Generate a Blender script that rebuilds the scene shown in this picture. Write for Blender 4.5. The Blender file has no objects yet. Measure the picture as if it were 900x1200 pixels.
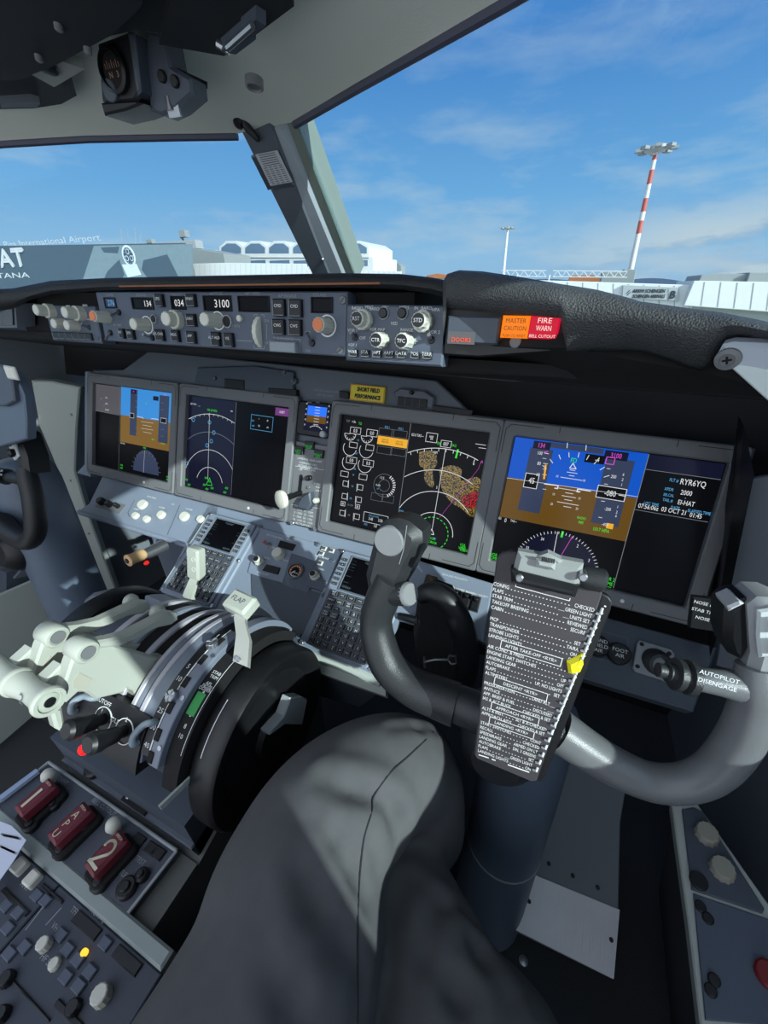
import bpy, bmesh, math, random
from mathutils import Vector, Matrix
random.seed(7)
PI = math.pi
scene = bpy.context.scene
COL = scene.collection
# ------------------------------------------------------------------ camera
CAM = Vector((0.4715, 0.0, 1.10))
FPX = 451.0
MR = Matrix(((0.91475, 0.20000, -0.35104), (0.40399, -0.46265, 0.78914), (-0.00458, -0.86369, -0.50401)))
cd = bpy.data.cameras.new('camera'); cam = bpy.data.objects.new('camera', cd); COL.objects.link(cam)
cd.sensor_fit = 'VERTICAL'; cd.sensor_height = 36.0; cd.lens = FPX / 1200 * 36.0
cd.clip_start = 0.02; cd.clip_end = 3000
m4 = Matrix.Identity(4)
for r in range(3):
    m4[r][0] = MR[r][0]; m4[r][1] = -MR[r][1]; m4[r][2] = -MR[r][2]; m4[r][3] = CAM[r]
loc_, rot_, _ = m4.decompose()
cam.location = loc_; cam.rotation_mode = 'QUATERNION'; cam.rotation_quaternion = rot_
scene.camera = cam

def ray(x, y): return MR @ Vector(((x - 450) / FPX, (y - 600) / FPX, 1.0))
def atx(x, y, X): d = ray(x, y); return CAM + d * ((X - CAM.x) / d.x)
def aty(x, y, Y): d = ray(x, y); return CAM + d * ((Y - CAM.y) / d.y)
def atz(x, y, Z): d = ray(x, y); return CAM + d * ((Z - CAM.z) / d.z)
def atd(x, y, s): return CAM + ray(x, y) * s

class Fr:
    """a flat working plane: origin, right, up, normal"""
    def __init__(s, o, u, v, n=None):
        s.o = Vector(o); s.u = Vector(u).normalized(); s.v = Vector(v).normalized()
        s.n = (s.u.cross(s.v)).normalized()
        s.v = s.n.cross(s.u)
    def P(s, u, v, h=0.0): return s.o + s.u * u + s.v * v + s.n * h
    def uv(s, px, py, h=0.0):
        d = ray(px, py); o = s.o + s.n * h
        w = CAM + d * ((o - CAM).dot(s.n) / d.dot(s.n)) - s.o
        return (w.dot(s.u), w.dot(s.v))
    def w(s, px, py, h=0.0): u, v = s.uv(px, py, h); return s.P(u, v, h)
    def sub(s, u, v, h=0.0, rot=0.0):
        c, q = math.cos(rot), math.sin(rot)
        return Fr(s.P(u, v, h), s.u * c + s.v * q, s.v * c - s.u * q)
def tilt(o, deg):
    """plane across the aircraft, tilted back from vertical by deg (90 = flat)"""
    a = math.radians(deg)
    return Fr(o, (1, 0, 0), (0, math.sin(a), math.cos(a)))

def poly_in(poly, d):
    n = len(poly); out = []
    A = sum(poly[i][0] * poly[(i + 1) % n][1] - poly[(i + 1) % n][0] * poly[i][1] for i in range(n))
    sg = 1 if A > 0 else -1
    for i in range(n):
        p0, p1, p2 = poly[i - 1], poly[i], poly[(i + 1) % n]
        e1 = Vector((p1[0] - p0[0], p1[1] - p0[1])); e2 = Vector((p2[0] - p1[0], p2[1] - p1[1]))
        if e1.length < 1e-9 or e2.length < 1e-9: out.append(p1); continue
        e1.normalize(); e2.normalize()
        n1 = Vector((-e1.y, e1.x)) * sg; n2 = Vector((-e2.y, e2.x)) * sg
        b = n1 + n2; L = b.length_squared
        b = n1 if L < 0.15 else b * (2.0 / L)
        out.append((p1[0] + b.x * d, p1[1] + b.y * d))
    return out
def rr(u0, v0, u1, v1, r=0.0, n=3):
    if u1 < u0: u0, u1 = u1, u0
    if v1 < v0: v0, v1 = v1, v0
    if r <= 0: return [(u0, v0), (u1, v0), (u1, v1), (u0, v1)]
    r = min(r, (u1 - u0) * .499, (v1 - v0) * .499); o = []
    for cx, cy, a in ((u1 - r, v0 + r, -90), (u1 - r, v1 - r, 0), (u0 + r, v1 - r, 90), (u0 + r, v0 + r, 180)):
        for k in range(n + 1):
            t = math.radians(a + 90 * k / n); o.append((cx + r * math.cos(t), cy + r * math.sin(t)))
    return o
def crom(pts, k=6):
    """smooth path through points (each a tuple of any length)"""
    P = [tuple(p) for p in pts]; out = []
    for i in range(len(P) - 1):
        p0 = P[max(i - 1, 0)]; p1 = P[i]; p2 = P[i + 1]; p3 = P[min(i + 2, len(P) - 1)]
        for j in range(k):
            t = j / k
            out.append(tuple(.5 * ((2 * b) + (c - a) * t + (2 * a - 5 * b + 4 * c - d) * t * t + (3 * b - a - 3 * c + d) * t ** 3) for a, b, c, d in zip(p0, p1, p2, p3)))
    out.append(P[-1]); return out

_tc = {}
def glyphs(s):
    if s in _tc: return _tc[s]
    cu = bpy.data.curves.new('t', 'FONT'); cu.body = s; cu.resolution_u = 2; cu.size = 1.0
    ob = bpy.data.objects.new('t', cu); COL.objects.link(ob)
    dg = bpy.context.evaluated_depsgraph_get()
    me = ob.evaluated_get(dg).to_mesh()
    V = [(v.co.x, v.co.y) for v in me.vertices]; F = [tuple(p.vertices) for p in me.polygons]
    ob.evaluated_get(dg).to_mesh_clear()
    bpy.data.objects.remove(ob); bpy.data.curves.remove(cu)
    xs = [v[0] for v in V] or [0]
    _tc[s] = (V, F, min(xs), max(xs)); return _tc[s]

class MB:
    def __init__(s): s.V = []; s.F = []; s.M = []; s.S = []
    def add(s, V, F, m=0, sm=False):
        b = len(s.V); s.V += [Vector(v) for v in V]
        for f in F: s.F.append(tuple(b + i for i in f)); s.M.append(m); s.S.append(sm)
        return s
    def prism(s, fr, poly, h0, h1, bev=0.0, m=0, m_top=None):
        n = len(poly); rings = [(poly, h0)]
        if bev > 0: rings += [(poly, h1 - bev), (poly_in(poly, bev), h1)]
        else: rings += [(poly, h1)]
        V = [fr.P(u, v, h) for pl, h in rings for u, v in pl]; F = []
        for k in range(len(rings) - 1):
            for i in range(n): F.append((k * n + i, k * n + (i + 1) % n, (k + 1) * n + (i + 1) % n, (k + 1) * n + i))
        s.add(V, F, m)
        b = len(s.V) - n
        s.F.append(tuple(range(b, b + n))); s.M.append(m if m_top is None else m_top); s.S.append(False)
        b = len(s.V) - n * len(rings)
        s.F.append(tuple(reversed(range(b, b + n)))); s.M.append(m); s.S.append(False)
        return s
    def box(s, fr, u0, v0, u1, v1, h0, h1, bev=0.0, m=0, r=0.0, m_top=None):
        return s.prism(fr, rr(u0, v0, u1, v1, r), h0, h1, bev, m, m_top)
    def wbox(s, x0, y0, z0, x1, y1, z1, bev=0.0, m=0):
        return s.prism(Fr((0, 0, 0), (1, 0, 0), (0, 1, 0)), rr(x0, y0, x1, y1), z0, z1, bev, m)
    def frame(s, fr, outer, inner, h0, h1, bev=0.0, m=0, hi=None):
        """ring between two polygons of equal count"""
        n = len(outer); hi = h0 if hi is None else hi
        R = [(outer, h0), (outer, h1 - bev), (poly_in(outer, bev) if bev else outer, h1), (poly_in(inner, -bev) if bev else inner, h1), (inner, h1 - bev), (inner, hi)]
        V = [fr.P(u, v, h) for pl, h in R for u, v in pl]; F = []
        for k in range(5):
            for i in range(n): F.append((k * n + i, k * n + (i + 1) % n, (k + 1) * n + (i + 1) % n, (k + 1) * n + i))
        return s.add(V, F, m)
    def lathe(s, o, ax, prof, n=20, m=0, sm=True, flute=0.0, nf=0, ref=None, caps=True):
        ax = Vector(ax).normalized(); o = Vector(o)
        a = Vector(ref) if ref is not None else (Vector((1, 0, 0)) if abs(ax.x) < .9 else Vector((0, 0, 1)))
        a = (a - ax * a.dot(ax)).normalized(); b = ax.cross(a)
        V = []; F = []
        for r, h in prof:
            for i in range(n):
                t = 2 * PI * i / n; q = r * (1 + (flute * (1 if (i % 2) else -1) if nf else 0))
                V.append(o + ax * h + (a * math.cos(t) + b * math.sin(t)) * q)
        for k in range(len(prof) - 1):
            for i in range(n): F.append((k * n + i, k * n + (i + 1) % n, (k + 1) * n + (i + 1) % n, (k + 1) * n + i))
        if caps:
            F.append(tuple(range((len(prof) - 1) * n, len(prof) * n))); F.append(tuple(reversed(range(n))))
        return s.add(V, F, m, sm)
    def cyl(s, fr, u, v, r, h0, h1, n=20, bev=0.0, m=0, r1=None, flute=0.0):
        r1 = r if r1 is None else r1
        pr = [(r, h0), (r1, h1 - bev)] + ([(r1 - bev, h1)] if bev else [])
        return s.lathe(fr.P(u, v, 0), fr.n, pr, n, m, True, flute, 1 if flute else 0, ref=fr.u)
    def tube(s, path, rad, n=12, m=0, caps=True, flat=1.0, ref=(0, 0, 1), sm=True):
        P = [Vector(p) for p in path]; N = len(P)
        if not isinstance(rad, (list, tuple)): rad = [rad] * N
        ref = Vector(ref); V = []; F = []
        T0 = (P[1] - P[0]).normalized(); a = ref - T0 * ref.dot(T0)
        if a.length < 1e-4: a = Vector((1, 0, 0)) - T0 * T0.x
        a.normalize()
        for i in range(N):
            T = (P[min(i + 1, N - 1)] - P[max(i - 1, 0)]).normalized()
            a = (a - T * a.dot(T)).normalized(); b = T.cross(a)
            for k in range(n):
                t = 2 * PI * k / n
                V.append(P[i] + (a * math.cos(t) * flat + b * math.sin(t)) * rad[i])
        for i in range(N - 1):
            for k in range(n): F.append((i * n + k, i * n + (k + 1) % n, (i + 1) * n + (k + 1) % n, (i + 1) * n + k))
        if caps: F.append(tuple(range((N - 1) * n, N * n))); F.append(tuple(reversed(range(n))))
        return s.add(V, F, m, sm)
    def grid(s, rows, m=0, sm=True, close=False):
        n = len(rows[0]); V = [p for r in rows for p in r]; F = []
        for i in range(len(rows) - 1):
            for k in range(n if close else n - 1): F.append((i * n + k, i * n + (k + 1) % n, (i + 1) * n + (k + 1) % n, (i + 1) * n + k))
        return s.add(V, F, m, sm)
    def slab(s, pts, d, m=0):
        """solid from a planar (or nearly) polygon of world points pushed along vector d"""
        n = len(pts); P = [Vector(p) for p in pts]; d = Vector(d)
        V = P + [p + d for p in P]
        F = [tuple(range(n)), tuple(reversed(range(n, 2 * n)))] + [(i, i + n, (i + 1) % n + n, (i + 1) % n) for i in range(n)]
        return s.add(V, F, m)
    def line(s, fr, pts, w, h=0.0004, m=0, close=False):
        P = [Vector(p) for p in pts]
        if close: P.append(P[0])
        for i in range(len(P) - 1):
            d = P[i + 1] - P[i]
            if d.length < 1e-7: continue
            d.normalize(); q = Vector((-d.y, d.x)) * w * .5; e = d * w * .25
            a, b = P[i] - e, P[i + 1] + e
            s.add([fr.P(*(a - q), h), fr.P(*(b - q), h), fr.P(*(b + q), h), fr.P(*(a + q), h)], [(0, 1, 2, 3)], m)
        return s
    def flat(s, fr, poly, h=0.0004, m=0):
        return s.add([fr.P(u, v, h) for u, v in poly], [tuple(range(len(poly)))], m)
    def rect(s, fr, u0, v0, u1, v1, h=.0004, m=0): return s.flat(fr, rr(u0, v0, u1, v1), h, m)
    def arc(s, fr, c, r, a0, a1, w, h=.0004, m=0, n=40, clip=None, dash=False):
        pts = [(c[0] + r * math.cos(math.radians(a0 + (a1 - a0) * k / n)), c[1] + r * math.sin(math.radians(a0 + (a1 - a0) * k / n))) for k in range(n + 1)]
        for i in range(n):
            if dash and i % 2: continue
            if clip and not all(clip[0] <= p[0] <= clip[2] and clip[1] <= p[1] <= clip[3] for p in pts[i:i + 2]): continue
            s.line(fr, pts[i:i + 2], w, h, m)
        return s
    def text(s, fr, t, u, v, size, m=0, h=.0005, al='C', rot=0.0, sx=1.0, width=None):
        V, F, x0, x1 = glyphs(t); k = size / .70
        if width: sx = width / max((x1 - x0) * k, 1e-9)
        off = {'C': (x0 + x1) / 2, 'L': x0, 'R': x1}[al]
        c, q = math.cos(rot), math.sin(rot); W = []
        for x, y in V:
            a = (x - off) * k * sx; b = (y - .35) * k
            W.append(fr.P(u + a * c - b * q, v + a * q + b * c, h))
        return s.add(W, F, m)
    def btext(s, fr, t, u, v, size, m=0, h=.0005, al='C', **k):
        e = size * .07
        for i_, (du_, dv_) in enumerate(((-e, 0), (e, 0), (0, e), (0, -e))): s.text(fr, t, u + du_, v + dv_, size, m, h + size * .02 * i_, al, **k)
        return s
    def build(s, name, mats, parent=None, angle=40):
        L = Vector(parent['_loc']) if parent is not None else Vector((0, 0, 0))
        me = bpy.data.meshes.new(name)
        me.from_pydata([tuple(v - L) for v in s.V], [], s.F); me.validate()
        if not isinstance(mats, (list, tuple)): mats = [mats]
        for mm in mats: me.materials.append(mm)
        if len(me.polygons) == len(s.F):
            me.polygons.foreach_set('material_index', s.M)
            me.polygons.foreach_set('use_smooth', [True] * len(s.F))
        bm = bmesh.new(); bm.from_mesh(me); bmesh.ops.recalc_face_normals(bm, faces=bm.faces[:]); bm.to_mesh(me); bm.free()
        me.set_sharp_from_angle(angle=math.radians(angle))
        o = bpy.data.objects.new(name, me); COL.objects.link(o)
        if parent is not None:
            o.parent = parent; o['_loc'] = parent['_loc']
        else: o['_loc'] = (0.0, 0.0, 0.0)
        return o
def tag(o, label, cat, group=None, kind=None):
    o['label'] = label; o['category'] = cat
    if group: o['group'] = group
    if kind: o['kind'] = kind
    return o
def thing(name, label, cat, loc, group=None):
    o = bpy.data.objects.new(name, None); COL.objects.link(o); o.empty_display_size = .02
    o.location = loc; o['_loc'] = tuple(loc); return tag(o, label, cat, group)
def solo(mb, name, mats, label, cat, loc=None, group=None):
    """a thing that is one mesh, with its origin at loc"""
    if loc is None:
        loc = Vector((sum(v.x for v in mb.V), sum(v.y for v in mb.V), 0)) / len(mb.V); loc.z = min(v.z for v in mb.V)
    loc = Vector(loc)
    for v in mb.V: v -= loc
    o = mb.build(name, mats); o.location = loc; o['_loc'] = tuple(loc)
    return tag(o, label, cat, group)
def struct(mb, name, mats, angle=40):
    o = mb.build(name, mats, None, angle); o['kind'] = 'structure'; o['label'] = name.replace('_', ' '); return o
def copy_tree(o, off, parent=None):
    c = o.copy(); COL.objects.link(c)
    if parent is not None: c.parent = parent
    else: c.location = Vector(o.location) + Vector(off); c['_loc'] = tuple(Vector(o['_loc']) + Vector(off))
    for ch in list(o.children): copy_tree(ch, off, c)
    return c

# ------------------------------------------------------------------ materials
def lin(c): return tuple(((x / 255) / 12.92 if x / 255 <= .04045 else ((x / 255 + .055) / 1.055) ** 2.4) for x in c)
def mat(name, rgb, rough=.5, metal=0.0, spec=.5, bump=0.0, bscale=200.0, var=0.0, vscale=8.0, kind='noise', coat=0.0, alpha=None):
    m = bpy.data.materials.new(name); m.use_nodes = True; nt = m.node_tree; N = nt.nodes; L = nt.links
    b = N['Principled BSDF']; col = lin(rgb)
    b.inputs['Base Color'].default_value = (*col, 1); b.inputs['Roughness'].default_value = rough
    b.inputs['Metallic'].default_value = metal; b.inputs['Specular IOR Level'].default_value = spec
    b.inputs['Coat Weight'].default_value = coat
    tc = N.new('ShaderNodeTexCoord')
    if var > 0:
        no = N.new('ShaderNodeTexNoise'); no.inputs['Scale'].default_value = vscale; no.inputs['Detail'].default_value = 5
        L.new(tc.outputs['Object'], no.inputs['Vector'])
        mx = N.new('ShaderNodeMix'); mx.data_type = 'RGBA'
        mx.inputs[6].default_value = (*[c * (1 - var) for c in col], 1); mx.inputs[7].default_value = (*[min(1, c * (1 + var)) for c in col], 1)
        L.new(no.outputs['Fac'], mx.inputs[0]); L.new(mx.outputs[2], b.inputs['Base Color'])
        mr = N.new('ShaderNodeMapRange'); mr.inputs[3].default_value = max(0, rough - .08); mr.inputs[4].default_value = min(1, rough + .08)
        L.new(no.outputs['Fac'], mr.inputs[0]); L.new(mr.outputs[0], b.inputs['Roughness'])
    if bump > 0:
        if kind == 'voronoi':
            t = N.new('ShaderNodeTexVoronoi'); t.inputs['Scale'].default_value = bscale; out = t.outputs['Distance']
        elif kind == 'weave':
            t = N.new('ShaderNodeTexWave'); t.inputs['Scale'].default_value = bscale; t.bands_direction = 'DIAGONAL'; t.inputs['Distortion'].default_value = .6; out = t.outputs['Fac']
        elif kind == 'brush':
            mp = N.new('ShaderNodeMapping'); mp.inputs['Scale'].default_value = (1, .03, .03); L.new(tc.outputs['Object'], mp.inputs['Vector'])
            t = N.new('ShaderNodeTexNoise'); t.inputs['Scale'].default_value = bscale; L.new(mp.outputs[0], t.inputs['Vector']); out = t.outputs['Fac']
        else:
            t = N.new('ShaderNodeTexNoise'); t.inputs['Scale'].default_value = bscale; t.inputs['Detail'].default_value = 3; out = t.outputs['Fac']
        if kind != 'brush': L.new(tc.outputs['Object'], t.inputs['Vector'])
        bp = N.new('ShaderNodeBump'); bp.inputs['Strength'].default_value = bump; bp.inputs['Distance'].default_value = .002
        L.new(out, bp.inputs['Height']); L.new(bp.outputs['Normal'], b.inputs['Normal'])
    return m
def emis(name, rgb, k=1.0, rough=.25, base=None):
    m = bpy.data.materials.new(name); m.use_nodes = True; b = m.node_tree.nodes['Principled BSDF']
    b.inputs['Base Color'].default_value = (*lin(base or (6, 6, 8)), 1); b.inputs['Roughness'].default_value = rough
    b.inputs['Emission Color'].default_value = (*lin(rgb), 1); b.inputs['Emission Strength'].default_value = k; b.inputs['Specular IOR Level'].default_value = .15
    return m
M = {}
M['panel'] = mat('panel grey paint', (96, 103, 112), .55, var=.10, vscale=14, bump=.08, bscale=900)
M['panel_blue'] = mat('light blue grey paint', (128, 139, 155), .5, var=.08, vscale=12, bump=.08, bscale=900)
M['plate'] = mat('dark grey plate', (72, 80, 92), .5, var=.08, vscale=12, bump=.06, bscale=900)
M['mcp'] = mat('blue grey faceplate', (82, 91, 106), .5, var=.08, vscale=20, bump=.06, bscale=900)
M['bezel'] = mat('bezel grey', (112, 114, 116), .5, var=.07, vscale=10, bump=.06, bscale=1200)
M['groove'] = mat('groove dark', (34, 36, 40), .7)
M['black'] = mat('black plastic', (20, 21, 24), .45, var=.15, vscale=30)
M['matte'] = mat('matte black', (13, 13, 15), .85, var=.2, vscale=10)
M['pad'] = mat('textured soft glareshield', (66, 68, 70), .6, bump=.55, bscale=620, kind='voronoi', var=.12, vscale=20)
M['lip'] = mat('black glareshield lip', (30, 31, 34), .6, bump=.3, bscale=400, var=.15)
M['lining'] = mat('pale green grey lining', (176, 184, 178), .6, var=.06, vscale=3, bump=.1, bscale=600)
M['ceil'] = mat('ceiling lining', (222, 226, 216), .65, var=.06, vscale=3, bump=.1, bscale=500)
M['wallgrey'] = mat('grey wall lining', (110, 118, 124), .6, var=.08, vscale=4, bump=.08, bscale=500)
M['cream'] = mat('cream lever paint', (176, 180, 169), .42, var=.05, vscale=20, coat=.1)
M['knob'] = mat('off white knob', (208, 208, 196), .5, var=.08, vscale=60)
M['white'] = mat('white lettering', (225, 228, 228), .6)
M['dim'] = mat('grey lettering', (150, 156, 160), .6)
M['column'] = mat('blue grey column paint', (84, 97, 114), .42, var=.08, vscale=8, bump=.04, bscale=700)
M['yoke'] = mat('yoke charcoal plastic', (44, 46, 48), .38, bump=.25, bscale=900, var=.12, vscale=40)
M['yokecap'] = mat('yoke cap grey', (128, 130, 132), .5, bump=.1, bscale=900)
M['metal'] = mat('bare metal', (170, 172, 176), .3, metal=.9, var=.08, vscale=40)
M['lit_patch'] = mat('lit patch metal', (212, 216, 222), .45, metal=.25, bump=.25, bscale=420, kind='brush', var=.12, vscale=14)
M['arcgrey'] = mat('quadrant grey', (118, 126, 140), .38, var=.08, vscale=14)
M['arcpale'] = mat('quadrant pale', (176, 174, 182), .35, var=.05, vscale=14)
M['trouser'] = mat('dark grey trouser cloth', (84, 85, 87), .9, spec=.2, bump=.12, bscale=900, var=.14, vscale=60)
M['red'] = mat('maroon fire handle', (104, 30, 44), .4, var=.1, vscale=40)
M['orange'] = mat('orange insert', (224, 128, 78), .5)
M['yellow'] = mat('yellow slider', (238, 226, 30), .45)
M['floor'] = mat('dark floor covering', (46, 50, 54), .8, bump=.4, bscale=300, var=.2, vscale=10)
M['tan'] = mat('tan knob', (206, 170, 124), .5)
M['green'] = mat('green trim band', (44, 148, 70), .5)
M['screen'] = emis('screen glass off', (6, 7, 11), 1.0, .3, (3, 3, 5)); M['screen'].node_tree.nodes['Principled BSDF'].inputs['Specular IOR Level'].default_value = .12
E_ = {}
def em(name, rgb, k=1.0):
    if name not in E_: E_[name] = emis('display ' + name, rgb, k, .2)
    return E_[name]
for nm, c in dict(white=(225, 228, 230), grey=(120, 126, 134), green=(60, 222, 60), magenta=(214, 80, 206), cyan=(92, 170, 220), amber=(236, 172, 44),
                  red=(140, 22, 34), brown=(100, 72, 24), tan=(108, 84, 36), sky=(14, 84, 196), sky_glare=(58, 140, 214), navy=(18, 20, 42), tape=(52, 62, 88), brn2=(122, 92, 40), tape2=(84, 84, 90), purple=(112, 60, 124), terr=(96, 82, 22)).items(): em(nm, c)  # leftmost screen's sky blue is paler, with glare painted in
def glass_mat(name, tint=(235, 245, 248), refl=.035):
    m = bpy.data.materials.new(name); m.use_nodes = True; nt = m.node_tree; nt.nodes.clear()
    o = nt.nodes.new('ShaderNodeOutputMaterial'); t = nt.nodes.new('ShaderNodeBsdfTransparent'); g = nt.nodes.new('ShaderNodeBsdfGlossy'); x = nt.nodes.new('ShaderNodeMixShader')
    t.inputs[0].default_value = (*lin(tint), 1); g.inputs['Roughness'].default_value = .02; x.inputs[0].default_value = refl
    nt.links.new(t.outputs[0], x.inputs[1]); nt.links.new(g.outputs[0], x.inputs[2]); nt.links.new(x.outputs[0], o.inputs[0]); return m
M['glass'] = glass_mat('window glass')
M['clear'] = glass_mat('clear plastic cover', (205, 212, 216), .06)
SKYK = 2.4
# ------------------------------------------------------------------ sky, sun, exposure
w = bpy.data.worlds.new('sky'); scene.world = w; w.use_nodes = True
nt = w.node_tree; N = nt.nodes; L = nt.links; bg = N['Background']
tc = N.new('ShaderNodeTexCoord'); sp = N.new('ShaderNodeSeparateXYZ'); L.new(tc.outputs['Generated'], sp.inputs[0])
cr = N.new('ShaderNodeValToRGB'); L.new(sp.outputs['Z'], cr.inputs[0])
el = cr.color_ramp.elements; el[0].position = 0.0; el[0].color = (*lin((176, 208, 238)), 1); el[1].position = 1.0; el[1].color = (*lin((52, 112, 196)), 1)
for p, c in ((.06, (170, 210, 244)), (.16, (130, 190, 241)), (.34, (88, 152, 222)), (.6, (66, 128, 208))):
    e = el.new(p); e.color = (*lin(c), 1)
mp = N.new('ShaderNodeMapping'); mp.inputs['Scale'].default_value = (1.6, 1.6, 6.5); mp.inputs['Location'].default_value = (2.35, .4, .1)
L.new(tc.outputs['Generated'], mp.inputs[0])
no = N.new('ShaderNodeTexNoise'); no.inputs['Scale'].default_value = 2.3; no.inputs['Detail'].default_value = 9; no.inputs['Roughness'].default_value = .58
L.new(mp.outputs[0], no.inputs['Vector'])
ramp = N.new('ShaderNodeValToRGB'); L.new(no.outputs['Fac'], ramp.inputs[0])
ramp.color_ramp.elements[0].position = .50; ramp.color_ramp.elements[0].color = (0, 0, 0, 1); ramp.color_ramp.elements[1].position = .74; ramp.color_ramp.elements[1].color = (1, 1, 1, 1)
# banks of cloud lie low over the horizon, only wisps higher up
lo = N.new('ShaderNodeMapRange'); L.new(sp.outputs['Z'], lo.inputs[0]); lo.inputs[1].default_value = .05; lo.inputs[2].default_value = .30; lo.inputs[3].default_value = .95; lo.inputs[4].default_value = .32
mu = N.new('ShaderNodeMath'); mu.operation = 'MULTIPLY'; L.new(ramp.outputs[0], mu.inputs[0]); L.new(lo.outputs[0], mu.inputs[1])
c2 = N.new('ShaderNodeTexNoise'); c2.inputs['Scale'].default_value = 4.2; c2.inputs['Detail'].default_value = 8; c2.inputs['Roughness'].default_value = .55
mp2 = N.new('ShaderNodeMapping'); mp2.inputs['Scale'].default_value = (1, 1, 3.2); mp2.inputs['Location'].default_value = (.3, .9, .0); L.new(tc.outputs['Generated'], mp2.inputs[0]); L.new(mp2.outputs[0], c2.inputs['Vector'])
r2 = N.new('ShaderNodeMapRange'); r2.interpolation_type = 'SMOOTHSTEP'; L.new(c2.outputs['Fac'], r2.inputs[0]); r2.inputs[1].default_value = .40; r2.inputs[2].default_value = .54; r2.inputs[3].default_value = 0; r2.inputs[4].default_value = .95
l2 = N.new('ShaderNodeMapRange'); l2.interpolation_type = 'SMOOTHSTEP'; L.new(sp.outputs['Z'], l2.inputs[0]); l2.inputs[1].default_value = .07; l2.inputs[2].default_value = .15; l2.inputs[3].default_value = 1; l2.inputs[4].default_value = 0
xx = N.new('ShaderNodeMapRange'); L.new(sp.outputs['X'], xx.inputs[0]); xx.inputs[1].default_value = -.12; xx.inputs[2].default_value = .16; xx.inputs[3].default_value = 0; xx.inputs[4].default_value = 1
u2 = N.new('ShaderNodeMath'); u2.operation = 'MULTIPLY'; L.new(r2.outputs[0], u2.inputs[0]); L.new(l2.outputs[0], u2.inputs[1])
u3 = N.new('ShaderNodeMath'); u3.operation = 'MULTIPLY'; L.new(u2.outputs[0], u3.inputs[0]); L.new(xx.outputs[0], u3.inputs[1])
cc = N.new('ShaderNodeValToRGB'); L.new(c2.outputs['Fac'], cc.inputs[0]); cc.color_ramp.elements[0].position = .40; cc.color_ramp.elements[0].color = (*lin((146, 172, 202)), 1); cc.color_ramp.elements[1].position = .54; cc.color_ramp.elements[1].color = (*lin((226, 231, 237)), 1)
m0 = N.new('ShaderNodeMix'); m0.data_type = 'RGBA'; L.new(u3.outputs[0], m0.inputs[0]); L.new(cr.outputs[0], m0.inputs[6]); L.new(cc.outputs[0], m0.inputs[7])
mx = N.new('ShaderNodeMix'); mx.data_type = 'RGBA'; L.new(mu.outputs[0], mx.inputs[0]); L.new(m0.outputs[2], mx.inputs[6]); mx.inputs[7].default_value = (*lin((214, 224, 236)), 1)
gr = N.new('ShaderNodeMath'); gr.operation = 'GREATER_THAN'; L.new(sp.outputs['Z'], gr.inputs[0]); gr.inputs[1].default_value = -.005
m2 = N.new('ShaderNodeMix'); m2.data_type = 'RGBA'; L.new(gr.outputs[0], m2.inputs[0]); m2.inputs[6].default_value = (*lin((150, 152, 150)), 1); L.new(mx.outputs[2], m2.inputs[7])
L.new(m2.outputs[2], bg.inputs[0])
# added fill: unseen sky behind the seats boosted and whitened to lift cockpit light
vd = N.new('ShaderNodeVectorMath'); vd.operation = 'DOT_PRODUCT'; L.new(tc.outputs['Generated'], vd.inputs[0]); vd.inputs[1].default_value = Vector((.25, -.80, .55)).normalized()
sr = N.new('ShaderNodeMapRange'); sr.interpolation_type = 'SMOOTHSTEP'; L.new(vd.outputs['Value'], sr.inputs[0]); sr.inputs[1].default_value = -.05; sr.inputs[2].default_value = .75; sr.inputs[3].default_value = 1.0; sr.inputs[4].default_value = SKYK
L.new(sr.outputs[0], bg.inputs[1])
wm = N.new('ShaderNodeMapRange'); L.new(vd.outputs['Value'], wm.inputs[0]); wm.inputs[1].default_value = -.05; wm.inputs[2].default_value = .75; wm.inputs[3].default_value = 0; wm.inputs[4].default_value = .8
m3 = N.new('ShaderNodeMix'); m3.data_type = 'RGBA'; L.new(wm.outputs[0], m3.inputs[0]); L.new(m2.outputs[2], m3.inputs[6]); m3.inputs[7].default_value = (.66, .67, .68, 1); L.new(m3.outputs[2], bg.inputs[0])
SUN = Vector((.80, -.41, .435)).normalized()
sl = bpy.data.lights.new('sun', 'SUN'); sl.energy = 7.5; sl.angle = math.radians(.6); sl.color = (1.0, .955, .88)
so = bpy.data.objects.new('sun', sl); COL.objects.link(so); so.rotation_mode = 'QUATERNION'; so.rotation_quaternion = SUN.to_track_quat('Z', 'Y'); so.location = (6, -3, 6)
vs = scene.view_settings; scene.display_settings.display_device = 'sRGB'; vs.view_transform = 'Standard'; vs.look = 'None'; vs.gamma = 1.0; vs.exposure = 0.0; vs.use_curve_mapping = False
scene.cycles.use_denoising = True
scene.cycles.max_bounces = 10; scene.cycles.transparent_max_bounces = 16; scene.cycles.sample_clamp_indirect = 6

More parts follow.
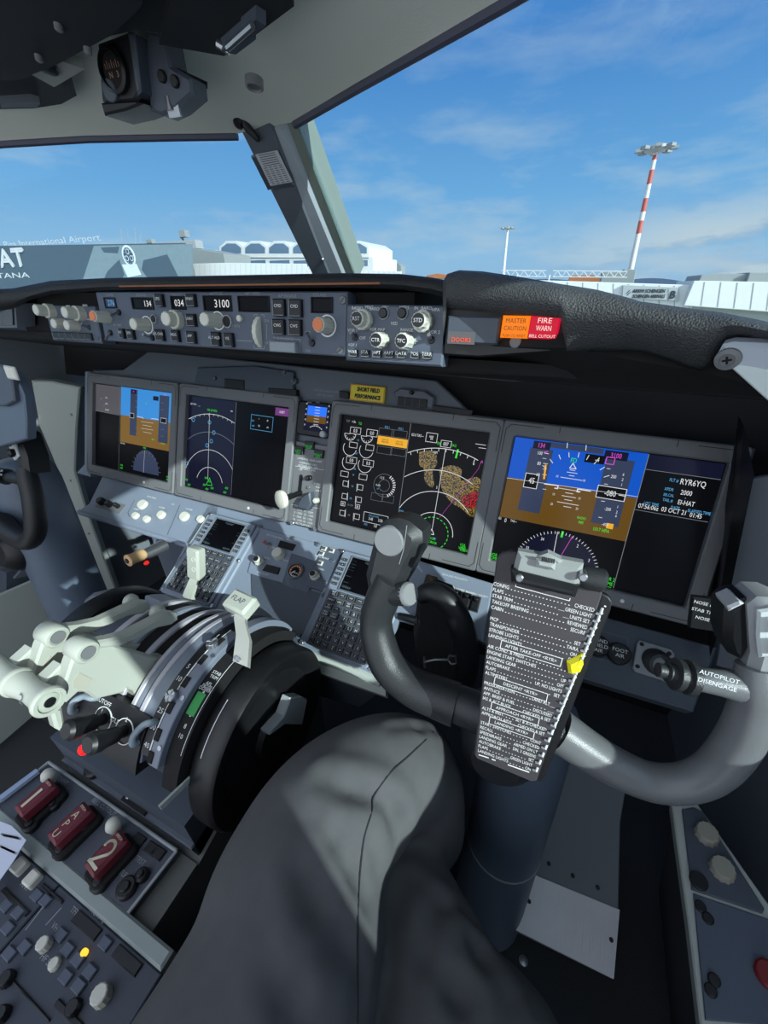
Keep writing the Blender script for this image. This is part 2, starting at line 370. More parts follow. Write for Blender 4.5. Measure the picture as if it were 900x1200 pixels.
# ------------------------------------------------------------------ the cockpit shell
WORLD = Fr((0, 0, 0), (1, 0, 0), (0, 1, 0))
b = MB(); b.wbox(-1.0, -.95, -.05, 1.0, 1.0, 0.0); struct(b, 'floor', M['floor'])
b = MB(); b.wbox(-1.0, .96, 0.0, 1.0, 1.0, 1.02); struct(b, 'wall_front', M['matte'])
def xw(z): return .96 if z < .84 else .96 - (z - .84) * .28
SILL, HEAD = .87, 1.38
def side_wall(sg, name, n0):
    b = MB()
    def panel(y0, y1, z0, z1):
        a = [(sg * xw(z0), y0, z0), (sg * xw(z0), y1, z0), (sg * xw(z1), y1, z1), (sg * xw(z1), y0, z1)]
        b.slab(a, (sg * .04, 0, 0))
    panel(-.95, .98, 0, .84); panel(-.95, .98, .84, SILL); panel(.42, .98, SILL, 1.075)
    for y0, y1 in ((-.95, -.40), (-.26, -.20), (.36, .42)): panel(y0, y1, SILL, HEAD)
    panel(-.40, -.26, SILL, 1.08); panel(-.40, -.26, 1.25, HEAD)
    if sg > 0: panel(.42, .98, 1.075, 1.20)
    panel(-.95, .42, HEAD, 1.52)
    struct(b, name, M['wallgrey'])
    for k, (y0, y1, zl, zh) in enumerate(((-.40, -.26, 1.08, 1.25), (-.20, .36, SILL, HEAD))):
        g = MB(); g.slab([(sg * (xw(z) + .02), y, z) for y, z in ((y0, zl), (y1, zl), (y1, zh), (y0, zh))], (sg * .006, 0, 0))
        o = struct(g, 'window_%d' % (n0 + k), M['glass'])
side_wall(1, 'wall_right', 3); side_wall(-1, 'wall_left', 5)
# windshields
A, B, D = Vector((.045, .80, 1.13)), Vector((.045, .65, 1.315)), Vector((.82, .47, 1.13))
def pane(sg):
    a, bb, d = (Vector((sg * v.x, v.y, v.z)) for v in (A, B, D))
    v = (bb - a); u = (d - a); n = u.cross(v).normalized()
    if n.y > 0: n = -n
    lowd = a - v * .35; lowe = d - v * .35
    return a, v, u, n, [lowd, lowe, d + v * 1.12 , a + v * 1.08]
FR_W = {}
for sg, nm in ((-1, 'window_1'), (1, 'window_2')):
    a, v, u, n, q = pane(sg)
    g = MB(); g.slab(q, -n * .012); struct(g, nm, M['glass'])
    FR_W[sg] = Fr(a, u * sg, v)
    if FR_W[sg].n.y > 0: pass
# edge of the window openings, seen from the seat
def onw(sg, px, py):
    f = FR_W[sg]; return f.w(px, py)
RT = [onw(1, 344, 143), onw(1, 420, 98), onw(1, 500, 52), onw(1, 600, -6), onw(1, 700, -66)]
LT = [onw(-1, 276, 157), onw(-1, 200, 158), onw(-1, 100, 160), onw(-1, 0, 166), onw(-1, -120, 176)]
row0 = list(reversed(LT)) + RT
row0 = [Vector((-.98, row0[0].y - .12, row0[0].z - .02))] + row0 + [Vector((.98, row0[-1].y - .1, row0[-1].z + .01))]
def pull(p, dy, z):
    return Vector((p.x, p.y - dy, z))
rows = [row0, [Vector((p.x, p.y - .03, p.z + .012)) for p in row0], [Vector((p.x * .98, p.y - .14, max(p.z + .012, 1.345))) for p in row0],
        [Vector((p.x * .98, .18 - .1 * abs(p.x), 1.43)) for p in row0], [Vector((p.x, -.05, 1.475)) for p in row0]]
b = MB(); b.grid(rows); b.grid([[p + Vector((0, .03, .03)) for p in r] for r in rows]); b.slab([(.45, -.95, 1.50), (.97, -.95, 1.47), (.97, -.05, 1.47), (.45, -.05, 1.48)], (0, 0, .03)); struct(b, 'ceiling', M['ceil'])
# dark seal along the window heads
for nm, pts in (('trim_2', LT), ('trim_3', RT)):
    b = MB(); b.tube([tuple(p + Vector((0, .004, -.001))) for p in pts], .006, 8); struct(b, nm, mat(nm + ' seal', (72, 74, 92), .5))
# head frame seen as a pale green band above the right windshield
b = MB()
f = FR_W[1]
b.prism(f, [f.uv(*p) for p in ((352, 148), (602, 2), (720, -66), (704, -84), (590, -12), (340, 132))], -.012, -.002, .002)
struct(b, 'trim_4', mat('window head frame', (120, 134, 124), .5))
# centre post between the windshields
PF = Fr((0, .80, 1.13), (1, 0, 0), (0, -.15, .185))
def post(pts, h0, h1, bev, m, name):
    b = MB(); b.prism(PF, [PF.uv(*p) for p in pts], h0, h1, bev); return struct(b, name, m)
post(((280, 146), (318, 139), (391, 330), (371, 330)), -.05, .004, .003, M['panel'], 'trim_1')
post(((312, 141), (335, 146), (409, 330), (385, 330)), -.05, .001, .008, mat('post side', (166, 176, 184), .4, var=.06), 'trim_5')
post(((331, 138), (344, 139), (418, 330), (407, 330)), -.05, -.004, .002, mat('post frame', (120, 132, 124), .5), 'trim_6')
b = MB()   # placard on the post, in a clear holder
root = thing('post_placard', 'small grey printed placard in a metal holder on the windshield centre post', 'placard', PF.w(322, 198))
b.prism(PF, [PF.uv(*p) for p in ((296, 180), (327, 174), (346, 215), (316, 220))], .003, .008, .001)
b.build('holder', M['metal'], root)
b = MB(); q = [PF.uv(*p, .009) for p in ((299, 181), (325, 176), (343, 213), (317, 218))]; b.flat(PF, q, .009)
c = PF.uv(321, 197, .0095)
o0, o1, o2, o3 = [Vector(p) for p in q]
for k in range(15):
    t = (k + .7) / 15.5
    a0 = o0.lerp(o3, t); a1 = o1.lerp(o2, t)
    if k < 6: b.line(PF, [a0.lerp(a1, .14), a0.lerp(a1, .86)], .0009, .0095, 1)
    else:
        for j in range(4): b.line(PF, [a0.lerp(a1, .1 + j * .22), a0.lerp(a1, .24 + j * .22)], .0009, .0095, 1)
b.build('printed_sheet', [mat('placard grey', (198, 200, 206), .6), M['plate']], root)
b = MB(); b.lathe(PF.w(378, 304, .004), PF.n, [(.004, 0), (.003, .003)], 12)
solo(b, 'post_screw', M['metal'], 'small round screw head low on the windshield centre post', 'screw')
b = MB(); p0 = PF.w(284, 140, .01); p1 = PF.w(290, 150, .012); p2 = PF.w(302, 163, .012)
b.tube([p0, p1, p2, PF.w(303, 165, .006)], [.005, .006, .004, .002], 10); b.lathe(PF.w(283, 139, .004), PF.n, [(.008, 0), (.008, .012), (.005, .015)], 14)
b.tube([PF.w(240, 120, .004), PF.w(262, 131, .008), PF.w(280, 138, .01)], [.001, .003, .005], 8)
solo(b, 'post_hook', M['black'], 'dark metal hook latch at the top of the windshield centre post', 'hook')
# ------------------------------------------------------------------ outside, seen through the windshields
XZ = lambda Y: Fr((0, Y, 0), (1, 0, 0), (0, 0, 1))
b = MB(); b.wbox(-260, -120, -3.2, 300, 320, -3.0)
o = struct(b, 'ground', mat('apron concrete', (190, 190, 184), .9, var=.1, vscale=.2))
mW = mat('white cladding', (198, 200, 198), .6, var=.04, vscale=1.0); mG = mat('pale grey wall', (132, 138, 138), .7); mWin = mat('dark window glazing', (86, 108, 130), .25); mRoof = mat('orange tile roof', (160, 100, 62), .8, var=.15, vscale=3)
mBB = mat('billboard slate blue', (62, 80, 94), .6, var=.12, vscale=.6); mBB2 = mat('billboard pale print', (112, 130, 138), .6, var=.2, vscale=1.2); mBW = mat('billboard white', (190, 194, 196), .6); mSteel = mat('grey steel', (150, 154, 156), .5)
# billboard
Y = 62.0; f = XZ(Y); U = lambda x, y: f.uv(x, y)
r = thing('billboard', 'wide slate blue advertising hoarding with white letters and a wristwatch picture', 'billboard', f.w(110, 330))
b = MB(); u0, v1 = U(-70, 292); u1, v0 = U(226, 332)
b.prism(f, [(u0, -2.0), (u1, -2.0), (u1, U(226, 284)[1]), (u0, U(-70, 289)[1])], -.4, 0, .02); b.build('board', mBB, r)
b = MB(); f0 = f; V0_ = f0.uv(14, 302)[1]; f = XZ(Y); f.v = (f.v + f.u * .25); f.o = f.o + f.u * -.25 * V0_
U = lambda x, y: f0.uv(x, y)
b.btext(f, 'AT', *U(14, 302), abs(U(0, 292)[1] - U(0, 312)[1]), 0, .02, width=U(30, 302)[0] - U(-1, 302)[0])
b.text(f, 'MONTANA', U(37, 322)[0], U(37, 322)[1], abs(U(0, 319)[1] - U(0, 325)[1]), 0, .02, 'R', width=(U(37, 322)[0] - U(-32, 322)[0]))
b.build('lettering', mBW, r); f = f0
b = MB(); cx, cy = U(151, 300); R = abs(U(151, 287)[1] - cy)
b.flat(f, [U(*p) for p in ((110, 288), (226, 286), (226, 331), (96, 331))], .01, 0)
for k, (pts) in enumerate((((118, 290), (140, 289), (138, 297), (122, 296)), ((168, 305), (196, 298), (206, 318), (212, 330), (176, 330), (166, 316)), ((126, 318), (140, 304), (146, 322), (140, 331), (120, 331)))):
    b.flat(f, [U(*p) for p in pts], .02, 1)
b.build('print_panel', [mBB2, mBB], r)
b = MB(); b.lathe(f.P(cx, cy, .02), f.n, [(R, 0), (R, .05), (R * .8, .06), (R * .8, .03)], 28, 0)
b.lathe(f.P(cx, cy, .02), f.n, [(R * .8, 0), (R * .8, .035)], 28, 1)
for a in (90, 210, 330):
    c = f.P(cx + R * .42 * math.cos(math.radians(a)), cy + R * .42 * math.sin(math.radians(a)), .05); b.lathe(c, f.n, [(R * .27, 0), (R * .27, .02)], 16, 0); b.lathe(c, f.n, [(R * .2, 0), (R * .2, .03)], 16, 1)
for k in range(12):
    a = math.radians(30 * k); b.line(f, [(cx + R * .66 * math.cos(a), cy + R * .66 * math.sin(a)), (cx + R * .76 * math.cos(a), cy + R * .76 * math.sin(a))], R * .06, .07, 0)
b.flat(f, [U(*p) for p in ((143, 310), (160, 309), (166, 322), (150, 325))], .04, 0)
b.build('watch_picture', [mat('watch silver', (196, 208, 214), .5), mat('watch dial', (58, 74, 90), .5)], r)
# letters on the roof behind
Y = 74.0; f = XZ(Y); U = lambda x, y: f.uv(x, y)
b = MB(); b.prism(f, [(U(-80, 310)[0], -2.9), (U(262, 310)[0], -2.9), U(262, 297), U(228, 291), U(-80, 292)], -8, 0, .05)
solo(b, 'terminal_annex', mG, 'low pale grey terminal block behind the billboard', 'building')
b = MB(); h = abs(U(0, 283)[1] - U(0, 290)[1])
b.text(f, 'Pisa International Airport', U(5, 287)[0], U(5, 286.5)[1], h, 0, .02, 'L', width=U(120, 287)[0] - U(5, 287)[0])
b.line(f, [U(2, 290.5), U(126, 289.5)], .12, .01)
solo(b, 'rooftop_lettering', mBW, 'white rooftop letters spelling the airport name above the billboard', 'sign')
r = thing('rooftop_plant', 'grey rooftop machinery and tower behind the right end of the billboard', 'rooftop plant', f.w(200, 290))
b = MB(); b.box(f, *U(140, 286), *U(226, 290.3), -3, -1, .03); b.build('plant_deck', mSteel, r)
b = MB(); b.box(f, *U(205, 276), *U(209, 290), -2, -1.2, .02); b.box(f, *U(204, 269), *U(213, 277), -2.2, -1, .04); b.box(f, *U(166, 280), *U(174, 286), -2, -1, .03); b.build('tower', mG, r)
for x, y in ((142, 267), (158, 267), (164, 274)):
    b = MB(); b.line(f, [U(x, y), U(x + 1, 287)], .09, -1.5); b.tube([f.w(x, y, -1.6), f.w(x + 1, 287, -1.6)], .06, 6); b.build('antenna', mSteel, r)
# terminal with gabled top floor
Y = 92.0; f = XZ(Y); U = lambda x, y: f.uv(x, y)
r = thing('terminal_building', 'long white terminal with a row of glazed gables along its top floor', 'building', f.w(345, 330))
b = MB(); b.prism(f, [(U(225, 312)[0] , -2.9), (U(437, 312)[0], -2.9), U(437, 301), (U(225, 301))], -14, 0, .03)
b.prism(f, [U(225, 306), U(258, 306), U(258, 293), U(225, 293)], -10, -.5, .03); b.build('facade', mW, r)
gx = [258, 286, 314, 342, 370, 402, 433]
for k in range(6):
    a, c = gx[k], gx[k + 1]; mid = (a + c) / 2
    g = MB(); g.prism(f, [U(a, 302), U(c, 302), U(c, 289), U(mid + 6, 282.5), U(mid - 6, 282.5), U(a, 289)], -13, .3, .05); ga = g.build('gable', mW, r)
    g = MB(); g.prism(f, [U(a + 2.5, 297), U(c - 2.5, 297), U(c - 2.5, 290.5), U(mid + 5, 285.5), U(mid - 5, 285.5), U(a + 2.5, 290.5)], .2, .36); g.build('glazing', mWin, ga)
for k in range(6):
    g = MB(); g.box(f, *U(gx[k] + 2, 305.5), *U(gx[k + 1] - 2, 311.5), -.1, .1, .02); g.build('window_band', mWin, r)
g = MB(); g.box(f, *U(228, 301), *U(256, 305), -.6, -.4); g.build('window_strip', mWin, r)
b = MB(); fY = XZ(66.0); b.prism(fY, [(fY.uv(226, 314)[0], -2.9), (fY.uv(470, 314)[0], -2.9), fY.uv(470, 318), fY.uv(360, 316), fY.uv(358, 309), fY.uv(262, 308), fY.uv(226, 309)], -.3, 0, .03)
for k in range(40):
    x = 228 + k * 6; b.line(fY, [fY.uv(x, 318 if x > 360 else 309.5), fY.uv(x, 334)], .05, .01, 1)
solo(b, 'apron_fence', [mW, mG], 'white panelled screen fence below the gabled terminal', 'fence')
b = MB(); f = XZ(110.0)
b.prism(f, [(f.uv(436, 318)[0], -3), (f.uv(470, 318)[0], -3), f.uv(470, 312), f.uv(466, 308), f.uv(460, 308), f.uv(459, 311), f.uv(458, 306), f.uv(452, 306), f.uv(451, 310), f.uv(447, 305), f.uv(441, 305), f.uv(440, 308), f.uv(436, 308)], -3, 0, .02)
solo(b, 'low_block', mG, 'low grey block with roof boxes right of the gabled terminal', 'building')
b = MB(); f = XZ(150.0); b.prism(f, [(f.uv(500, 330)[0], -3), (f.uv(524, 330)[0], -3), f.uv(524, 326), f.uv(500, 327)], -5.8, -.2, .05, 1); b.prism(f, [f.uv(498, 327), f.uv(526, 326), f.uv(524, 322), f.uv(512, 320.5), f.uv(500, 323)], -6, 0, .1)
solo(b, 'distant_house', [mRoof, mG], 'far off orange roofed house beside the glareshield hump', 'building')
# light masts
def mast(pb, pt, Y, rad, hw, label, bands):
    f = XZ(Y); base = f.w(*pb); top = f.w(*pt); ax = (top - base); base = base - ax * ((base.z + 3.0) / ax.z); ax = top - base; Ln = ax.length; ax.normalize()
    r = thing('light_mast', label, 'light mast', base, 'apron floodlight masts')
    b = MB(); n = 28
    t0 = (f.w(*pb) - base).length / Ln
    for k in range(n):
        a = t0 + (1 - t0) * k / n; c = t0 + (1 - t0) * (k + 1) / n
        b.lathe(base, ax, [(rad * (1.3 - .5 * a), a * Ln), (rad * (1.3 - .5 * c), c * Ln)], 12, 1 if (bands and any(q0 <= (k + .5) / n <= q1 for q0, q1 in ((.36, .465), (.55, .645), (.74, .84), (.93, .97)))) else 0, caps=False)
    b.lathe(base, ax, [(rad * 1.5, 0), (rad * 1.3, t0 * Ln)], 12, 0, caps=False)
    b.build('pole', [mW, mat('mast red', (172, 84, 72), .6)], r)
    s = hw
    b = MB(); b.lathe(top, ax, [(s * .34, -.1 * s), (s * .55, 0), (s * .55, .12 * s), (s * .3, .2 * s)], 20); b.build('head_ring', mSteel, r)
    for k in range(8):
        a = 2 * PI * k / 8; d = Vector((math.cos(a), math.sin(a), 0)); c = top + d * s * .8
        q = Fr(c, Vector((-d.y, d.x, 0)), d)
        b = MB(); b.box(q, -.15 * s, -.16 * s, .15 * s, .16 * s, -.09 * s, .04 * s, .01 * s); b.tube([top + d * s * .4, c], .03 * s, 6); b.build('floodlight', mG, r)
mast((738, 322), (769, 176), 60.0, .26, 2.0, 'tall red and white banded floodlight mast right of centre', True)
mast((590, 320), (595, 268), 120.0, .34, 1.9, 'smaller distant pale floodlight mast left of the tall banded mast', False)
# lattice gangway
Y = 50.0; f = XZ(Y); U = lambda x, y: f.uv(x, y)
r = thing('lattice_gangway', 'white lattice boarding bridge truss behind the arrivals building', 'gangway', f.w(660, 335))
for x0, x1 in ((588, 640), (648, 735)):
    b = MB(); w_ = .05
    for y in (317, 324): b.tube([f.w(x0, y + (x0 - 588) * .008, 0), f.w(x1, y + (x1 - 588) * .008, 0)], w_, 6)
    n = int((x1 - x0) / 5)
    for k in range(n):
        xa = x0 + (x1 - x0) * k / n; xb = x0 + (x1 - x0) * (k + 1) / n; s = .008
        b.tube([f.w(xa, (317 if k % 2 else 324) + (xa - 588) * s), f.w(xb, (324 if k % 2 else 317) + (xb - 588) * s)], w_ * .8, 5)
    b.build('truss', mW, r)
for x in (590, 606, 644):
    b = MB(); p = f.w(x, 322); b.tube([p, (p.x, p.y, -3)], .09, 8); b.build('support_leg', mW, r)
b = MB(); f = XZ(58.0); b.prism(f, [(f.uv(658, 330)[0], -3), (f.uv(706, 330)[0], -3), f.uv(706, 324.5), f.uv(694, 322), f.uv(668, 322.5)], -5, 0, .05)
solo(b, 'tiled_roof', mRoof, 'orange tiled roof behind the white arrivals fascia', 'roof')
b = MB(); b.prism(f, [(f.uv(704, 336)[0], -3), (f.uv(742, 336)[0], -3), f.uv(741, 317), f.uv(728, 317), f.uv(727, 320), f.uv(704, 320)], 1, 4, .05)
solo(b, 'plant_room', mG, 'grey cube shaped plant room at the foot of the banded mast', 'building')
# arrivals building
Y = 40.0; f = XZ(Y); U = lambda x, y: f.uv(x, y)
r = thing('arrivals_building', 'long white flat roofed arrivals building with a panelled fascia', 'building', f.w(800, 380))
b = MB(); b.prism(f, [(U(560, 348)[0], -2.9), (U(1100, 348)[0], -2.9), U(1100, 352), U(560, 344)], -9, -.36, .05); b.build('wall', mat('arrivals wall grey green', (140, 146, 140), .7), r)
b = MB(); b.prism(f, [U(560, 347), U(812, 362), U(815, 334), U(560, 326)], -6, -.3, .04)
for k in range(14):
    x = 575 + k * 18; b.line(f, [U(x, 327.5 + (x - 575) * .035), U(x, 348 + (x - 575) * .06)], .05, -.28, 1)
b.build('fascia', [mW, mG], r)
b = MB(); b.prism(f, [U(800, 358), U(1100, 380), U(1100, 334), U(812, 329)], -6, .4, .04)
for k in range(14):
    x = 824 + k * 19; b.line(f, [U(x, 330.5 + (x - 824) * .02), U(x - 4, 358 + (x - 824) * .07)], .05, .42, 1)
b.build('raised_fascia', [mW, mG], r)
b = MB(); b.prism(f, [U(822, 330), U(1050, 338), U(1050, 322), U(842, 320), U(826, 322)], -6, -1, .05); b.prism(f, [U(878, 331), U(1050, 338), U(1050, 318), U(882, 319)], -7, -.6, .05); b.build('roof_box', mG, r)
b = MB(); b.prism(f, [U(729, 349), U(796, 353), U(796, 337), U(730, 334)], -.3, 0, .03)
sg_ = b.build('sign_board', mat('sign pale grey', (150, 156, 158), .6), r)
b = MB(); d = mat('sign lettering dark', (40, 46, 54), .6); hh = abs(U(760, 338)[1] - U(760, 342)[1])
b.btext(f, 'ARRIVI SCHENGEN', U(741.5, 341)[0], U(741, 341)[1], hh, 0, .03, 'L', width=U(779, 344)[0] - U(741.5, 344)[0])
b.btext(f, 'SCHENGEN ARRIVALS', U(741.5, 347)[0], U(741, 347)[1], hh, 0, .03, 'L', width=U(779, 344)[0] - U(741.5, 344)[0])
b.btext(f, 'B', *U(788.5, 345.3), hh * 2.1, 0, .03); b.line(f, [U(783, 338), U(783, 352)], .03, .03)
b.line(f, [U(734, 344), U(738, 340)], .05, .03); b.line(f, [U(735, 346), U(739, 342)], .05, .03)
b.build('lettering', d, sg_)
b = MB(); f = XZ(600.0); pts = [(f.uv(x, 333 - 5 * abs(math.sin(x * .011)) - 3 * abs(math.sin(x * .047))) ) for x in range(560, 1100, 12)]
b.prism(f, [(pts[0][0], -3)] + [] + [(pts[-1][0], -3)] + list(reversed(pts)), -20, 0)
o = struct(b, 'hills', mat('distant hills blue', (66, 84, 110), .9))
# ------------------------------------------------------------------ main instrument panel
PM = tilt((-.72453, .69655, .87041), 21.5)          # screen plane, origin = top left corner of the first screen
SU = [0.0, .3568, .7921, 1.1421]                    # left edges of the four screens along the panel
SW, SH = .307, .230
ip = thing('instrument_panel', 'dark blue grey main instrument panel carrying the four large screens under the glareshield', 'panel', PM.P(.724, -.25, -.02))
b = MB(); b.prism(PM, [(-.03, .035), (-.03, -.262), (1.48, -.262), (1.48, .026), (1.06, .030), (.98, .085), (.20, .10), (.10, .045)], -.05, -.006, .003); b.build('panel_plate', M['panel'], ip)
b = MB(); b.prism(PM, [PM.uv(*p, .0) for p in ((105, 447), (105, 590), (120, 602), (108, 447))] if 0 else [(-.045, .03), (-.045, -.235), (-.085, -.27), (-.02, -.27), (-.02, .03)], -.05, .004, .003); b.build('edge_panel', M['panel_blue'], ip)
# fittings of the strip above the screens
def fit(name, pts, h0, h1, m, bev=.001):
    b = MB(); b.prism(PM, [PM.uv(*p) for p in pts], h0, h1, bev); return b.build(name, m, ip)
q = fit('raised_block', ((233, 431), (300, 429), (345, 436), (345, 466), (228, 451)), -.008, .004, M['plate'], .002)
for pts in ((265, 444, 288, 455), (316, 455, 349, 465), (399, 458, 410, 466)):
    fit('vent_slot', ((pts[0], pts[1]), (pts[2], pts[1] + 2), (pts[2], pts[3] + 2), (pts[0], pts[3])), -.006, .006, M['black'])
hg = fit('annunciator', ((462, 460), (470, 455), (498, 458), (510, 466), (508, 480), (465, 476)), -.008, .006, M['panel'], .003)
b = MB(); b.prism(PM, [PM.uv(*p) for p in ((468, 465), (502, 469), (501, 479), (467, 475))], .006, .008, .0006)
for k in range(1, 4):
    b.line(PM, [Vector(PM.uv(468 + 8.5 * k, 465 + k)), Vector(PM.uv(467 + 8.5 * k, 475 + k))], .0008, .0085, 1)
b.build('lamp_cluster', [M['black'], M['panel']], hg)
b = MB(); b.cyl(PM, *PM.uv(484, 461), .004, .006, .014, 12, .001); b.build('switch', M['black'], hg)
fit('vent_slot', ((508, 475), (555, 481), (553, 488), (507, 482)), -.006, .004, M['black'])
q = fit('placard', ((411, 449.5), (452, 453.5), (450, 473), (409.5, 468.5)), -.006, .001, mat('placard yellow', (226, 208, 62), .55))
b = MB(); c = PM.uv(431, 461, .002); s = .0052
b.btext(PM, 'SHORT FIELD', c[0], c[1] + .0068, .0078, 0, .0016, width=.050); b.btext(PM, 'PERFORMANCE', c[0], c[1] - .0068, .0078, 0, .0016, width=.057)
cc = [PM.uv(*p) for p in ((411, 449.5), (452, 453.5), (450, 473), (409.5, 468.5))]
b.line(PM, poly_in(cc, .0018), .0012, .0016, 1, True); b.build('lettering', [M['black'], M['orange']], q)
b = MB(); c = PM.uv(380, 460)
b.text(PM, 'GPS HEADING FROM', c[0], c[1] + .004, .0045, 0, -.0055); b.text(PM, 'LEFT IRS ONLY', c[0], c[1] - .005, .0045, 0, -.0055); b.build('lettering', M['dim'], ip)
for px, py in ((254, 444), (335, 437), (345, 447)):
    b = MB(); b.cyl(PM, *PM.uv(px, py), .007, -.006, .004, 14, .001); b.cyl(PM, *PM.uv(px, py), .004, .004, .009, 10, .001); b.build('selector', M['panel'], ip)

def du(i, label):
    f = PM.sub(SU[i], 0)
    r = thing('display_unit', label, 'screen', f.P(SW / 2, -.255, 0), 'large display screens of the instrument panel')
    ml = .0225; lft, rgt = ml, ml
    b = MB(); out = rr(-lft, -SH - .027, SW + rgt, .026, .006); inn = rr(0, -SH, SW, 0, .003)
    b.frame(f, out, inn, -.006, .012, .0025, 0, -.001)
    # engraved corner lines and seams
    for x0, y0, sx_, sy_ in ((-lft + .006, .019, 1, -1), (SW + rgt - .006, .019, -1, -1), (-lft + .006, -SH - .02, 1, 1), (SW + rgt - .006, -SH - .02, -1, 1)):
        b.line(f, [(x0, y0 + sy_ * .05), (x0, y0 + sy_ * .008), (x0 + sx_ * .008, y0), (x0 + sx_ * .06, y0)], .0012, .0123, 1)
    for u in (.07, SW - .07): b.line(f, [(u, .024), (u, .014)], .0012, .0123, 1); b.line(f, [(u, -SH - .025), (u, -SH - .014)], .0012, .0123, 1)
    b.build('bezel', [M['bezel'], M['groove']], r)
    b = MB(); b.box(f, 0, -SH, SW, 0, -.004, 0); b.build('screen', M['screen'], r)
    b = MB(); b.cyl(f, SW * .72, -SH - .0135, .0035, .011, .0135, 14, .0008); b.build('light_sensor', mat('sensor lens', (214, 216, 214), .3), r)
    return r, f
DMATS = ['white', 'grey', 'green', 'magenta', 'cyan', 'amber', 'red', 'brown', 'tan', 'sky', 'sky_glare', 'navy', 'tape', 'brn2', 'tape2', 'terr', 'purple']
DI = {n: i for i, n in enumerate(DMATS)}
DM = [E_[n] for n in DMATS] + [M['screen']]; DI['off'] = len(DMATS)
class Sym:
    """draws one screen's picture, placed in the photograph's pixels and laid flat on the screen"""
    def __init__(s, f): s.f = f; s.b = MB()
    def q(s, px, py): return s.f.uv(px, py, .0)
    def l(s, pts, c='white', w=.0009, h=.0012): s.b.line(s.f, [s.q(*p) for p in pts], w, h, DI[c])
    def r(s, x0, y0, x1, y1, c, h=.0004):
        a = s.q(x0, y0); d = s.q(x1, y1); s.b.rect(s.f, a[0], d[1], d[0], a[1], h, DI[c])
    def rv(s, ul, ur, vt, vb, c, h=.0004): s.b.rect(s.f, ul, vb, ur, vt, h, DI[c])
    def bx(s, cx, cy, w, h_, c='white', lw=.0007, fill=None, h=.0012):
        u, v = s.q(cx, cy)
        if fill: s.b.rect(s.f, u - w / 2, v - h_ / 2, u + w / 2, v + h_ / 2, h - .0003, DI[fill])
        if c: s.b.line(s.f, [(u - w / 2, v - h_ / 2), (u + w / 2, v - h_ / 2), (u + w / 2, v + h_ / 2), (u - w / 2, v + h_ / 2)], lw, h, DI[c], True)
    def t(s, t, px, py, size=.006, c='white', al='C', h=.0015, width=None): s.b.text(s.f, t, *s.q(px, py), size * .86, DI[c], h, al, sx=.70, width=width)
    def arc(s, px, py, r, a0, a1, c='white', w=.0009, n=40, clip=None, dash=False, h=.0012): s.b.arc(s.f, s.q(px, py), r, a0, a1, w, h, DI[c], n, clip, dash)
    def ticks(s, px, py, r0, r1, a0, a1, n, c='white', w=.0008, h=.0012, clip=None):
        u, v = s.q(px, py)
        for k in range(n + 1):
            a = math.radians(a0 + (a1 - a0) * k / n); p = [(u + r * math.cos(a), v + r * math.sin(a)) for r in (r0, r1)]
            if clip and not all(clip[0] <= x[0] <= clip[2] and clip[1] <= x[1] <= clip[3] for x in p): continue
            s.b.line(s.f, p, w, h, DI[c])
    def poly(s, pts, c, h=.0006): s.b.flat(s.f, [s.q(*p) for p in pts], h, DI[c])
    def done(s, r): return s.b.build('display_picture', DM, r)

# --- left outboard screen
rA, fA = du(0, 'leftmost large screen with a blue and brown horizon beside the pale sidewall')
s = Sym(fA)
ua = s.q(141.3, 500)[0]; va = s.q(172, 491)[1]; s.rv(0, ua, -.002, s.q(127, 484)[1], 'tape2'); s.rv(ua, SW - .004, -.001, va, 'sky_glare'); s.rv(ua, SW - .004, va, s.q(171, 523.5)[1], 'brn2'); s.l([(141.5, 453), (139.5, 552)], 'grey', .0006); s.l([(112, 481), (141, 487)], 'grey', .0007)
s.r(153.5, 456, 160, 511, 'tape', .0008); s.r(187.5, 463, 196.5, 520, 'tape', .0008)
s.bx(157, 459, .018, .011, None, fill='navy'); s.bx(183, 467, .02, .011, None, fill='navy')
s.bx(155, 487, .016, .012, 'white', fill='off'); s.bx(192, 493, .02, .012, 'white', fill='off')
s.t('134', 157, 459, .006, 'magenta'); s.t('3100', 194, 463, .005, 'magenta')
for k, y in enumerate((463, 470, 477, 501, 508)): s.l([(159, y), (162, y + .5)], 'grey', .0006)
for k, y in enumerate((472, 480, 503, 511)): s.l([(189, y), (192, y + .5)], 'grey', .0006)
for k in range(4): s.l([(166 + (k % 2) * 2, 494 + k * 4), (180 - (k % 2) * 2, 496 + k * 4)], 'white', .0006)
s.l([(161, 488), (168, 489.5), (168, 491)], 'white', .0012); s.l([(178, 491), (178, 490.5), (186, 491.5)], 'white', .0012)
s.t('FD', 172, 473, .005, 'green'); s.t('- 1017 HPA', 191, 520, .0042, 'green'); s.t('BARO', 180, 515, .0045, 'green')
s.t('TERR', 118, 467, .005, 'grey', 'L'); s.t('AP', 122, 475, .005, 'grey', 'L')
for y, t in ((466, 'FLT #'), (473, 'XPDR'), (480, '07:56:06z')): s.t(t, 124, y, .0045, 'white', 'L')
s.t('GS 0 TAS---', 142, 519, .0045, 'white', 'L')
u, v = s.q(171, 554); s.b.flat(fA, [(u + .05 * math.cos(PI * k / 24), v + .062 * math.sin(PI * k / 24)) for k in range(25)], .0008, DI['tape'])
s.ticks(171, 554, .052, .058, 10, 170, 12, 'grey'); s.l([(170, 528), (168.5, 554)], 'white', .0006); s.t('MAG', 170, 525, .006, 'green'); s.bx(170, 525, .03, .01, None)
for x, y in ((143, 548), (197, 562)):
    for k in range(3): s.t(('VOR', 'DME', '---')[k], x, y + k * 3.2 - 3, .0058, 'green')
s.done(rA)
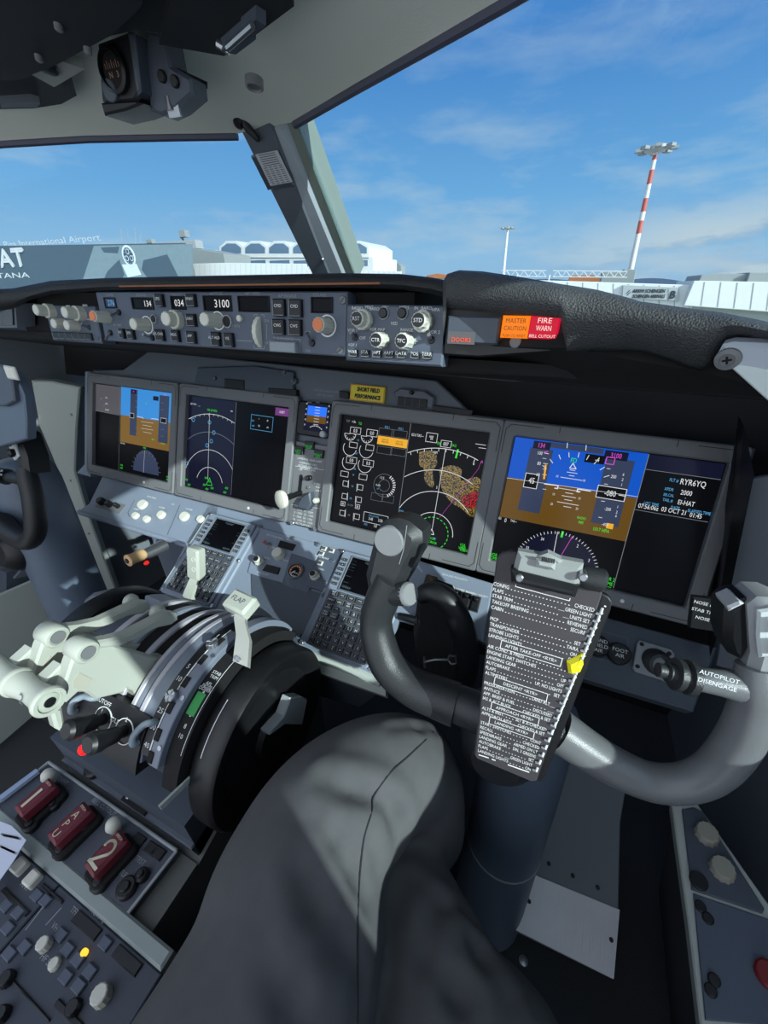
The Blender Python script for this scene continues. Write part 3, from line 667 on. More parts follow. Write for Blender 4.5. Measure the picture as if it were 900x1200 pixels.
# --- left inboard screen
rB, fB = du(1, 'second large screen from the left with a dark blue map of white range arcs')
s = Sym(fB)
s.rv(.001, s.q(274, 520)[0], -.002, -SH + .002, 'navy', .0003)
c = (245.5, 568); cu = s.q(*c); top = s.q(246, 485)[1]; R = (top - cu[1]) / 4
cl = (.002, -SH + .003, s.q(277, 500)[0], -.01)
for k in range(1, 5): s.arc(*c, R * k, 15, 165, 'white' if k != 3 else 'grey', .001, 60, cl)
s.ticks(*c, R * 4, R * 3.9, 40, 140, 20, 'white', .0008, .0012, cl)
s.l([(246, 484), (244, 562)], 'white', .0008); s.l([(277.5, 471), (271, 580)], 'grey', .0008)
s.l([(246, 560), (242, 568), (249, 569), (246, 560)], 'green', .0012)
s.bx(231, 475, .05, .012, None); s.t('GS 0 TAS---', 224, 473, .005, 'white', 'L'); s.t('QDM', 234, 476, .004, 'grey'); s.t('TRK 007 MAG', 249, 481, .006, 'green'); s.t('NAV', 272, 482, .004, 'white')
for x, y in ((227, 492), (246, 495), (251, 507), (248, 517), (243, 522), (219.5, 543)): s.arc(x, y, .0045, 0, 360, 'cyan', .0012, 8)
for x, y in ((242, 560), (246, 564), (240, 568), (249, 572), (243, 573), (219, 562), (222, 568), (264, 577), (266, 572), (267, 583)): s.t('ADF', x, y, .0062, 'green')
s.bx(307, 496, .062, .033, 'cyan', .0008)
for x, y, t in ((297, 493, 'FLAP'), (304, 491, '1'), (314, 493, '40'), (297, 499, 'VREF'), (304, 499, '152'), (314, 501, '133')): s.t(t, x, y, .0045, 'white' if x > 300 else 'cyan')
s.bx(331, 483, .038, .017, None, fill='purple', h=.001); s.t('ALERT', 331, 483, .006, 'white')
s.done(rB)
# --- right inboard screen
rC, fC = du(2, 'third large screen from the left showing engine dials beside a terrain map')
s = Sym(fC); X = lambda x: 380 + x / 4.286; Yp = lambda y: 470 + y / 4.286
def T(t, x, y, size=.0055, c='white', al='C'): s.t(t, X(x), Yp(y), size, c, al)
def B(x, y, w, h, c='white', lw=.0008, fill=None): s.bx(X(x), Yp(y), w, h, c, lw, fill)
def A(x, y, r, a0, a1, c='white', w=.001, n=24): s.arc(X(x), Yp(y), r, a0, a1, c, w, n)
T('TAT', 122, 100, .0055, 'grey'); T('+13c', 150, 104, .0055); T('TO', 182, 113, .006, 'green')
for x, y in ((132, 165), (216, 178)): A(x, y, .013, 180, 360); s.ticks(X(x), Yp(y), .009, .013, 180, 360, 6); s.l([(X(x), Yp(y)), (X(x - 28), Yp(y - 4))], 'white', .0008)
for x, y in ((158, 149), (241, 161), (138, 297), (222, 312)): B(x, y, .024, .013, fill='off'); T('0.0', x, y, .0085)
for x, y in ((130, 236), (212, 248), (125, 308), (205, 322)): A(x, y, .0155, 150, 350)
for x, y in ((147, 221), (230, 234)): B(x, y, .018, .011, fill='off')
for x, y in ((103, 366), (196, 381)): B(x, y, .018, .011)
for x, y, t, c in ((172, 197, 'N1', 'cyan'), (163, 263, 'EGT', 'cyan'), (155, 340, 'N2', 'cyan'), (148, 371, 'FF', 'cyan'), (143, 428, 'PSI', 'cyan'), (135, 488, 'OIL', 'cyan'), (132, 522, 'OIL QTY', 'grey'), (125, 572, 'VIB', 'grey'), (318, 131, 'ENG 1', 'cyan'), (386, 139, 'ENG 2', 'cyan')): T(t, x, y, .0045, c)
for x, y in ((108, 415), (182, 433), (103, 478), (175, 495), (92, 562), (165, 580)):
    sg = 1 if x > 150 else -1
    B(x, y, .012, .011); s.l([(X(x - 16 * sg), Yp(y - 18)), (X(x - 16 * sg - 2), Yp(y + 20))], 'white', .0009)
for x, y in ((95, 515), (168, 530)): B(x, y, .010, .009); T('80', x, y, .006)
for x, y in ((313, 157), (378, 166), (303, 248), (372, 256)): B(x, y, .032, .014, 'grey', .0005)
for x, y in ((307, 200), (378, 211)): B(x, y, .034, .017, None, fill='amber'); T('LOW OIL', x, y - 6, .0042, 'off'); T('PRESSURE', x, y + 6, .0042, 'off')
A(302, 424, .0235, 0, 360, 'grey', .0006, 30); s.ticks(X(302), Yp(424), .0195, .0245, 60, 300 - 360 + 0, 10, 'white', .0018); A(302, 424, .012, 0, 360, 'grey', .0006)
T('FLAPS', 272, 422, .0045, 'white'); T('1 2 5', 292, 385, .0055); T('UP', 270, 440, .004, 'cyan')
for x, y in ((266, 482), (320, 490)): B(x, y, .026, .015, 'grey', .0005)
B(258, 592, .055, .021, 'white', .0008); T('FUEL QTY KGS', 250, 578, .004, 'cyan'); T('3.45', 235, 591, .007); T('3.50', 283, 600, .007); T('KGS', 210, 618, .005, 'cyan'); T('1.8', 258, 627, .007)
s.l([(X(436), Yp(112)), (X(374), Yp(562))], 'grey', .0010)
c = (X(541), Yp(664)); cu = s.q(*c); R = (s.q(X(609), Yp(240))[1] - cu[1]) / 4
cl = (s.q(X(408), Yp(300))[0] + .002, -SH + .004, SW - .012, -.01)
for k in range(1, 5): s.arc(*c, R * k, 2, 178, 'white', .0011, 72, cl)
s.ticks(*c, R * 4, R * 3.86, 40, 150, 22, 'white', .001, .0012, cl)
s.l([(X(610), Yp(240)), (X(543), Yp(640))], 'white', .0009); s.l([(X(541), Yp(642)), (X(531), Yp(668)), (X(551), Yp(670)), (X(541), Yp(642))], 'white', .0013)
s.arc(*c, R * .78, 0, 360, 'green', .0013, 48, None, True); s.l([(X(404), Yp(572)), (X(470), Yp(628))], 'green', .0013)
T('GS 0 TAS---', 470, 172, .006, 'white'); B(540, 184, .022, .017, 'white', .0008); T('RNP', 540, 180, .005); T('4.0', 540, 190, .005)
T('TRK', 578, 213, .006, 'green'); T('007', 612, 216, .0078); T('MAG', 650, 223, .006, 'green'); B(612, 216, .020, .012, 'white', .0008)
T('NM', 560, 258, .006); T('5', 566, 433, .006); s.l([(X(672), Yp(245)), (X(662), Yp(285))], 'green', .0035); T('6', 752, 312, .008)
s.l([(X(760), Yp(215)), (X(812), Yp(222))], 'white', .0008); s.l([(X(776), Yp(234)), (X(812), Yp(239))], 'white', .0008)
s.l([(X(790), Yp(300)), (X(775), Yp(340)), (X(580), Yp(585))], 'magenta', .0004); T('^', 792, 310, .01, 'magenta')
for x, y in ((520, 680), (545, 690), (530, 705), (505, 712), (553, 712), (696, 722), (698, 735), (694, 748), (712, 750), (688, 738)): T('VOR', x, y, .006, 'green')
T('WXR', 388, 552, .005, 'cyan'); T('TERR', 388, 588, .005, 'cyan'); T('TFC', 555, 690, .004, 'cyan')
def blob(pts, c, h):
    P_ = crom([(X(x), Yp(y)) for x, y in pts + pts[:1]], 3)[:-1]; s.poly(P_, c, h)
sp_ = bpy.data.materials.new('terrain speckle'); sp_.use_nodes = True; n_ = sp_.node_tree.nodes; pb = n_['Principled BSDF']
tx = n_.new('ShaderNodeTexNoise'); tx.inputs['Scale'].default_value = 420; tx.inputs['Detail'].default_value = 1; tcx = n_.new('ShaderNodeTexCoord'); gt = n_.new('ShaderNodeMath'); gt.operation = 'GREATER_THAN'; gt.inputs[1].default_value = .5
sp_.node_tree.links.new(tcx.outputs['Object'], tx.inputs['Vector']); sp_.node_tree.links.new(tx.outputs['Fac'], gt.inputs[0]); sp_.node_tree.links.new(gt.outputs[0], pb.inputs['Emission Strength'])
pb.inputs['Base Color'].default_value = (.003, .003, .004, 1); pb.inputs['Emission Color'].default_value = (*lin((136, 110, 30)), 1); pb.inputs['Roughness'].default_value = .2
sr_ = sp_.copy(); sr_.name = 'terrain speckle red'; sr_.node_tree.nodes['Principled BSDF'].inputs['Emission Color'].default_value = (*lin((176, 24, 34)), 1)
DM += [sp_, sr_]; DI['spk'] = len(DM) - 2; DI['spr'] = len(DM) - 1
blob([(478, 255), (520, 248), (560, 262), (566, 320), (545, 350), (552, 420), (535, 432), (505, 400), (500, 340), (478, 320)], 'spk', .0005)
blob([(578, 340), (640, 322), (690, 345), (690, 400), (770, 380), (790, 440), (770, 560), (735, 580), (690, 540), (640, 510), (590, 440)], 'spk', .0005)
blob([(692, 478), (735, 462), (776, 455), (770, 520), (735, 538), (700, 520)], 'spr', .0008)
s.done(rC)
# --- right outboard screen
rD, fD = du(3, 'rightmost large screen with a big blue and brown horizon and flight details')
s = Sym(fD)
ud = s.q(741, 605)[0]; vd_ = s.q(669, 571)[1]; s.rv(.001, ud, -.001, vd_, 'sky'); s.rv(.001, ud, vd_, s.q(660, 620)[1], 'brown'); s.rv(ud, SW - .002, -.002, s.q(800, 556)[1], 'navy', .0003)
u = s.q(741, 605)[0]; s.b.line(fD, [(u, -.002), (u, -SH + .002)], .0009, .0012, DI['grey'])
u1 = SW - .002; v1 = s.q(800, 556)[1]; s.b.line(fD, [(u, v1), (u1, v1)], .0007, .0012, DI['grey']); v2 = s.q(790, 605)[1]; s.b.line(fD, [(u, v2), (u1, v2)], .0007, .0012, DI['grey'])
s.r(622, 524, 632, 602, 'tape', .0006); s.r(711, 536, 724, 618, 'tape', .0006)
s.bx(635, 522, .028, .013, None, fill='navy'); s.t('134', 635, 522, .0095, 'magenta'); s.bx(722, 534, .034, .014, None, fill='navy'); s.t('3100', 722, 534, .0095, 'magenta')
s.bx(697, 538, .030, .014, None, fill='off'); s.t('-4', 700, 538.5, .009)
s.b.rect(fD, *s.q(642, 524), *s.q(708, 526), .0006, DI['tape'])
for x in (665, 687): s.l([(x, 518.5 + (x - 665) * .13), (x - .6, 525 + (x - 665) * .13)], 'white', .001)
for y, t in ((531, '100'), (543, '80'), (556, '60')): s.t(t, 633 - (y - 531) * .1, y, .0068, 'white'); s.l([(638 - (y - 531) * .1, y), (643 - (y - 531) * .1, y + .7)], 'white', .0008)
for y in (537, 549.5, 573): s.l([(624 + 12, y), (640, y + .6)], 'white', .0007)
s.l([(639.5, 545), (637.5, 561)], 'amber', .003); s.l([(642, 529), (637, 530), (642, 532)], 'magenta', .0012)
s.bx(622.5, 563.5, .022, .025, 'white', .001, 'off'); s.t('45', 623, 563, .012)
s.t('FD', 672.5, 539.5, .0095, 'green'); s.l([(671.5, 543), (667.5, 548.5), (675, 549.5), (671.5, 543)], 'white', .0012)
c = (669, 571.5); s.ticks(*c, .052, .060, 30, 150, 8, 'white', .001); 
for k, y in enumerate((551, 554, 557.5, 561, 574, 578, 582, 586, 590, 594)):
    wd = (.008, .016, .008, .034, .034, .012, .022, .012, .034, .012)[k]; u_, v_ = s.q(668 - (y - 571) * .14, y); s.b.line(fD, [(u_ - wd / 2, v_), (u_ + wd / 2, v_)], .0009, .0012, DI['white'])
for x, y, t in ((653, 558, '10'), (684.5, 563, '10'), (649, 579, '10'), (679, 584, '10'), (646.5, 590.5, '20'), (676, 596, '20')): s.t(t, x, y, .0048)
s.l([(638, 567), (654, 569), (653.5, 572.5), (650, 572)], 'white', .0018); s.l([(692, 575.5), (677, 573), (676, 576), (679, 576.5)], 'white', .0018); s.l([(594, 560), (747, 582)], 'white', .0006)
s.bx(716, 578, .042, .020, 'white', .001, 'off'); s.t('-080', 715, 578, .011); s.l([(725, 580), (733, 581.5)], 'white', .0012)
for y, t in ((558.5, '200'), (596.5, '-200'), (614.5, '-400')): s.t(t, 719 - (y - 558) * .18, y, .0062)
for y in (549, 567, 587, 606): s.l([(711 - (y - 549) * .17, y), (715 - (y - 549) * .17, y + .6)], 'white', .0008)
for k, y in enumerate((556, 562, 568, 594, 600, 604.5)): s.t(('6', '2', '1', '1', '2', '6')[k], 730.5 - (y - 556) * .18, y, .0055)
s.poly([(729, 553), (733, 556), (736, 566), (734, 580), (730, 583)], 'tape', .0007)
s.bx(715, 540, .012, .011, 'magenta', .0012)
s.t('RADIO', 681.5, 607, .0052, 'green'); s.t('440', 680.5, 612, .0062, 'green'); s.t('1017 HPA', 704.5, 621, .007, 'green'); s.bx(714.5, 616.5, .010, .009, None, fill='amber')
s.t('GS', 586, 607, .005, 'white'); s.t('0', 592.5, 609.5, .0085); s.t('TAS---', 602, 610.5, .005)
u_, v_ = s.q(649, 668); R = .070
s.b.flat(fD, [(u_ + R * .98 * math.cos(PI * k / 20), v_ + R * .98 * math.sin(PI * k / 20)) for k in range(21)], .0003, DI['navy'])
s.ticks(649, 668, R, R * .94, -20, 200, 44, 'white', .0008); s.l([(653.5, 623), (645, 668)], 'white', .0009)
for k, (a, t) in enumerate(((150, '33'), (120, '34'), (62, '2'), (32, '3'), (8, '6'))): a = math.radians(a); s.b.text(fD, t, u_ + R * .84 * math.cos(a), v_ + R * .84 * math.sin(a), .0056, DI['white'], .0014, sx=.7)
s.l([(659.5, 623), (658, 629)], 'green', .0035); s.l([(670, 630), (655, 655)], 'magenta', .0008); s.t('^', 670, 631, .010, 'magenta')
for x, y, t in ((580, 650, 'VOR 1'), (713.5, 678, 'VOR 2'), (713, 683.5, 'DME'), (714, 687, '---'), (579, 654, 'DME')): s.t(t, x, y, .0072, 'green')
for x, y, t, c, sz, al in ((795, 563.5, 'FLT #', 'cyan', .0058, 'R'), (812, 566, 'RYR6YQ', 'white', .0105, 'C'), (789, 574, 'XPDR', 'cyan', .0055, 'R'), (804, 577.5, '2000', 'white', .0088, 'C'), (789.5, 581, 'SELCAL', 'cyan', .005, 'R'),
                           (803, 583, '-', 'white', .006, 'C'), (788, 587, 'TAIL #', 'cyan', .0055, 'R'), (804, 589.5, 'EI-HAT', 'white', .0085, 'C'), (763, 590.5, 'UTC TIME', 'cyan', .0055, 'C'), (759.5, 594, '07:56:06z', 'white', .0085, 'C'),
                           (791, 595, 'DATE', 'cyan', .0055, 'C'), (789, 598.5, '03 OCT 21', 'white', .0085, 'C'), (819, 600, 'ELAPSED TIME', 'cyan', .0055, 'C'), (815, 604, '01:45', 'white', .0085, 'C')): s.t(t, x, y, sz, c, al)
s.done(rD)
# ------------------------------------------------------------------ standby display and landing gear panel
f = PM
r = thing('standby_display', 'small square standby horizon screen between the two middle large screens', 'screen', f.w(371, 505))
pts = [f.uv(*p) for p in ((353, 470), (391, 474), (386, 513), (349, 509))]
b = MB(); b.prism(f, rr(pts[3][0], pts[3][1], pts[1][0], pts[1][1], .01), -.006, .010, .003)
b.build('case', M['black'], r)
a = f.uv(358.5, 472.5, .0105); d = f.uv(384, 508, .0105)
b = MB(); b.rect(f, a[0], d[1], d[0], a[1], .0105, 0); vm = a[1] + (d[1] - a[1]) * .42
b.rect(f, a[0] + .006, vm, d[0] - .008, a[1] - .004, .0108, 1); b.rect(f, a[0] + .006, d[1] + .018, d[0] - .008, vm, .0108, 2)
for k in range(5): b.text(f, '20', d[0] - .004, d[1] + .012 + k * .011, .0035, 3, .011, sx=.7); b.text(f, '60', a[0] + .003, d[1] + .012 + k * .011, .0035, 3, .011, sx=.7)
um = (a[0] + d[0]) / 2
for k in range(-3, 4): b.line(f, [(um - .006, vm + k * .006), (um + .006, vm + k * .006)], .0008, .0112, 3)
b.arc(f, (um, d[1] - .012), .024, 50, 130, .0015, .0112, 3, 14, None, True)
b.build('screen', [E_['navy'], emis('standby blue', (40, 110, 240), 1.2), E_['brown'], E_['white']], r)
b = MB(); c = f.uv(380, 509, .012); b.cyl(f, *c, .007, .010, .022, 16, .002); b.build('adjust_knob', mat('clear grey knob', (176, 182, 184), .3), r)
for px in (363, 373): b = MB(); c = f.uv(px, 471.5, .01); b.box(f, c[0] - .005, c[1] - .0015, c[0] + .005, c[1] + .0015, .01, .012, .0005); b.build('button', M['panel'], r)
r = thing('landing_gear_panel', 'narrow landing gear panel with three green lamps and a clear wheel shaped lever', 'panel', f.w(360, 630))
pts = [f.uv(*p) for p in ((348, 517), (387, 521), (377, 624), (339, 615))]
b = MB(); b.prism(f, [(pts[0][0], pts[0][1]), (pts[1][0], pts[0][1]), (pts[1][0] - .0, -.256), (pts[0][0], -.256)], -.006, .003, .001)
c0, c1 = pts[0][0], pts[1][0]; um = (c0 + c1) / 2; w_ = c1 - c0
for k, (px, py, t, sz) in enumerate(((364, 539, 'LANDING GEAR LIMIT', .0045), (362, 543.5, 'OPERATING (IAS)', .0042), (362, 547, 'EXTEND 270K-.82M', .0042), (362, 550, 'RETRACT 235K', .0042), (353.5, 550, 'UP', .0055), (352, 582, 'DN', .0055), (373, 567, 'OVRD', .0042), (374, 571, 'FLAP', .004), (374, 575, 'LIMIT', .004), (357, 594.5, 'FLAPS LIMIT (IAS)', .0045), (357, 598.5, '1 - 250K  15 - 200K', .0045), (357, 602.5, '2 - 250K  25 - 190K', .0045), (356, 606.5, '5 - 250K  30 - 175K', .0045), (356, 610.5, '10 - 210K 40 - 162K', .0045), (356, 614.5, 'ALT FLAP EXT', .0045))):
    b.text(f, t, *f.uv(px, py), sz, 1, .0035, 'C')
b.line(f, [f.uv(347, 546), f.uv(382, 551)], .0008, .0035, 1); b.line(f, [f.uv(343, 591), f.uv(377, 596)], .0008, .0035, 1)
b.build('faceplate', [M['bezel'], M['white']], r)
for px, py, t in ((364.5, 522, 'NOSE'), (352.5, 527.5, 'LEFT'), (375.5, 532, 'RIGHT')):
    b = MB(); c = f.uv(px, py); b.box(f, c[0] - .0115, c[1] - .0085, c[0] + .0115, c[1] + .0085, .003, .009, .001)
    b.text(f, t, c[0], c[1] - .002, .005, 1, .0095); b.text(f, 'GEAR', c[0], c[1] - .0065, .0035, 1, .0095); b.build('gear_lamp', [M['black'], emis('gear green', (40, 170, 70), 1.0)], r)
b = MB(); a = f.uv(354, 556); d = f.uv(353, 578); b.box(f, a[0] - .0045, d[1], a[0] + .0045, a[1], .003, .0036, 0, 0, .004); b.build('slot', M['matte'], r)
lv = MB(); p0 = f.w(353, 577, .0); p1 = f.w(353, 577, 0) + f.n * .062 + f.v * -.012; lv.tube([p0, p1], [.006, .005], 10); lo = lv.build('gear_lever', M['black'], r)
kb = MB(); kb.lathe(p1 - Vector((.004, 0, 0)) - f.u * .002, Vector((-.35, -.9, .15)), [(.010, -.006), (.019, -.005), (.0205, 0), (.019, .005), (.012, .0075)], 22)
kb.build('wheel_knob', mat('translucent ivory knob', (226, 224, 206), .25, coat=.4), lo)
b = MB(); c = f.uv(364, 560); b.cyl(f, *c, .0065, .003, .010, 14, .001); b.cyl(f, *c, .0035, .01, .018, 10, .001); b.build('guarded_button', M['black'], r)
b = MB(); c = f.uv(363, 571); b.cyl(f, *c, .004, .003, .007, 12, .001); b.build('rivet', M['bezel'], r)
b = MB(); b.prism(f, [f.uv(*p) for p in ((355, 588), (361, 580), (369, 576), (371, 590), (366, 597), (355, 594))], .003, .022, .003); b.build('flap_lock_cover', M['plate'], r)
b = MB(); c = f.uv(374, 586); b.cyl(f, *c, .006, .003, .02, 14, .002); b.build('lamp_knob', M['knob'], r)
for px, py in ((343.5, 612.5), (370.5, 619.5)): b = MB(); c = f.uv(px, py); b.cyl(f, *c, .0055, .003, .006, 14, .001); b.line(f, [(c[0] - .003, c[1] - .003), (c[0] + .003, c[1] + .003)], .001, .0064, 1); b.build('fastener', [M['metal'], M['groove']], r)
# ------------------------------------------------------------------ glareshield
gs = thing('glareshield', 'long black padded glareshield over the instrument panel under the windshields', 'glareshield', (0, .60, 1.0))
def prof(rows, m, name, close=False):
    b = MB(); b.grid(rows); return b.build(name, m, gs, 60)
xs = [-90, -30, 15, 35, 60, 120, 200, 300, 400, 470, 505, 526]
tp = [346, 340, 338, 334, 329, 326, 324, 322, 320, 321, 325, 329]
bt = [372, 366, 362, 352, 345, 340.5, 339, 338, 337, 339, 344, 350]
def Yl(px): return .445 - (0.06 * ((40 - px) / 130.0) if px < 40 else 0)
rows = []
for x, t, o in zip(xs, tp, bt):
    y = Yl(x); P_ = [aty(x, o, y + .06), aty(x, o, y + .004), aty(x, (t * .3 + o * .7), y - .004), aty(x, t * .75 + o * .25, y - .002), aty(x, t, y + .008)]
    top = P_[-1]; P_ += [top + Vector((0, .03, -.001)), Vector((top.x, .72, top.z - .012)), Vector((top.x, .82, 1.06))]
    rows.append(P_)
prof(rows, M['lip'], 'padded_lip')
b = MB(); b.tube([aty(140, 335.5, .438), aty(300, 333.5, .437), aty(445, 332, .437)], .0011, 8); b.build('reflection_line', mat('orange brown reflection', (150, 92, 58), .5), gs)  # orange reflection under the lip, built as a coloured strip
# soffit: dark underside that runs from the control panels forward to the instrument panel
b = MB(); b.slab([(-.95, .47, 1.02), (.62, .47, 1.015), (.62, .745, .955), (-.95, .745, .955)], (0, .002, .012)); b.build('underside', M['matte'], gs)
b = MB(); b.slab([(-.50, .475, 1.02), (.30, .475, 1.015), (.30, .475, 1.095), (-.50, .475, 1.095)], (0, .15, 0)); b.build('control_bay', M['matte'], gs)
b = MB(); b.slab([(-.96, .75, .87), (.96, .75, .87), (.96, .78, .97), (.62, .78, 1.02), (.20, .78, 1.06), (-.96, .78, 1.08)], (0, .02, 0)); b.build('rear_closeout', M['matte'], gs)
# right half: thick textured pad with a recess for the warning lights
cols = [(519, 330, 405), (524, 321, 412), (532, 318.5, 415), (560, 320, 418), (600, 326, 411), (640, 333, 410), (657, 336, 410), (664, 337, 410.5), (700, 343, 411.5), (735, 352, 411.5), (753, 357.5, 413), (785, 362, 423), (808, 365.5, 432), (822, 367.5, 434.5), (833, 369, 427), (842, 370, 414), (852, 371.5, 400), (868, 374.5, 396), (900, 381, 402), (960, 396, 420), (1040, 418, 448)]
def Yr(px): return .435 - .00022 * (px - 520)
rows = []
for x, t, o in cols:
    y = Yr(x); rec = 523 < x < 660
    o2 = (361 + (x - 523) * .085) if rec else o
    n = 6; P_ = [aty(x, o2 + 1.0, y + .10), aty(x, o2 + .5, y + .018)]
    bul = [.006, -.001, -.004, -.005, -.004, 0.0, .008]
    for k in range(7):
        tt = k / 6; yy = y + bul[k] + (.022 * (1 - tt) ** 2 if not rec and x > 664 else 0); P_.append(aty(x, o2 + (t - o2) * tt, yy))
    top = P_[-1]; P_ += [top + Vector((0, .02, .002)), top + Vector((0, .06, -.004)), Vector((top.x, max(.80 - .35 * max(0, top.x), top.y + .1), 1.05))]
    rows.append(P_)
prof(rows, M['pad'], 'padded_hood')
# dark cavity wall below the hood on the right
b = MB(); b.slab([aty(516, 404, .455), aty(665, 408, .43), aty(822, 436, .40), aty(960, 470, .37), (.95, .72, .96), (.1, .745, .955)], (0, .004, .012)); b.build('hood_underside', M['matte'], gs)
# warning light panel in the recess
RY = tilt(aty(590, 385, .445), 4)
r = thing('warning_light_panel', 'black recessed warning light panel with amber and red lit buttons in the right glareshield', 'panel', RY.w(590, 410))
b = MB(); b.prism(RY, [RY.uv(*p) for p in ((520, 360), (664, 360), (664, 412), (560, 419), (519, 416))], -.03, 0, .002); b.build('backplate', M['black'], r)
def wl(x0, y0, x1, y1, name, m, lines, mt, bev=.0015, h=.010, sk=.0):
    b = MB(); a = RY.uv(x0, y0, h); d = RY.uv(x1, y1, h); b.box(RY, a[0], d[1], d[0], a[1], 0, h, bev)
    cu = (a[0] + d[0]) / 2; hh = a[1] - d[1]
    for t, k, sz, wd in lines: b.text(RY, t, cu, d[1] + hh * k, hh * sz, 1, h + .0006, width=(d[0] - a[0]) * wd)
    return b.build(name, [m, mt], r)
wl(525, 370, 582, 404, 'system_annunciator', M['plate'], (), M['white'])
b = MB(); a = RY.uv(525.5, 388, .011); d = RY.uv(556, 404, .011); b.rect(RY, a[0], d[1], d[0], a[1], .0112, 0); b.text(RY, 'DOORS', a[0] + (d[0] - a[0]) * .5, d[1] + (a[1] - d[1]) * .35, .0042, 1, .0118); b.build('lit_caption', [mat('caption grey', (92, 90, 92), .4), emis('caption orange', (255, 92, 40), 1.3)], r)
o = wl(589.5, 369.5, 618, 397, 'master_caution_light', emis('lit amber', (255, 132, 16), 1.0), (('MASTER', .78, .2, .72), ('CAUTION', .45, .2, .8), ('PUSH TO RESET', .12, .12, .82)), mat('amber lettering', (120, 52, 8), .5))
o = wl(622, 369, 652.5, 398, 'fire_warning_light', emis('lit red', (206, 18, 52), 1.0), (('FIRE', .78, .22, .45), ('WARN', .46, .22, .5), ('BELL CUTOUT', .12, .13, .86)), emis('warning letters', (255, 222, 216), 1.1))
for px in (604, 636):
    b = MB(); c = RY.uv(px, 401, .004); b.cyl(RY, *c, .006, 0, .005, 14, .001); b.build('light_tab', M['bezel'], r)
# ------------------------------------------------------------------ control panels set in the glareshield
MC = tilt((0, .452, 1.065), 8)
def kn(f, px, py, r, h, m, parent, name='knob', flute=.045, tip=None, ring=None, h0=0.002, dual=None, face=None):
    u, v = f.uv(px, py, h0); b = MB()
    if dual:
        b.cyl(f, u, v, dual, h0, h0 + h * .45, 24, .001, 0, flute=.03)
    b.cyl(f, u, v, r * 1.06, h0, h0 + h, 24, .0012, 0, r1=r * .96, flute=flute)
    if ring: b.lathe(f.P(u, v, h0), f.n, [(ring, 0), (ring, .0012), (ring * .86, .0012)], 24, 1, caps=False)
    if face: b.cyl(f, u, v, r * .80, h0 + h, h0 + h + .0006, 18, 0, 2); b.text(f, face, u, v, r * .46, 1, h0 + h + .0012)
    mats = [m, M['white'], M['black']]
    o = b.build(name, mats, parent)
    if tip:
        t = MB(); t.cyl(f, u, v, r * .82, h0 + h - .001, h0 + h + .0012, 18, .0004); t.build('knob_insert', tip, o)
    return o
def btn(f, x0, y0, x1, y1, parent, t='', h=.006, m=None, name='button', edge=True, h0=.002):
    a = f.uv(x0, y0, h0); d = f.uv(x1, y1, h0); b = MB(); b.box(f, a[0], d[1], d[0], a[1], h0, h0 + h, .0012)
    if t: b.text(f, t, (a[0] + d[0]) / 2, (a[1] + d[1]) / 2 + .002, .0036, 1, h0 + h + .0005)
    if edge: b.line(f, [(a[0] + .001, a[1] - .001), (a[0] + .001, d[1] + .001), (d[0] - .001, d[1] + .001)], .0006, h0 + h + .0005, 2)
    return b.build(name, [m or M['black'], M['white'], M['dim']], parent)
def lcd(f, x0, y0, x1, y1, parent, t, name='readout', al='R', c=None, lit=None):
    a = f.uv(x0, y0, .002); d = f.uv(x1, y1, .002); b = MB(); g = .0016
    b.frame(f, rr(a[0] - g, d[1] - g, d[0] + g, a[1] + g), rr(a[0], d[1], d[0], a[1]), .0, .0045, .0008, 2, .001)
    b.rect(f, a[0], d[1], d[0], a[1], .0022, 0)
    if t: b.text(f, t, d[0] - .0025 if al == 'R' else (a[0] + d[0]) / 2, (a[1] + d[1]) / 2, (a[1] - d[1]) * .62, 1, .0028, al)
    return b.build(name, [lit or M['screen'], c or E_['white'], M['black']], parent)
def tog(f, px, py, parent, ang=0.0, L=.014, m=None, r=.0022):
    u, v = f.uv(px, py, .002); b = MB(); b.cyl(f, u, v, .0042, .002, .005, 12, .0006, 1)
    p = f.P(u, v, .004); d = f.n * math.cos(ang) + f.v * math.sin(ang); b.tube([p, p + d * L], [r * .7, r], 10); return b.build('toggle_switch', [m or M['metal'], M['black']], parent)
r = thing('mode_control_panel', 'long blue grey autopilot control panel with lit numbers and cream knobs under the glareshield lip', 'panel', MC.w(260, 410))
b = MB()
TLx = MC.uv(117, 343); BRx = MC.uv(406, 420)
mp_ = [MC.uv(*p) for p in ((113, 342), (406, 344), (407, 419), (118, 399))]
b.prism(MC, [(mp_[0][0], mp_[3][1]), (mp_[2][0], mp_[3][1]), (mp_[2][0], mp_[0][1]), (mp_[0][0], mp_[0][1])], -.02, .002, .0015)
lab = ((130, 346, 'COURSE'), (167, 346, 'IAS/MACH'), (209, 346, 'HEADING'), (255, 344.5, 'ALTITUDE'), (297, 344.5, 'VERT SPEED'), (338, 347, 'A/P ENGAGE'), (376, 346, 'COURSE'), (336, 397, 'DISENGAGE'), (139, 381, 'A/T ARM'), (314, 376, 'DN'), (314, 402, 'UP'), (362, 390, 'OFF'), (362, 411, 'ON'), (276, 382, 'ALT INTV'))
for px, py, t in lab: b.text(MC, t, *MC.uv(px, py), .0034, 1, .0025)
for pts in (((303, 369), (299, 369), (299, 372)), ((308, 369), (311, 369), (311, 372)), ((299, 404), (299, 408), (311, 409), (311, 405)), ((278, 399), (297, 400)), ((314, 380), (314, 398)), ((322, 394), (322, 396), (353, 398), (353, 412))): b.line(MC, [MC.uv(*p) for p in pts], .0007, .0025, 1)
b.build('faceplate', [M['mcp'], M['dim']], r)
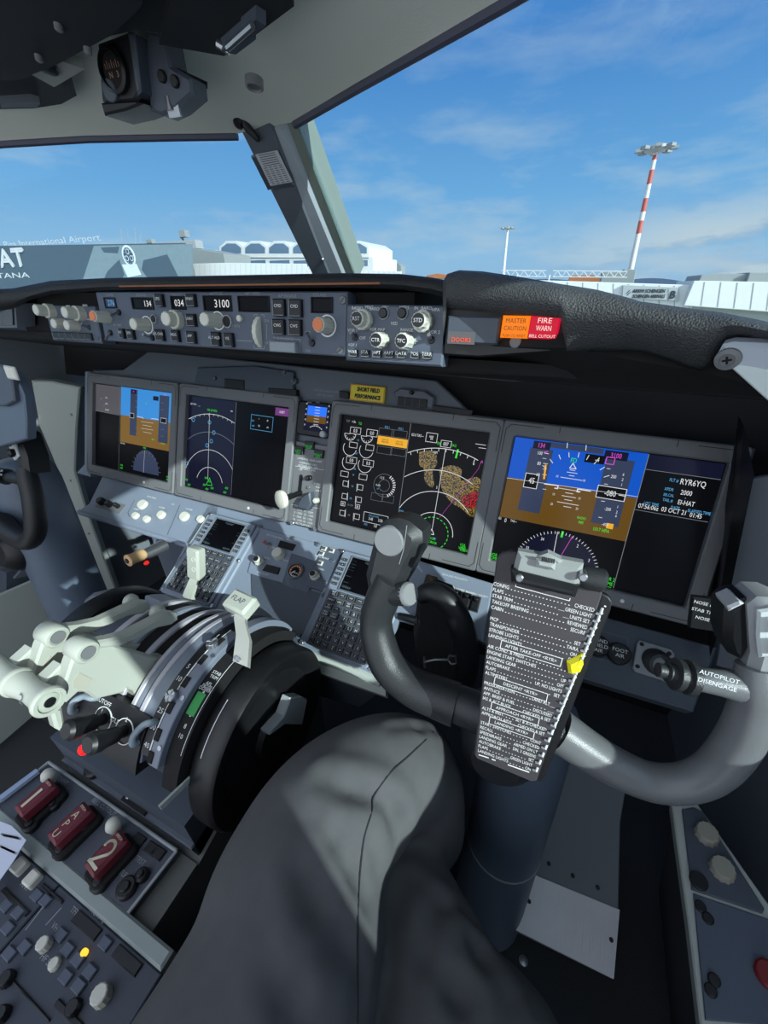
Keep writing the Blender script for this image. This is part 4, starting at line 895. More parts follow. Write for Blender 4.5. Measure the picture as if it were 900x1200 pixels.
lcd(MC, 123, 350, 136.5, 360, r, '276', c=E_['cyan'], lit=E_['tape']); lcd(MC, 155, 350, 180, 361.5, r, '134'); lcd(MC, 201, 348.5, 218, 361.5, r, '034'); lcd(MC, 239, 348, 271.5, 363.5, r, '3100'); lcd(MC, 280, 348.5, 315.5, 364.5, r, ''); lcd(MC, 366, 350, 389, 365.5, r, '')
for x0, y0, x1, y1, t in ((184, 345, 194.5, 360, 'SPD'), (220.5, 345, 232, 360, 'VNAV'), (221, 368, 232, 383, 'LNAV'), (142, 385, 149, 397, 'N1'), (151.5, 386, 160, 398, 'SPD'), (184.5, 386, 195, 400, 'LVL CHG'), (203, 387, 213, 401, 'HDG'), (221, 388, 232, 403, 'APP'), (249.5, 389, 260.5, 406, 'ALT HLD'), (264.5, 390, 276, 407, 'V/S'),
                          (322, 350.5, 336, 371, 'CMD'), (341, 351, 355.5, 372, 'CMD'), (321.5, 374, 335.5, 393, 'CWS'), (340.5, 374.5, 355, 394, 'CWS')): btn(MC, x0, y0, x1, y1, r, t)
btn(MC, 320.5, 400, 351, 414, r, '', .010, mat('disengage bar grey', (140, 150, 156), .5), 'disengage_bar', False)
kn(MC, 127, 372, .0082, .024, M['knob'], r, tip=M['orange']); kn(MC, 173, 381, .0082, .024, M['knob'], r, ring=.0125); kn(MC, 209, 375, .0095, .022, M['knob'], r, dual=.0125); kn(MC, 256, 376, .0085, .026, M['knob'], r, ring=.012); kn(MC, 384, 382, .0085, .022, M['knob'], r, ring=.0125, tip=M['orange'])
for px, py, rr_ in ((183, 374, .005), (268.5, 377, .0068)):
    u, v = MC.uv(px, py); b = MB(); b.cyl(MC, u, v, rr_, .002, .006, 18, .001); b.lathe(MC.P(u, v, .002), MC.n, [(rr_ * 1.25, 0), (rr_ * 1.2, .003), (rr_, .003)], 18, 1, caps=False); b.build('round_button', [M['black'], M['dim']], r)
u, v = MC.uv(283.5, 373.5); b = MB(); b.cyl(MC, u, v, .0042, .002, .007, 16, .001); b.build('small_button', M['knob'], r)
u, v = MC.uv(305, 389.5); b = MB()
b.lathe(MC.P(u - .004, v, -.008), MC.u, [(.019, 0), (.021, .001), (.021, .007), (.019, .008)], 36, 0, True, .02, 1, ref=MC.v); b.build('thumb_wheel', M['knob'], r)
for px, py, an in ((140, 366, -.5), (130, 390, -.9), (179, 396, .3), (366, 402, .9)): tog(MC, px, py, r, an)
for px, py in ((403, 352), (399.5, 411), (119, 397)):
    u, v = MC.uv(px, py); b = MB(); b.cyl(MC, u, v, .0045, .002, .004, 14, .0008); b.line(MC, [(u - .002, v - .002), (u + .002, v + .002)], .0009, .0044, 1); b.build('screw', [M['bezel'], M['groove']], r)

def efis(label, corners, big, small, blacks, btns, tl, togs, extra):
    f = MC; r = thing('display_control_panel', label, 'panel', f.w(*corners[3]), 'display control panels')
    q = [f.uv(*p) for p in corners]; b = MB(); u0 = min(q[0][0], q[3][0]); u1 = max(q[1][0], q[2][0]); v1 = q[0][1]; v0 = min(q[2][1], q[3][1])
    b.box(f, u0, v0, u1, v1, -.02, .004, .002)
    for px, py, t in extra: b.text(f, t, *f.uv(px, py, .004), .0033 if t != '+' else .008, 1, .0045)
    b.build('faceplate', [M['mcp'], M['white']], r)
    for px, py, t, rr_, h in big: kn(f, px, py, rr_, h, M['knob'], r, h0=.004, dual=rr_ * 1.3, face=t)
    for px, py, t, rr_, h in small: kn(f, px, py, rr_, h, M['knob'], r, h0=.004, face=t)
    for px, py in blacks:
        u, v = f.uv(px, py); b = MB(); b.cyl(f, u, v, .0055, .004, .009, 16, .001); b.lathe(f.P(u, v, .004), f.n, [(.0068, 0), (.0066, .002), (.0055, .002)], 18, 1, caps=False); b.build('round_button', [M['black'], M['dim']], r)
    for (px, py), t in zip(btns, tl): btn(f, px - 4.6, py - 4.4, px + 4.6, py + 4.6, r, t, .004, h0=.004, name='map_button')
    for px, py in togs: tog(f, px, py, r, .4, .012)
efis('right display control panel with fluted grey knobs and a row of seven black keys', ((407.5, 357), (517, 362), (519, 430), (408, 421)),
     ((427, 375, 'RST', .0085, .020), (497, 377, 'STD', .0085, .020)), ((448, 399, 'CTR', .0085, .018), (477, 400, 'TFC', .0085, .018)), ((451.6, 367.6), (473.5, 367.6)),
     ((415, 414), (429, 414.5), (442.6, 415), (457, 415.5), (471.4, 416), (487, 416.5), (501.4, 417)), ('WXR', 'STA', 'WPT', 'ARPT', 'DATA', 'POS', 'TERR'), ((417, 395.5), (506, 398.5)),
     ((433, 360, 'MINS'), (419, 361, 'RADIO'), (439, 362, 'BARO'), (451.5, 360.5, 'FPV'), (474, 360.5, 'MTRS'), (500, 361, 'BARO'), (488, 361, 'IN'), (511, 363, 'HPA'), (442, 386, 'VOR MAP'), (477, 386.5, 'RANGE'), (413, 387, 'VOR 1'), (425, 396, 'OFF'), (413, 404, 'ADF 1'), (509, 389, 'VOR 2'), (487, 400, '+'), (462, 379, 'VSD')))
efis('left display control panel with pale knobs at the far left end of the glareshield', ((63, 358), (112, 356), (116, 399), (65, 399)),
     ((62, 365, '', .0085, .026), (97, 368, '', .0085, .028)), ((76, 380, '', .0078, .018), (91, 382, '', .0078, .018)), (),
     ((68, 393), (75.5, 393.3), (83, 393.6), (90.5, 393.9), (98, 394.2), (105.5, 394.5)), ('', '', '', '', '', ''), ((106, 384),), ((100, 358, 'BARO'), (80, 359, 'MINS'), (104, 374, 'RANGE')))
b = MB(); q = [aty(*p, .44) for p in ((-30, 352), (18, 356), (20, 384), (-30, 384))]; b.slab(q, (0, .03, 0)); q = [aty(*p, .437) for p in ((-30, 362), (14, 362), (15, 381), (-30, 382))]; b.slab(q, (0, .004, 0), 1)
solo(b, 'left_warning_light_housing', [M['panel'], mat('smoked lens', (40, 46, 52), .2)], 'grey warning light housing at the far left edge of the glareshield', 'light housing')
# pale metal bracket with a cross head screw at the right end
BF = Fr(aty(870, 430, .36), (1, -.35, 0), (0, -.25, 1)); 
r = thing('window_sill_bracket', 'pale metal bracket with a cross head screw below the right end of the glareshield', 'bracket', BF.w(870, 440))
b = MB(); b.prism(BF, [BF.uv(*p) for p in ((838, 419), (846, 405), (858, 402), (900, 404), (960, 412), (960, 505), (900, 467))], -.012, 0, .003); b.build('plate', mat('pale bracket paint', (178, 186, 196), .45), r)
b = MB(); b.prism(BF, [BF.uv(*p) for p in ((852, 426), (866, 427), (900, 433), (960, 442), (960, 507), (900, 469))], -.008, .0015, .001); b.build('white_face', mat('sunlit bracket face', (212, 222, 222), .5), r)  # sunlit lower part of the bracket, painted as a whiter face
u, v = BF.uv(853, 420.5); b = MB(); b.lathe(BF.P(u, v), BF.n, [(.0078, 0), (.0074, .002), (.0045, .003), (.004, .002)], 20)
for a in (0, PI / 2):
    d = (math.cos(a + .3) * .0024, math.sin(a + .3) * .0024); b.line(BF, [(u - d[0], v - d[1]), (u + d[0], v + d[1])], .0014, .0034, 1)
b.build('screw', [M['bezel'], M['matte']], r)
# ------------------------------------------------------------------ overhead panel, compass, ceiling bits
OH = Fr((0, .50, 1.312), (1, 0, 0), (0, -1, .26))    # underside of the overhead panel (seen from below)
if OH.n.z > 0: pass
def ow(px, py, h=0): return OH.w(px, py, h)
up = Vector((0, 0, .05))
r = thing('overhead_panel', 'dark overhead switch panel along the top left of the cockpit ceiling', 'panel', ow(160, 40))
b = MB(); b.slab([ow(*p) for p in ((-60, 132), (0, 128), (40, 127), (72, 122), (90, 112), (70, 66), (130, 42), (160, 35), (262, 50), (272, 45), (345, -10), (420, -70), (300, -260), (-200, -260), (-200, 132))], up); b.build('front_cover', mat('overhead dark grey', (40, 43, 47), .55, bump=.1, bscale=600, var=.15), r)
mo = mat('overhead black', (30, 32, 36), .6, var=.2)
dn = -OH.n if OH.n.z > 0 else OH.n
b = MB(); b.slab([ow(*p) for p in ((-200, 76), (20, 70), (62, 52), (130, 12), (165, -25), (150, -230), (-200, -230))], dn * .018); b.build('switch_plate', mo, r)
b = MB(); b.slab([ow(*p) for p in ((185, 34), (262, 48), (274, 42), (345, -14), (330, -60), (210, -60))], dn * .012); b.build('side_plate', mo, r)
b = MB(); b.slab([ow(*p) for p in ((20, 66), (46, 49), (98, 68), (62, 90))], dn * .010); 
c = ow(52, 62) + dn * .010; b.lathe(c, dn, [(.012, 0), (.011, .004), (.006, .005)], 18, 1); b.build('grey_bracket', [mat('bracket grey', (150, 154, 150), .5), M['black']], r)
b = MB(); b.slab([ow(*p) for p in ((0, 112), (36, 110), (46, 113), (42, 117), (0, 118))], dn * .008); b.build('handle_bar', M['panel'], r)
for pts in (((258, 26), (284, 2), (300, 10), (276, 30)), ((282, 0), (300, -16), (312, -8), (294, 8))):
    b = MB(); b.slab([ow(*p) for p in pts], dn * .022); b.build('latch', M['plate'], r)
b = MB(); b.tube([ow(254, 26) + dn * .016, ow(268, 29) + dn * .02], .0035, 8); b.tube([ow(266, 14) + dn * .026, ow(296, -16) + dn * .026], .003, 8); b.build('latch_lever', M['metal'], r)
for px, py in ((65, 0), (100, 30), (42, 40)):
    b = MB(); p = ow(px, py) + dn * .016; b.lathe(p, dn, [(.004, 0), (.0035, .006), (.002, .007)], 12); b.build('switch', M['bezel'], r)
# standby compass hanging from its bracket
CP = aty(134, 84, .455)
cf = Fr(CP, (1, .08, 0), (.02, -.06, 1))
r = thing('standby_compass', 'black box shaped standby compass hanging from a grey bracket under the ceiling', 'compass', CP - Vector((0, 0, .06)))
q = lambda px, py, h=0: cf.uv(px, py, h)
b = MB(); b.prism(cf, [q(*p) for p in ((112, 50), (150, 36), (160, 40), (163, 112), (158, 120), (124, 124), (117, 118))], -.05, .0, .004)
b.build('case', mat('compass black', (26, 27, 30), .5, var=.1), r)
b = MB(); b.prism(cf, [q(*p) for p in ((152, 38), (160, 40), (168, 108), (163, 114))], -.045, .004, .002); b.build('side_rib', M['plate'], r)
b = MB(); c = q(136, 84); b.lathe(cf.P(*c, .0), cf.n, [(.019, -.002), (.019, .006), (.016, .008), (.016, .002)], 26, 0)
b.build('face_ring', M['black'], r)
b = MB(); b.lathe(cf.P(*c, .001), cf.n, [(.016, 0), (.015, .002)], 26, 0)
for k in range(7): b.line(cf, [(c[0] - .010 + k * .0033, c[1] + .002), (c[0] - .010 + k * .0033, c[1] + (.008 if k % 2 else .006))], .0006, .0036, 1)
b.text(cf, 'N', c[0] - .005, c[1] - .003, .005, 1, .0036); b.text(cf, '3', c[0] + .005, c[1] - .003, .005, 1, .0036)
b.build('compass_card', [M['matte'], mat('compass card marks', (176, 130, 110), .6)], r)
b = MB(); c2 = q(131, 107); b.cyl(cf, *c2, .010, 0, .004, 18, .001); b.build('lamp_cap', M['plate'], r)
b = MB(); b.prism(cf, [q(*p) for p in ((120, 121), (160, 118), (170, 122), (150, 130), (124, 136))], -.04, .003, .002); b.build('base_plate', M['black'], r)
b = MB(); b.prism(cf, [q(*p) for p in ((158, 30), (182, 34), (190, 72), (213, 86), (216, 106), (196, 124), (180, 132), (165, 126))], -.038, -.012, .003); br = b.build('bracket', M['plate'], r)
for px, py in ((191, 90), (206, 96)): b = MB(); b.cyl(cf, *q(px, py, -.012), .0055, -.012, -.008, 14, .001); b.build('bracket_screw', M['black'], br)
b = MB(); p = cf.w(201, 130, -.014); b.tube([p + Vector((0, 0, .012)), p], [.004, .005], 10); b.box(cf, *q(199, 138, -.014), *q(209, 122, -.014), -.016, -.013); b.build('thumb_screw', M['metal'], r)
b = MB(); b.slab([ow(*p) for p in ((205, 78), (243, 96), (238, 101), (212, 100))], dn * .006); solo(b, 'ceiling_cover', M['black'], 'black triangular ceiling cover beside the compass bracket', 'cover')
CL = Fr(aty(298, 98, .50) , (1, 0, 0), (0, -1, .2)); dnc = CL.n if CL.n.z < 0 else -CL.n
b = MB(); b.lathe(aty(298, 98, .50), dnc, [(.010, -.004), (.010, .003), (.008, .004), (.007, .002), (.003, .002)], 24); solo(b, 'ceiling_eyelet', M['bezel'], 'small round grey fitting in the pale ceiling above the centre post', 'fitting')
# ------------------------------------------------------------------ lower shelf and forward pedestal panel
P9 = tilt((0, .60, .618), 60)
def pz(pts, h=0.0): return [P9.uv(*p, h) for p in pts]
r = thing('forward_pedestal_panel', 'sloping blue grey panel between the two keypads below the screens', 'panel', P9.w(330, 700))
b = MB(); b.prism(P9, pz(((247, 586), (345, 606), (420, 628), (490, 648), (476, 700), (428, 790), (352, 760), (296, 752), (262, 724), (186, 697), (215, 640))), -.05, 0, .003); b.build('base_plate', M['panel_blue'], r)
def plate(name, pts, h0, h1, m, txt=(), bev=.001):
    b = MB(); b.prism(P9, pz(pts, h1), h0, h1, bev)
    for px, py, t, sz in txt: b.text(P9, t, *P9.uv(px, py, h1), sz, 1, h1 + .0005)
    return b.build(name, [m, M['white']], r)
sp = plate('selector_plate', ((305, 618), (378, 638), (352, 692), (290, 671)), 0, .004, M['panel_blue'], ((322, 629, 'MULTI FUNCTION', .004), (340, 633, 'N1 SET', .004), (313, 654, 'AUTO', .004), (308, 672, 'FUEL FLOW', .004), (335, 657, 'BOTH', .0036), (318, 641, 'SPD REF', .004)))
bp = plate('brake_plate', ((341, 648), (378, 660), (360, 696), (330, 684)), 0, .005, M['mcp'])
ap = plate('autobrake_plate', ((382, 640), (404, 646), (380, 694), (356, 686)), 0, .006, M['mcp'], ((377, 653, 'AUTO BRAKE', .004), (376, 667, 'CABIN', .0036)))
plate('blank_plate', ((294, 672), (377, 695), (348, 757), (297, 752)), 0, .004, M['plate'])
for pts in (((328, 633), (346, 638), (342, 645), (325, 640)), ((312, 661), (328, 665), (325, 673), (307, 668))): plate('warning_window', pts, .004, .008, M['black'])
def k9(px, py, rr_, h, m, name='knob', parent=None, **kw): return kn(P9, px, py, rr_, h, m, parent or r, name, h0=.005, **kw)
k9(328, 651, .0125, .018, M['knob'], 'selector_knob', flute=.05); k9(305, 659, .0075, .02, M['knob'], face=' ', dual=.010); k9(370, 676, .0075, .02, M['knob'], face=' ', dual=.010)
b = MB(); u, v = P9.uv(315, 639, .005); b.cyl(P9, u, v, .006, .004, .008, 14, .001, 1); p = P9.P(u, v, .006); b.tube([p, p + P9.n * .018 - P9.u * .006], [.0028, .004], 10); b.build('toggle_switch', [mat('red grey toggle', (168, 120, 116), .5), M['metal']], r)
u, v = P9.uv(347, 670, .005); g = thing
b = MB(); b.lathe(P9.P(u, v, .005), P9.n, [(.0175, 0), (.0175, .006), (.015, .008), (.015, .004)], 28, 0); b.lathe(P9.P(u, v, .005), P9.n, [(.015, 0), (.015, .004)], 28, 1)
b.arc(P9, (u, v), .012, -30, 200, .0028, .0096, 2, 20); b.arc(P9, (u, v), .012, 210, 300, .0016, .0096, 3, 10)
for a in range(-30, 300, 30): a = math.radians(a); b.line(P9, [(u + .009 * math.cos(a), v + .009 * math.sin(a)), (u + .0115 * math.cos(a), v + .0115 * math.sin(a))], .0009, .0098, 3)
b.line(P9, [(u, v), (u - .006, v - .007)], .0016, .010, 3); b.text(P9, 'BRAKE', u + .001, v - .004, .003, 3, .0099); b.build('brake_pressure_gauge', [M['bezel'], M['matte'], M['orange'], M['white']], r)
for px, py in ((380, 643), (389, 645.5), (377, 649), (375.5, 660)):
    b = MB(); u, v = P9.uv(px, py, .006); b.box(P9, u - .0058, v - .005, u + .0058, v + .005, .006, .009, .001); b.box(P9, u - .0036, v - .003, u + .0036, v + .003, .009, .0105, .0006, 1); b.build('square_button', [M['knob'], M['plate']], r)
for px, py in ((372, 638), (381, 682), (380, 698), (350, 746), (296, 745), (343, 631), (390, 657)):
    b = MB(); u, v = P9.uv(px, py, .004); b.cyl(P9, u, v, .0055, .003, .0075, 14, .001); b.line(P9, [(u - .003, v), (u + .003, v)], .0012, .008, 1); b.build('fastener', [M['mcp'], M['groove']], r)
b = MB(); b.tube([P9.w(312, 752, -.004), P9.w(352, 764, -.004), P9.w(425, 789, -.004), P9.w(447, 800, -.004)], .010, 12); b.slab([P9.w(*p) for p in ((314, 756), (355, 768), (452, 806), (452, 816), (350, 780), (318, 768))], (0, .01, -.02)); b.build('front_lip', M['lining'], r)
b = MB(); b.slab([P9.w(*p, -.006) for p in ((186, 700), (262, 728), (300, 757), (352, 768), (452, 806))] + [Vector((.21, .45, .30)), Vector((-.16, .40, .30))], (0, .012, -.004)); b.build('apron', M['plate'], r)
# --- keypads
KEYS = [['INIT\nREF', 'RTE', 'CLB', 'CRZ', 'DES'], ['MENU', 'LEGS', 'DEP\nARR', 'HOLD', 'PROG'], ['N1\nLIMIT', 'FIX'], ['PREV\nPAGE', 'NEXT\nPAGE']]
LET = ['ABCDE', 'FGHIJ', 'KLMNO', 'PQRST', 'UVWXY', ['Z', 'SP', 'DEL', '/', 'CLR']]
NUM = ['123', '456', '789', ['.', '0', '+/-']]
def keypad(bl, label, w_=.138, hgt=.205):
    u0, v0 = P9.uv(*bl, .012); f = P9.sub(u0, v0, 0.0)
    r = thing('keypad_display_unit', label, 'keypad', f.P(w_ / 2, hgt / 2, -.06), 'flight computer keypads')
    b = MB(); b.box(f, -.012, -.004, w_ + .010, hgt + .004, -.05, .006, .003); b.box(f, 0, 0, w_, hgt, .006, .012, .002, 0, .006)
    b.box(f, .008, .004, w_ - .006, .1175, .012, .0128, .0004, 1)
    b.build('case', [M['panel_blue'], M['plate']], r)
    sc = MB(); su0, su1, sv0, sv1 = .026, w_ - .024, .123, .194
    sc.frame(f, rr(su0 - .003, sv0 - .003, su1 + .003, sv1 + .003), rr(su0, sv0, su1, sv1), .011, .0145, .001, 1, .0125); sc.rect(f, su0, sv0, su1, sv1, .0126, 0)
    rnd = random.Random(5)
    for k in range(9):
        v = sv1 - .007 - k * .0068
        for al, u in (('L', su0 + .003), ('R', su1 - .003)):
            if rnd.random() < .75: sc.text(f, ''.join(rnd.choice('-- ') for _ in range(4)) + ('---' if al == 'L' else ''), u, v, .0035, 2, .0130, al)
    sc.text(f, 'POS INIT', (su0 + su1) / 2, sv1 - .005, .0042, 2, .013); sc.text(f, '<INDEX', su0 + .003, sv0 + .006, .004, 2, .013, 'L'); sc.text(f, 'ROUTE>', su1 - .003, sv0 + .006, .004, 2, .013, 'R')
    sc.build('screen', [M['screen'], M['panel'], mat('keypad screen dim text', (92, 110, 116), .4)], r)
    def key(u, v, kw, kh, t, name='key', edge=True):
        k = MB(); k.box(f, u - kw / 2, v - kh / 2, u + kw / 2, v + kh / 2, .0125, .0165, .001)
        if edge: k.line(f, rr(u - kw / 2 + .0008, v - kh / 2 + .0008, u + kw / 2 - .0008, v + kh / 2 - .0008, .0015, 2), .00045, .0168, 2, True)
        L_ = t.split('\n'); n = len(L_); s = (.0048 if len(t) == 1 else .0030)
        for i, q in enumerate(L_): k.text(f, q, u, v + (n - 1) * .0021 - i * .0042, s, 1, .0169)
        return k.build(name, [M['black'], M['white'], M['dim']], r)
    top = .110; dv = .0138
    for i, row in enumerate(KEYS):
        for j, t in enumerate(row): key(.021 + j * .0195, top - i * dv, .0155, .0098, t)
    key(.124, top - dv, .0155, .0098, 'EXEC'); key(.124, top, .009, .009, 'BRT', 'brightness_key')
    lx = [.063, .0785, .094, .1095, .125]
    for i, row in enumerate(LET):
        for j, t in enumerate(row): key(lx[j], top - (i + 2) * dv, .0112, .0100, t)
    for i, row in enumerate(NUM):
        for j, t in enumerate(row): key(.016 + j * .0148, top - (i + 4) * dv, .0108, .0100, t)
    for k in range(6):
        for u in (.0125, w_ - .0115): key(u, sv1 - .010 - k * .0108, .010, .0058, '-', 'line_select_key')
    for u in (-.004, w_ + .004):
        for v in (.004, hgt * .55, hgt - .002):
            k = MB(); k.cyl(f, u, v, .0045, .006, .010, 12, .001); k.line(f, [(u - .003, v), (u + .003, v)], .001, .0105, 1); k.build('quarter_turn_fastener', [M['metal'], M['groove']], r)
    return r, f
kL, fkL = keypad((190, 690), 'left sunlit keypad unit with its small dark screen behind the pale speedbrake lever')
kR, fkR = keypad((353.5, 755), 'right shaded keypad unit beside the charcoal left yoke horn')
b = MB(); b.slab([fkL.P(-.012, -.004, .006), fkL.P(-.012, .205, .006), fkL.P(-.030, .195, -.02), fkL.P(-.034, .005, -.03)], fkL.n * -.01)
b.build('side_cheek', M['lining'], kL)
# --- left shelf
r = thing('left_shelf_panel', 'light blue grey shelf with white selector knobs under the two left screens', 'panel', P9.w(170, 605))
b = MB(); b.prism(P9, pz(((122, 553), (257, 588), (250, 649), (238, 645), (94, 602), (92, 598), (104, 590))), -.012, 0, .003); b.tube([P9.w(93, 600, -.006), P9.w(238, 644.5, -.006)], .0075, 10)
for px, py, t in ((178, 583, 'MAIN PANEL'), (190, 595, 'OUTBD'), (160, 597, 'UPPER'), (222, 597, 'LOWER'), (203, 591, 'DU')): b.text(P9, t, *P9.uv(px, py), .0045, 1, .0006)
b.line(P9, pz(((158, 586), (150, 601), (152, 606))), .0012, .0006, 2); b.line(P9, pz(((211, 592), (196, 627))), .0012, .0006, 2)
b.build('shelf_plate', [M['panel_blue'], M['white'], M['groove']], r)
for px, py, s_ in ((168, 592, .016), (160, 605, .011), (173, 609, .011), (190, 604, .013), (217, 606, .015), (236, 609, .011)):
    kn(P9, px, py, s_ * .85, .009, M['knob'], r, 'selector_knob', flute=.0, h0=.001)
for k, (px, py) in enumerate(((121, 589), (130, 592), (139, 594))):
    kn(P9, px, py, .010 - k * .002, .016, M['black'], r, 'headset_dial', flute=.04, h0=.001)
b = MB(); b.box(P9, *pz(((112, 594), (146, 586)))[0], *pz(((112, 594), (148, 592)))[1], 0, .002); b.build('dial_plate', M['bezel'], r)
# --- right shelf: inhibit switches, air knobs and vent
r = thing('inhibit_switch_panel', 'blue grey panel of four black guarded switches right of the left yoke horn', 'panel', P9.w(520, 700))
b = MB(); b.prism(P9, pz(((484, 655), (578, 684), (566, 752), (462, 722))), -.03, .002, .002)
for px, py, t in ((533, 677, 'GROUND PROXIMITY'), (523, 686, 'FLAP INHIBIT'), (535, 690, 'GEAR INHIBIT'), (547, 694, 'TERR INHIBIT'), (559, 697, 'RUNWAY INHIBIT'), (507, 675.5, 'BELOW G/S'), (503, 688.5, 'SYS TEST'), (550, 729, 'NORM')): b.text(P9, t, *P9.uv(px, py), .0036, 1, .0025)
b.build('faceplate', [M['panel_blue'], M['white']], r)
for px, py in ((522, 697), (534, 701), (546, 705), (557, 709)):
    b = MB(); u, v = P9.uv(px, py); b.box(P9, u - .0075, v - .014, u + .0075, v + .014, .002, .012, .002); sw = b.build('switch_guard', M['black'], r)
    b = MB(); b.cyl(P9, u, v + .006, .004, .012, .022, 10, .001); b.build('switch', M['black'], sw)
b = MB(); a = pz(((497, 684), (512, 681))); b.box(P9, a[0][0], a[0][1] - .002, a[1][0], a[1][1] + .006, .002, .008, .001); b.build('warning_window', mat('dim amber window', (62, 52, 44), .4), r)
b = MB(); u, v = P9.uv(501, 694); b.cyl(P9, u, v, .0085, .002, .005, 16, .001); b.cyl(P9, u, v, .005, .005, .011, 14, .001); b.build('round_button', M['black'], r)
b = MB(); b.tube([P9.w(468, 722, .0), P9.w(480, 725, .01), P9.w(488, 727, .012)], .007, 10); b.build('cable_loop', M['black'], r)
r = thing('right_shelf_panel', 'shaded shelf with round air outlet knobs under the rightmost screen', 'panel', P9.w(740, 770))
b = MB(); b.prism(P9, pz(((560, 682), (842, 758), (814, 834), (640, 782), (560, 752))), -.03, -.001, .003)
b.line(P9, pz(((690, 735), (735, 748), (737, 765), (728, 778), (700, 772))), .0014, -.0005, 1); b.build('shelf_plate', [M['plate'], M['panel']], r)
for px, py, t in ((700, 758, ('WIND', 'SHIELD', 'AIR')), (724, 767, ('FOOT', 'AIR'))):
    b = MB(); u, v = P9.uv(px, py); b.cyl(P9, u, v, .017, 0, .012, 26, .002, 0)
    for i, q in enumerate(t): b.text(P9, q, u, v + .004 * (len(t) - 1) - i * .0082, .0058, 1, .0126)
    b.build('air_knob', [M['black'], M['white']], r)
vf = P9.sub(*P9.uv(767, 775, 0), 0)
b = MB(); q = [vf.uv(*p, .006) for p in ((750, 750), (787, 761), (791, 766), (787, 796), (782, 799), (745, 787), (742, 782), (747, 753))]; b.prism(vf, q, 0, .006, .001)
for px, py in ((752, 755), (784, 766), (781, 793), (747, 781)): u, v = vf.uv(px, py, .006); b.cyl(vf, u, v, .0032, .006, .0075, 12, .0005, 1)
vp_ = b.build('vent_plate', [mat('vent plate grey', (140, 144, 148), .45), M['black']], r)
b = MB(); d = (vf.n * .8 + vf.u * .25 - vf.v * .35).normalized(); c = vf.P(.0, .0, -.004); b.lathe(c, d, [(.020, -.01), (.022, .004), (.020, .014), (.017, .018), (.0125, .019), (.0115, .015), (.011, .0)], 28)
b.lathe(c, d, [(.0112, .0), (.0112, .004)], 20, 1); b.build('air_nozzle', [M['yoke'], M['matte']], vp_)
# parking brake pull under the left shelf
r = thing('parking_brake_lever', 'tan parking brake pull knob with a red lamp beneath the left shelf', 'lever', atx(175, 655, -.33))
p0 = atx(150, 657, -.33); p1 = atx(166, 650, -.33); p2 = atx(180, 647, -.33)
b = MB(); ax = (p0 - p1).normalized(); b.lathe(p1, ax, [(.011, -.006), (.013, 0), (.012, .02), (.014, (p0 - p1).length), (.010, (p0 - p1).length + .002)], 20); b.lathe(p0, ax, [(.006, .001), (.006, .0035)], 12, 1); b.build('pull_knob', [M['tan'], M['black']], r)
b = MB(); b.tube([p1, (p1 + p2) / 2, p2 + Vector((0, .03, .0))], [.009, .013, .016], 12); b.build('stem', M['metal'], r)
b = MB(); b.lathe(atx(171, 660, -.33), (-.4, -.6, -.3), [(.004, -.006), (.005, 0), (.003, .004)], 12); b.build('red_lamp', emis('brake lamp red', (230, 40, 30), 1.0), r)
# ------------------------------------------------------------------ throttle quadrant
QY, QZ = .24, .52
def QP(x, a, r): a = math.radians(a); return Vector((x, QY - r * math.sin(a), QZ + r * math.cos(a)))
def qcyl(px, py, r):
    d = ray(px, py); oy, oz = CAM.y - QY, CAM.z - QZ
    A_ = d.y ** 2 + d.z ** 2; B_ = oy * d.y + oz * d.z; C_ = oy * oy + oz * oz - r * r
    t = (-B_ - math.sqrt(max(B_ * B_ - A_ * C_, 0))) / A_; p = CAM + d * t
    return p.x, math.degrees(math.atan2(-(p.y - QY), p.z - QZ))
def QF(x, a, r):
    o = QP(x, a, r); n = (QP(x, a, r + 1) - o).normalized(); return Fr(o, (1, 0, 0), n.cross(Vector((1, 0, 0))))
def LX(x): return Fr((x, QY, QZ), (0, 1, 0), (0, 0, 1))
def sector(b, x0, x1, r0, r1, a0, a1, n=32, m=0, bev=0.0):
    rows = []
    for k in range(n + 1):
        a = a0 + (a1 - a0) * k / n
        rows.append([QP(x0, a, r0), QP(x0, a, r1 - bev)] + ([QP(x0 + bev, a, r1), QP(x1 - bev, a, r1)] if bev else []) + [QP(x1, a, r1 - bev if bev else r1), QP(x1, a, r0)])
    b.grid(rows, m, True, True); n_ = len(rows[0]); N_ = len(b.V)
    b.F.append(tuple(range(N_ - n_, N_))); b.M.append(m); b.S.append(False); b.F.append(tuple(range(N_ - n_ * (n + 1), N_ - n_ * n))); b.M.append(m); b.S.append(False)
tq = thing('throttle_quadrant', 'throttle quadrant with cream levers, curved grey slot covers and a black trim wheel', 'throttle quadrant', (0, .24, .40))
b = MB(); sector(b, -.142, .142, .02, .108, -95, 110, 40); b.wbox(-.142, .10, .38, .142, .40, .50); b.build('body', M['plate'], tq)
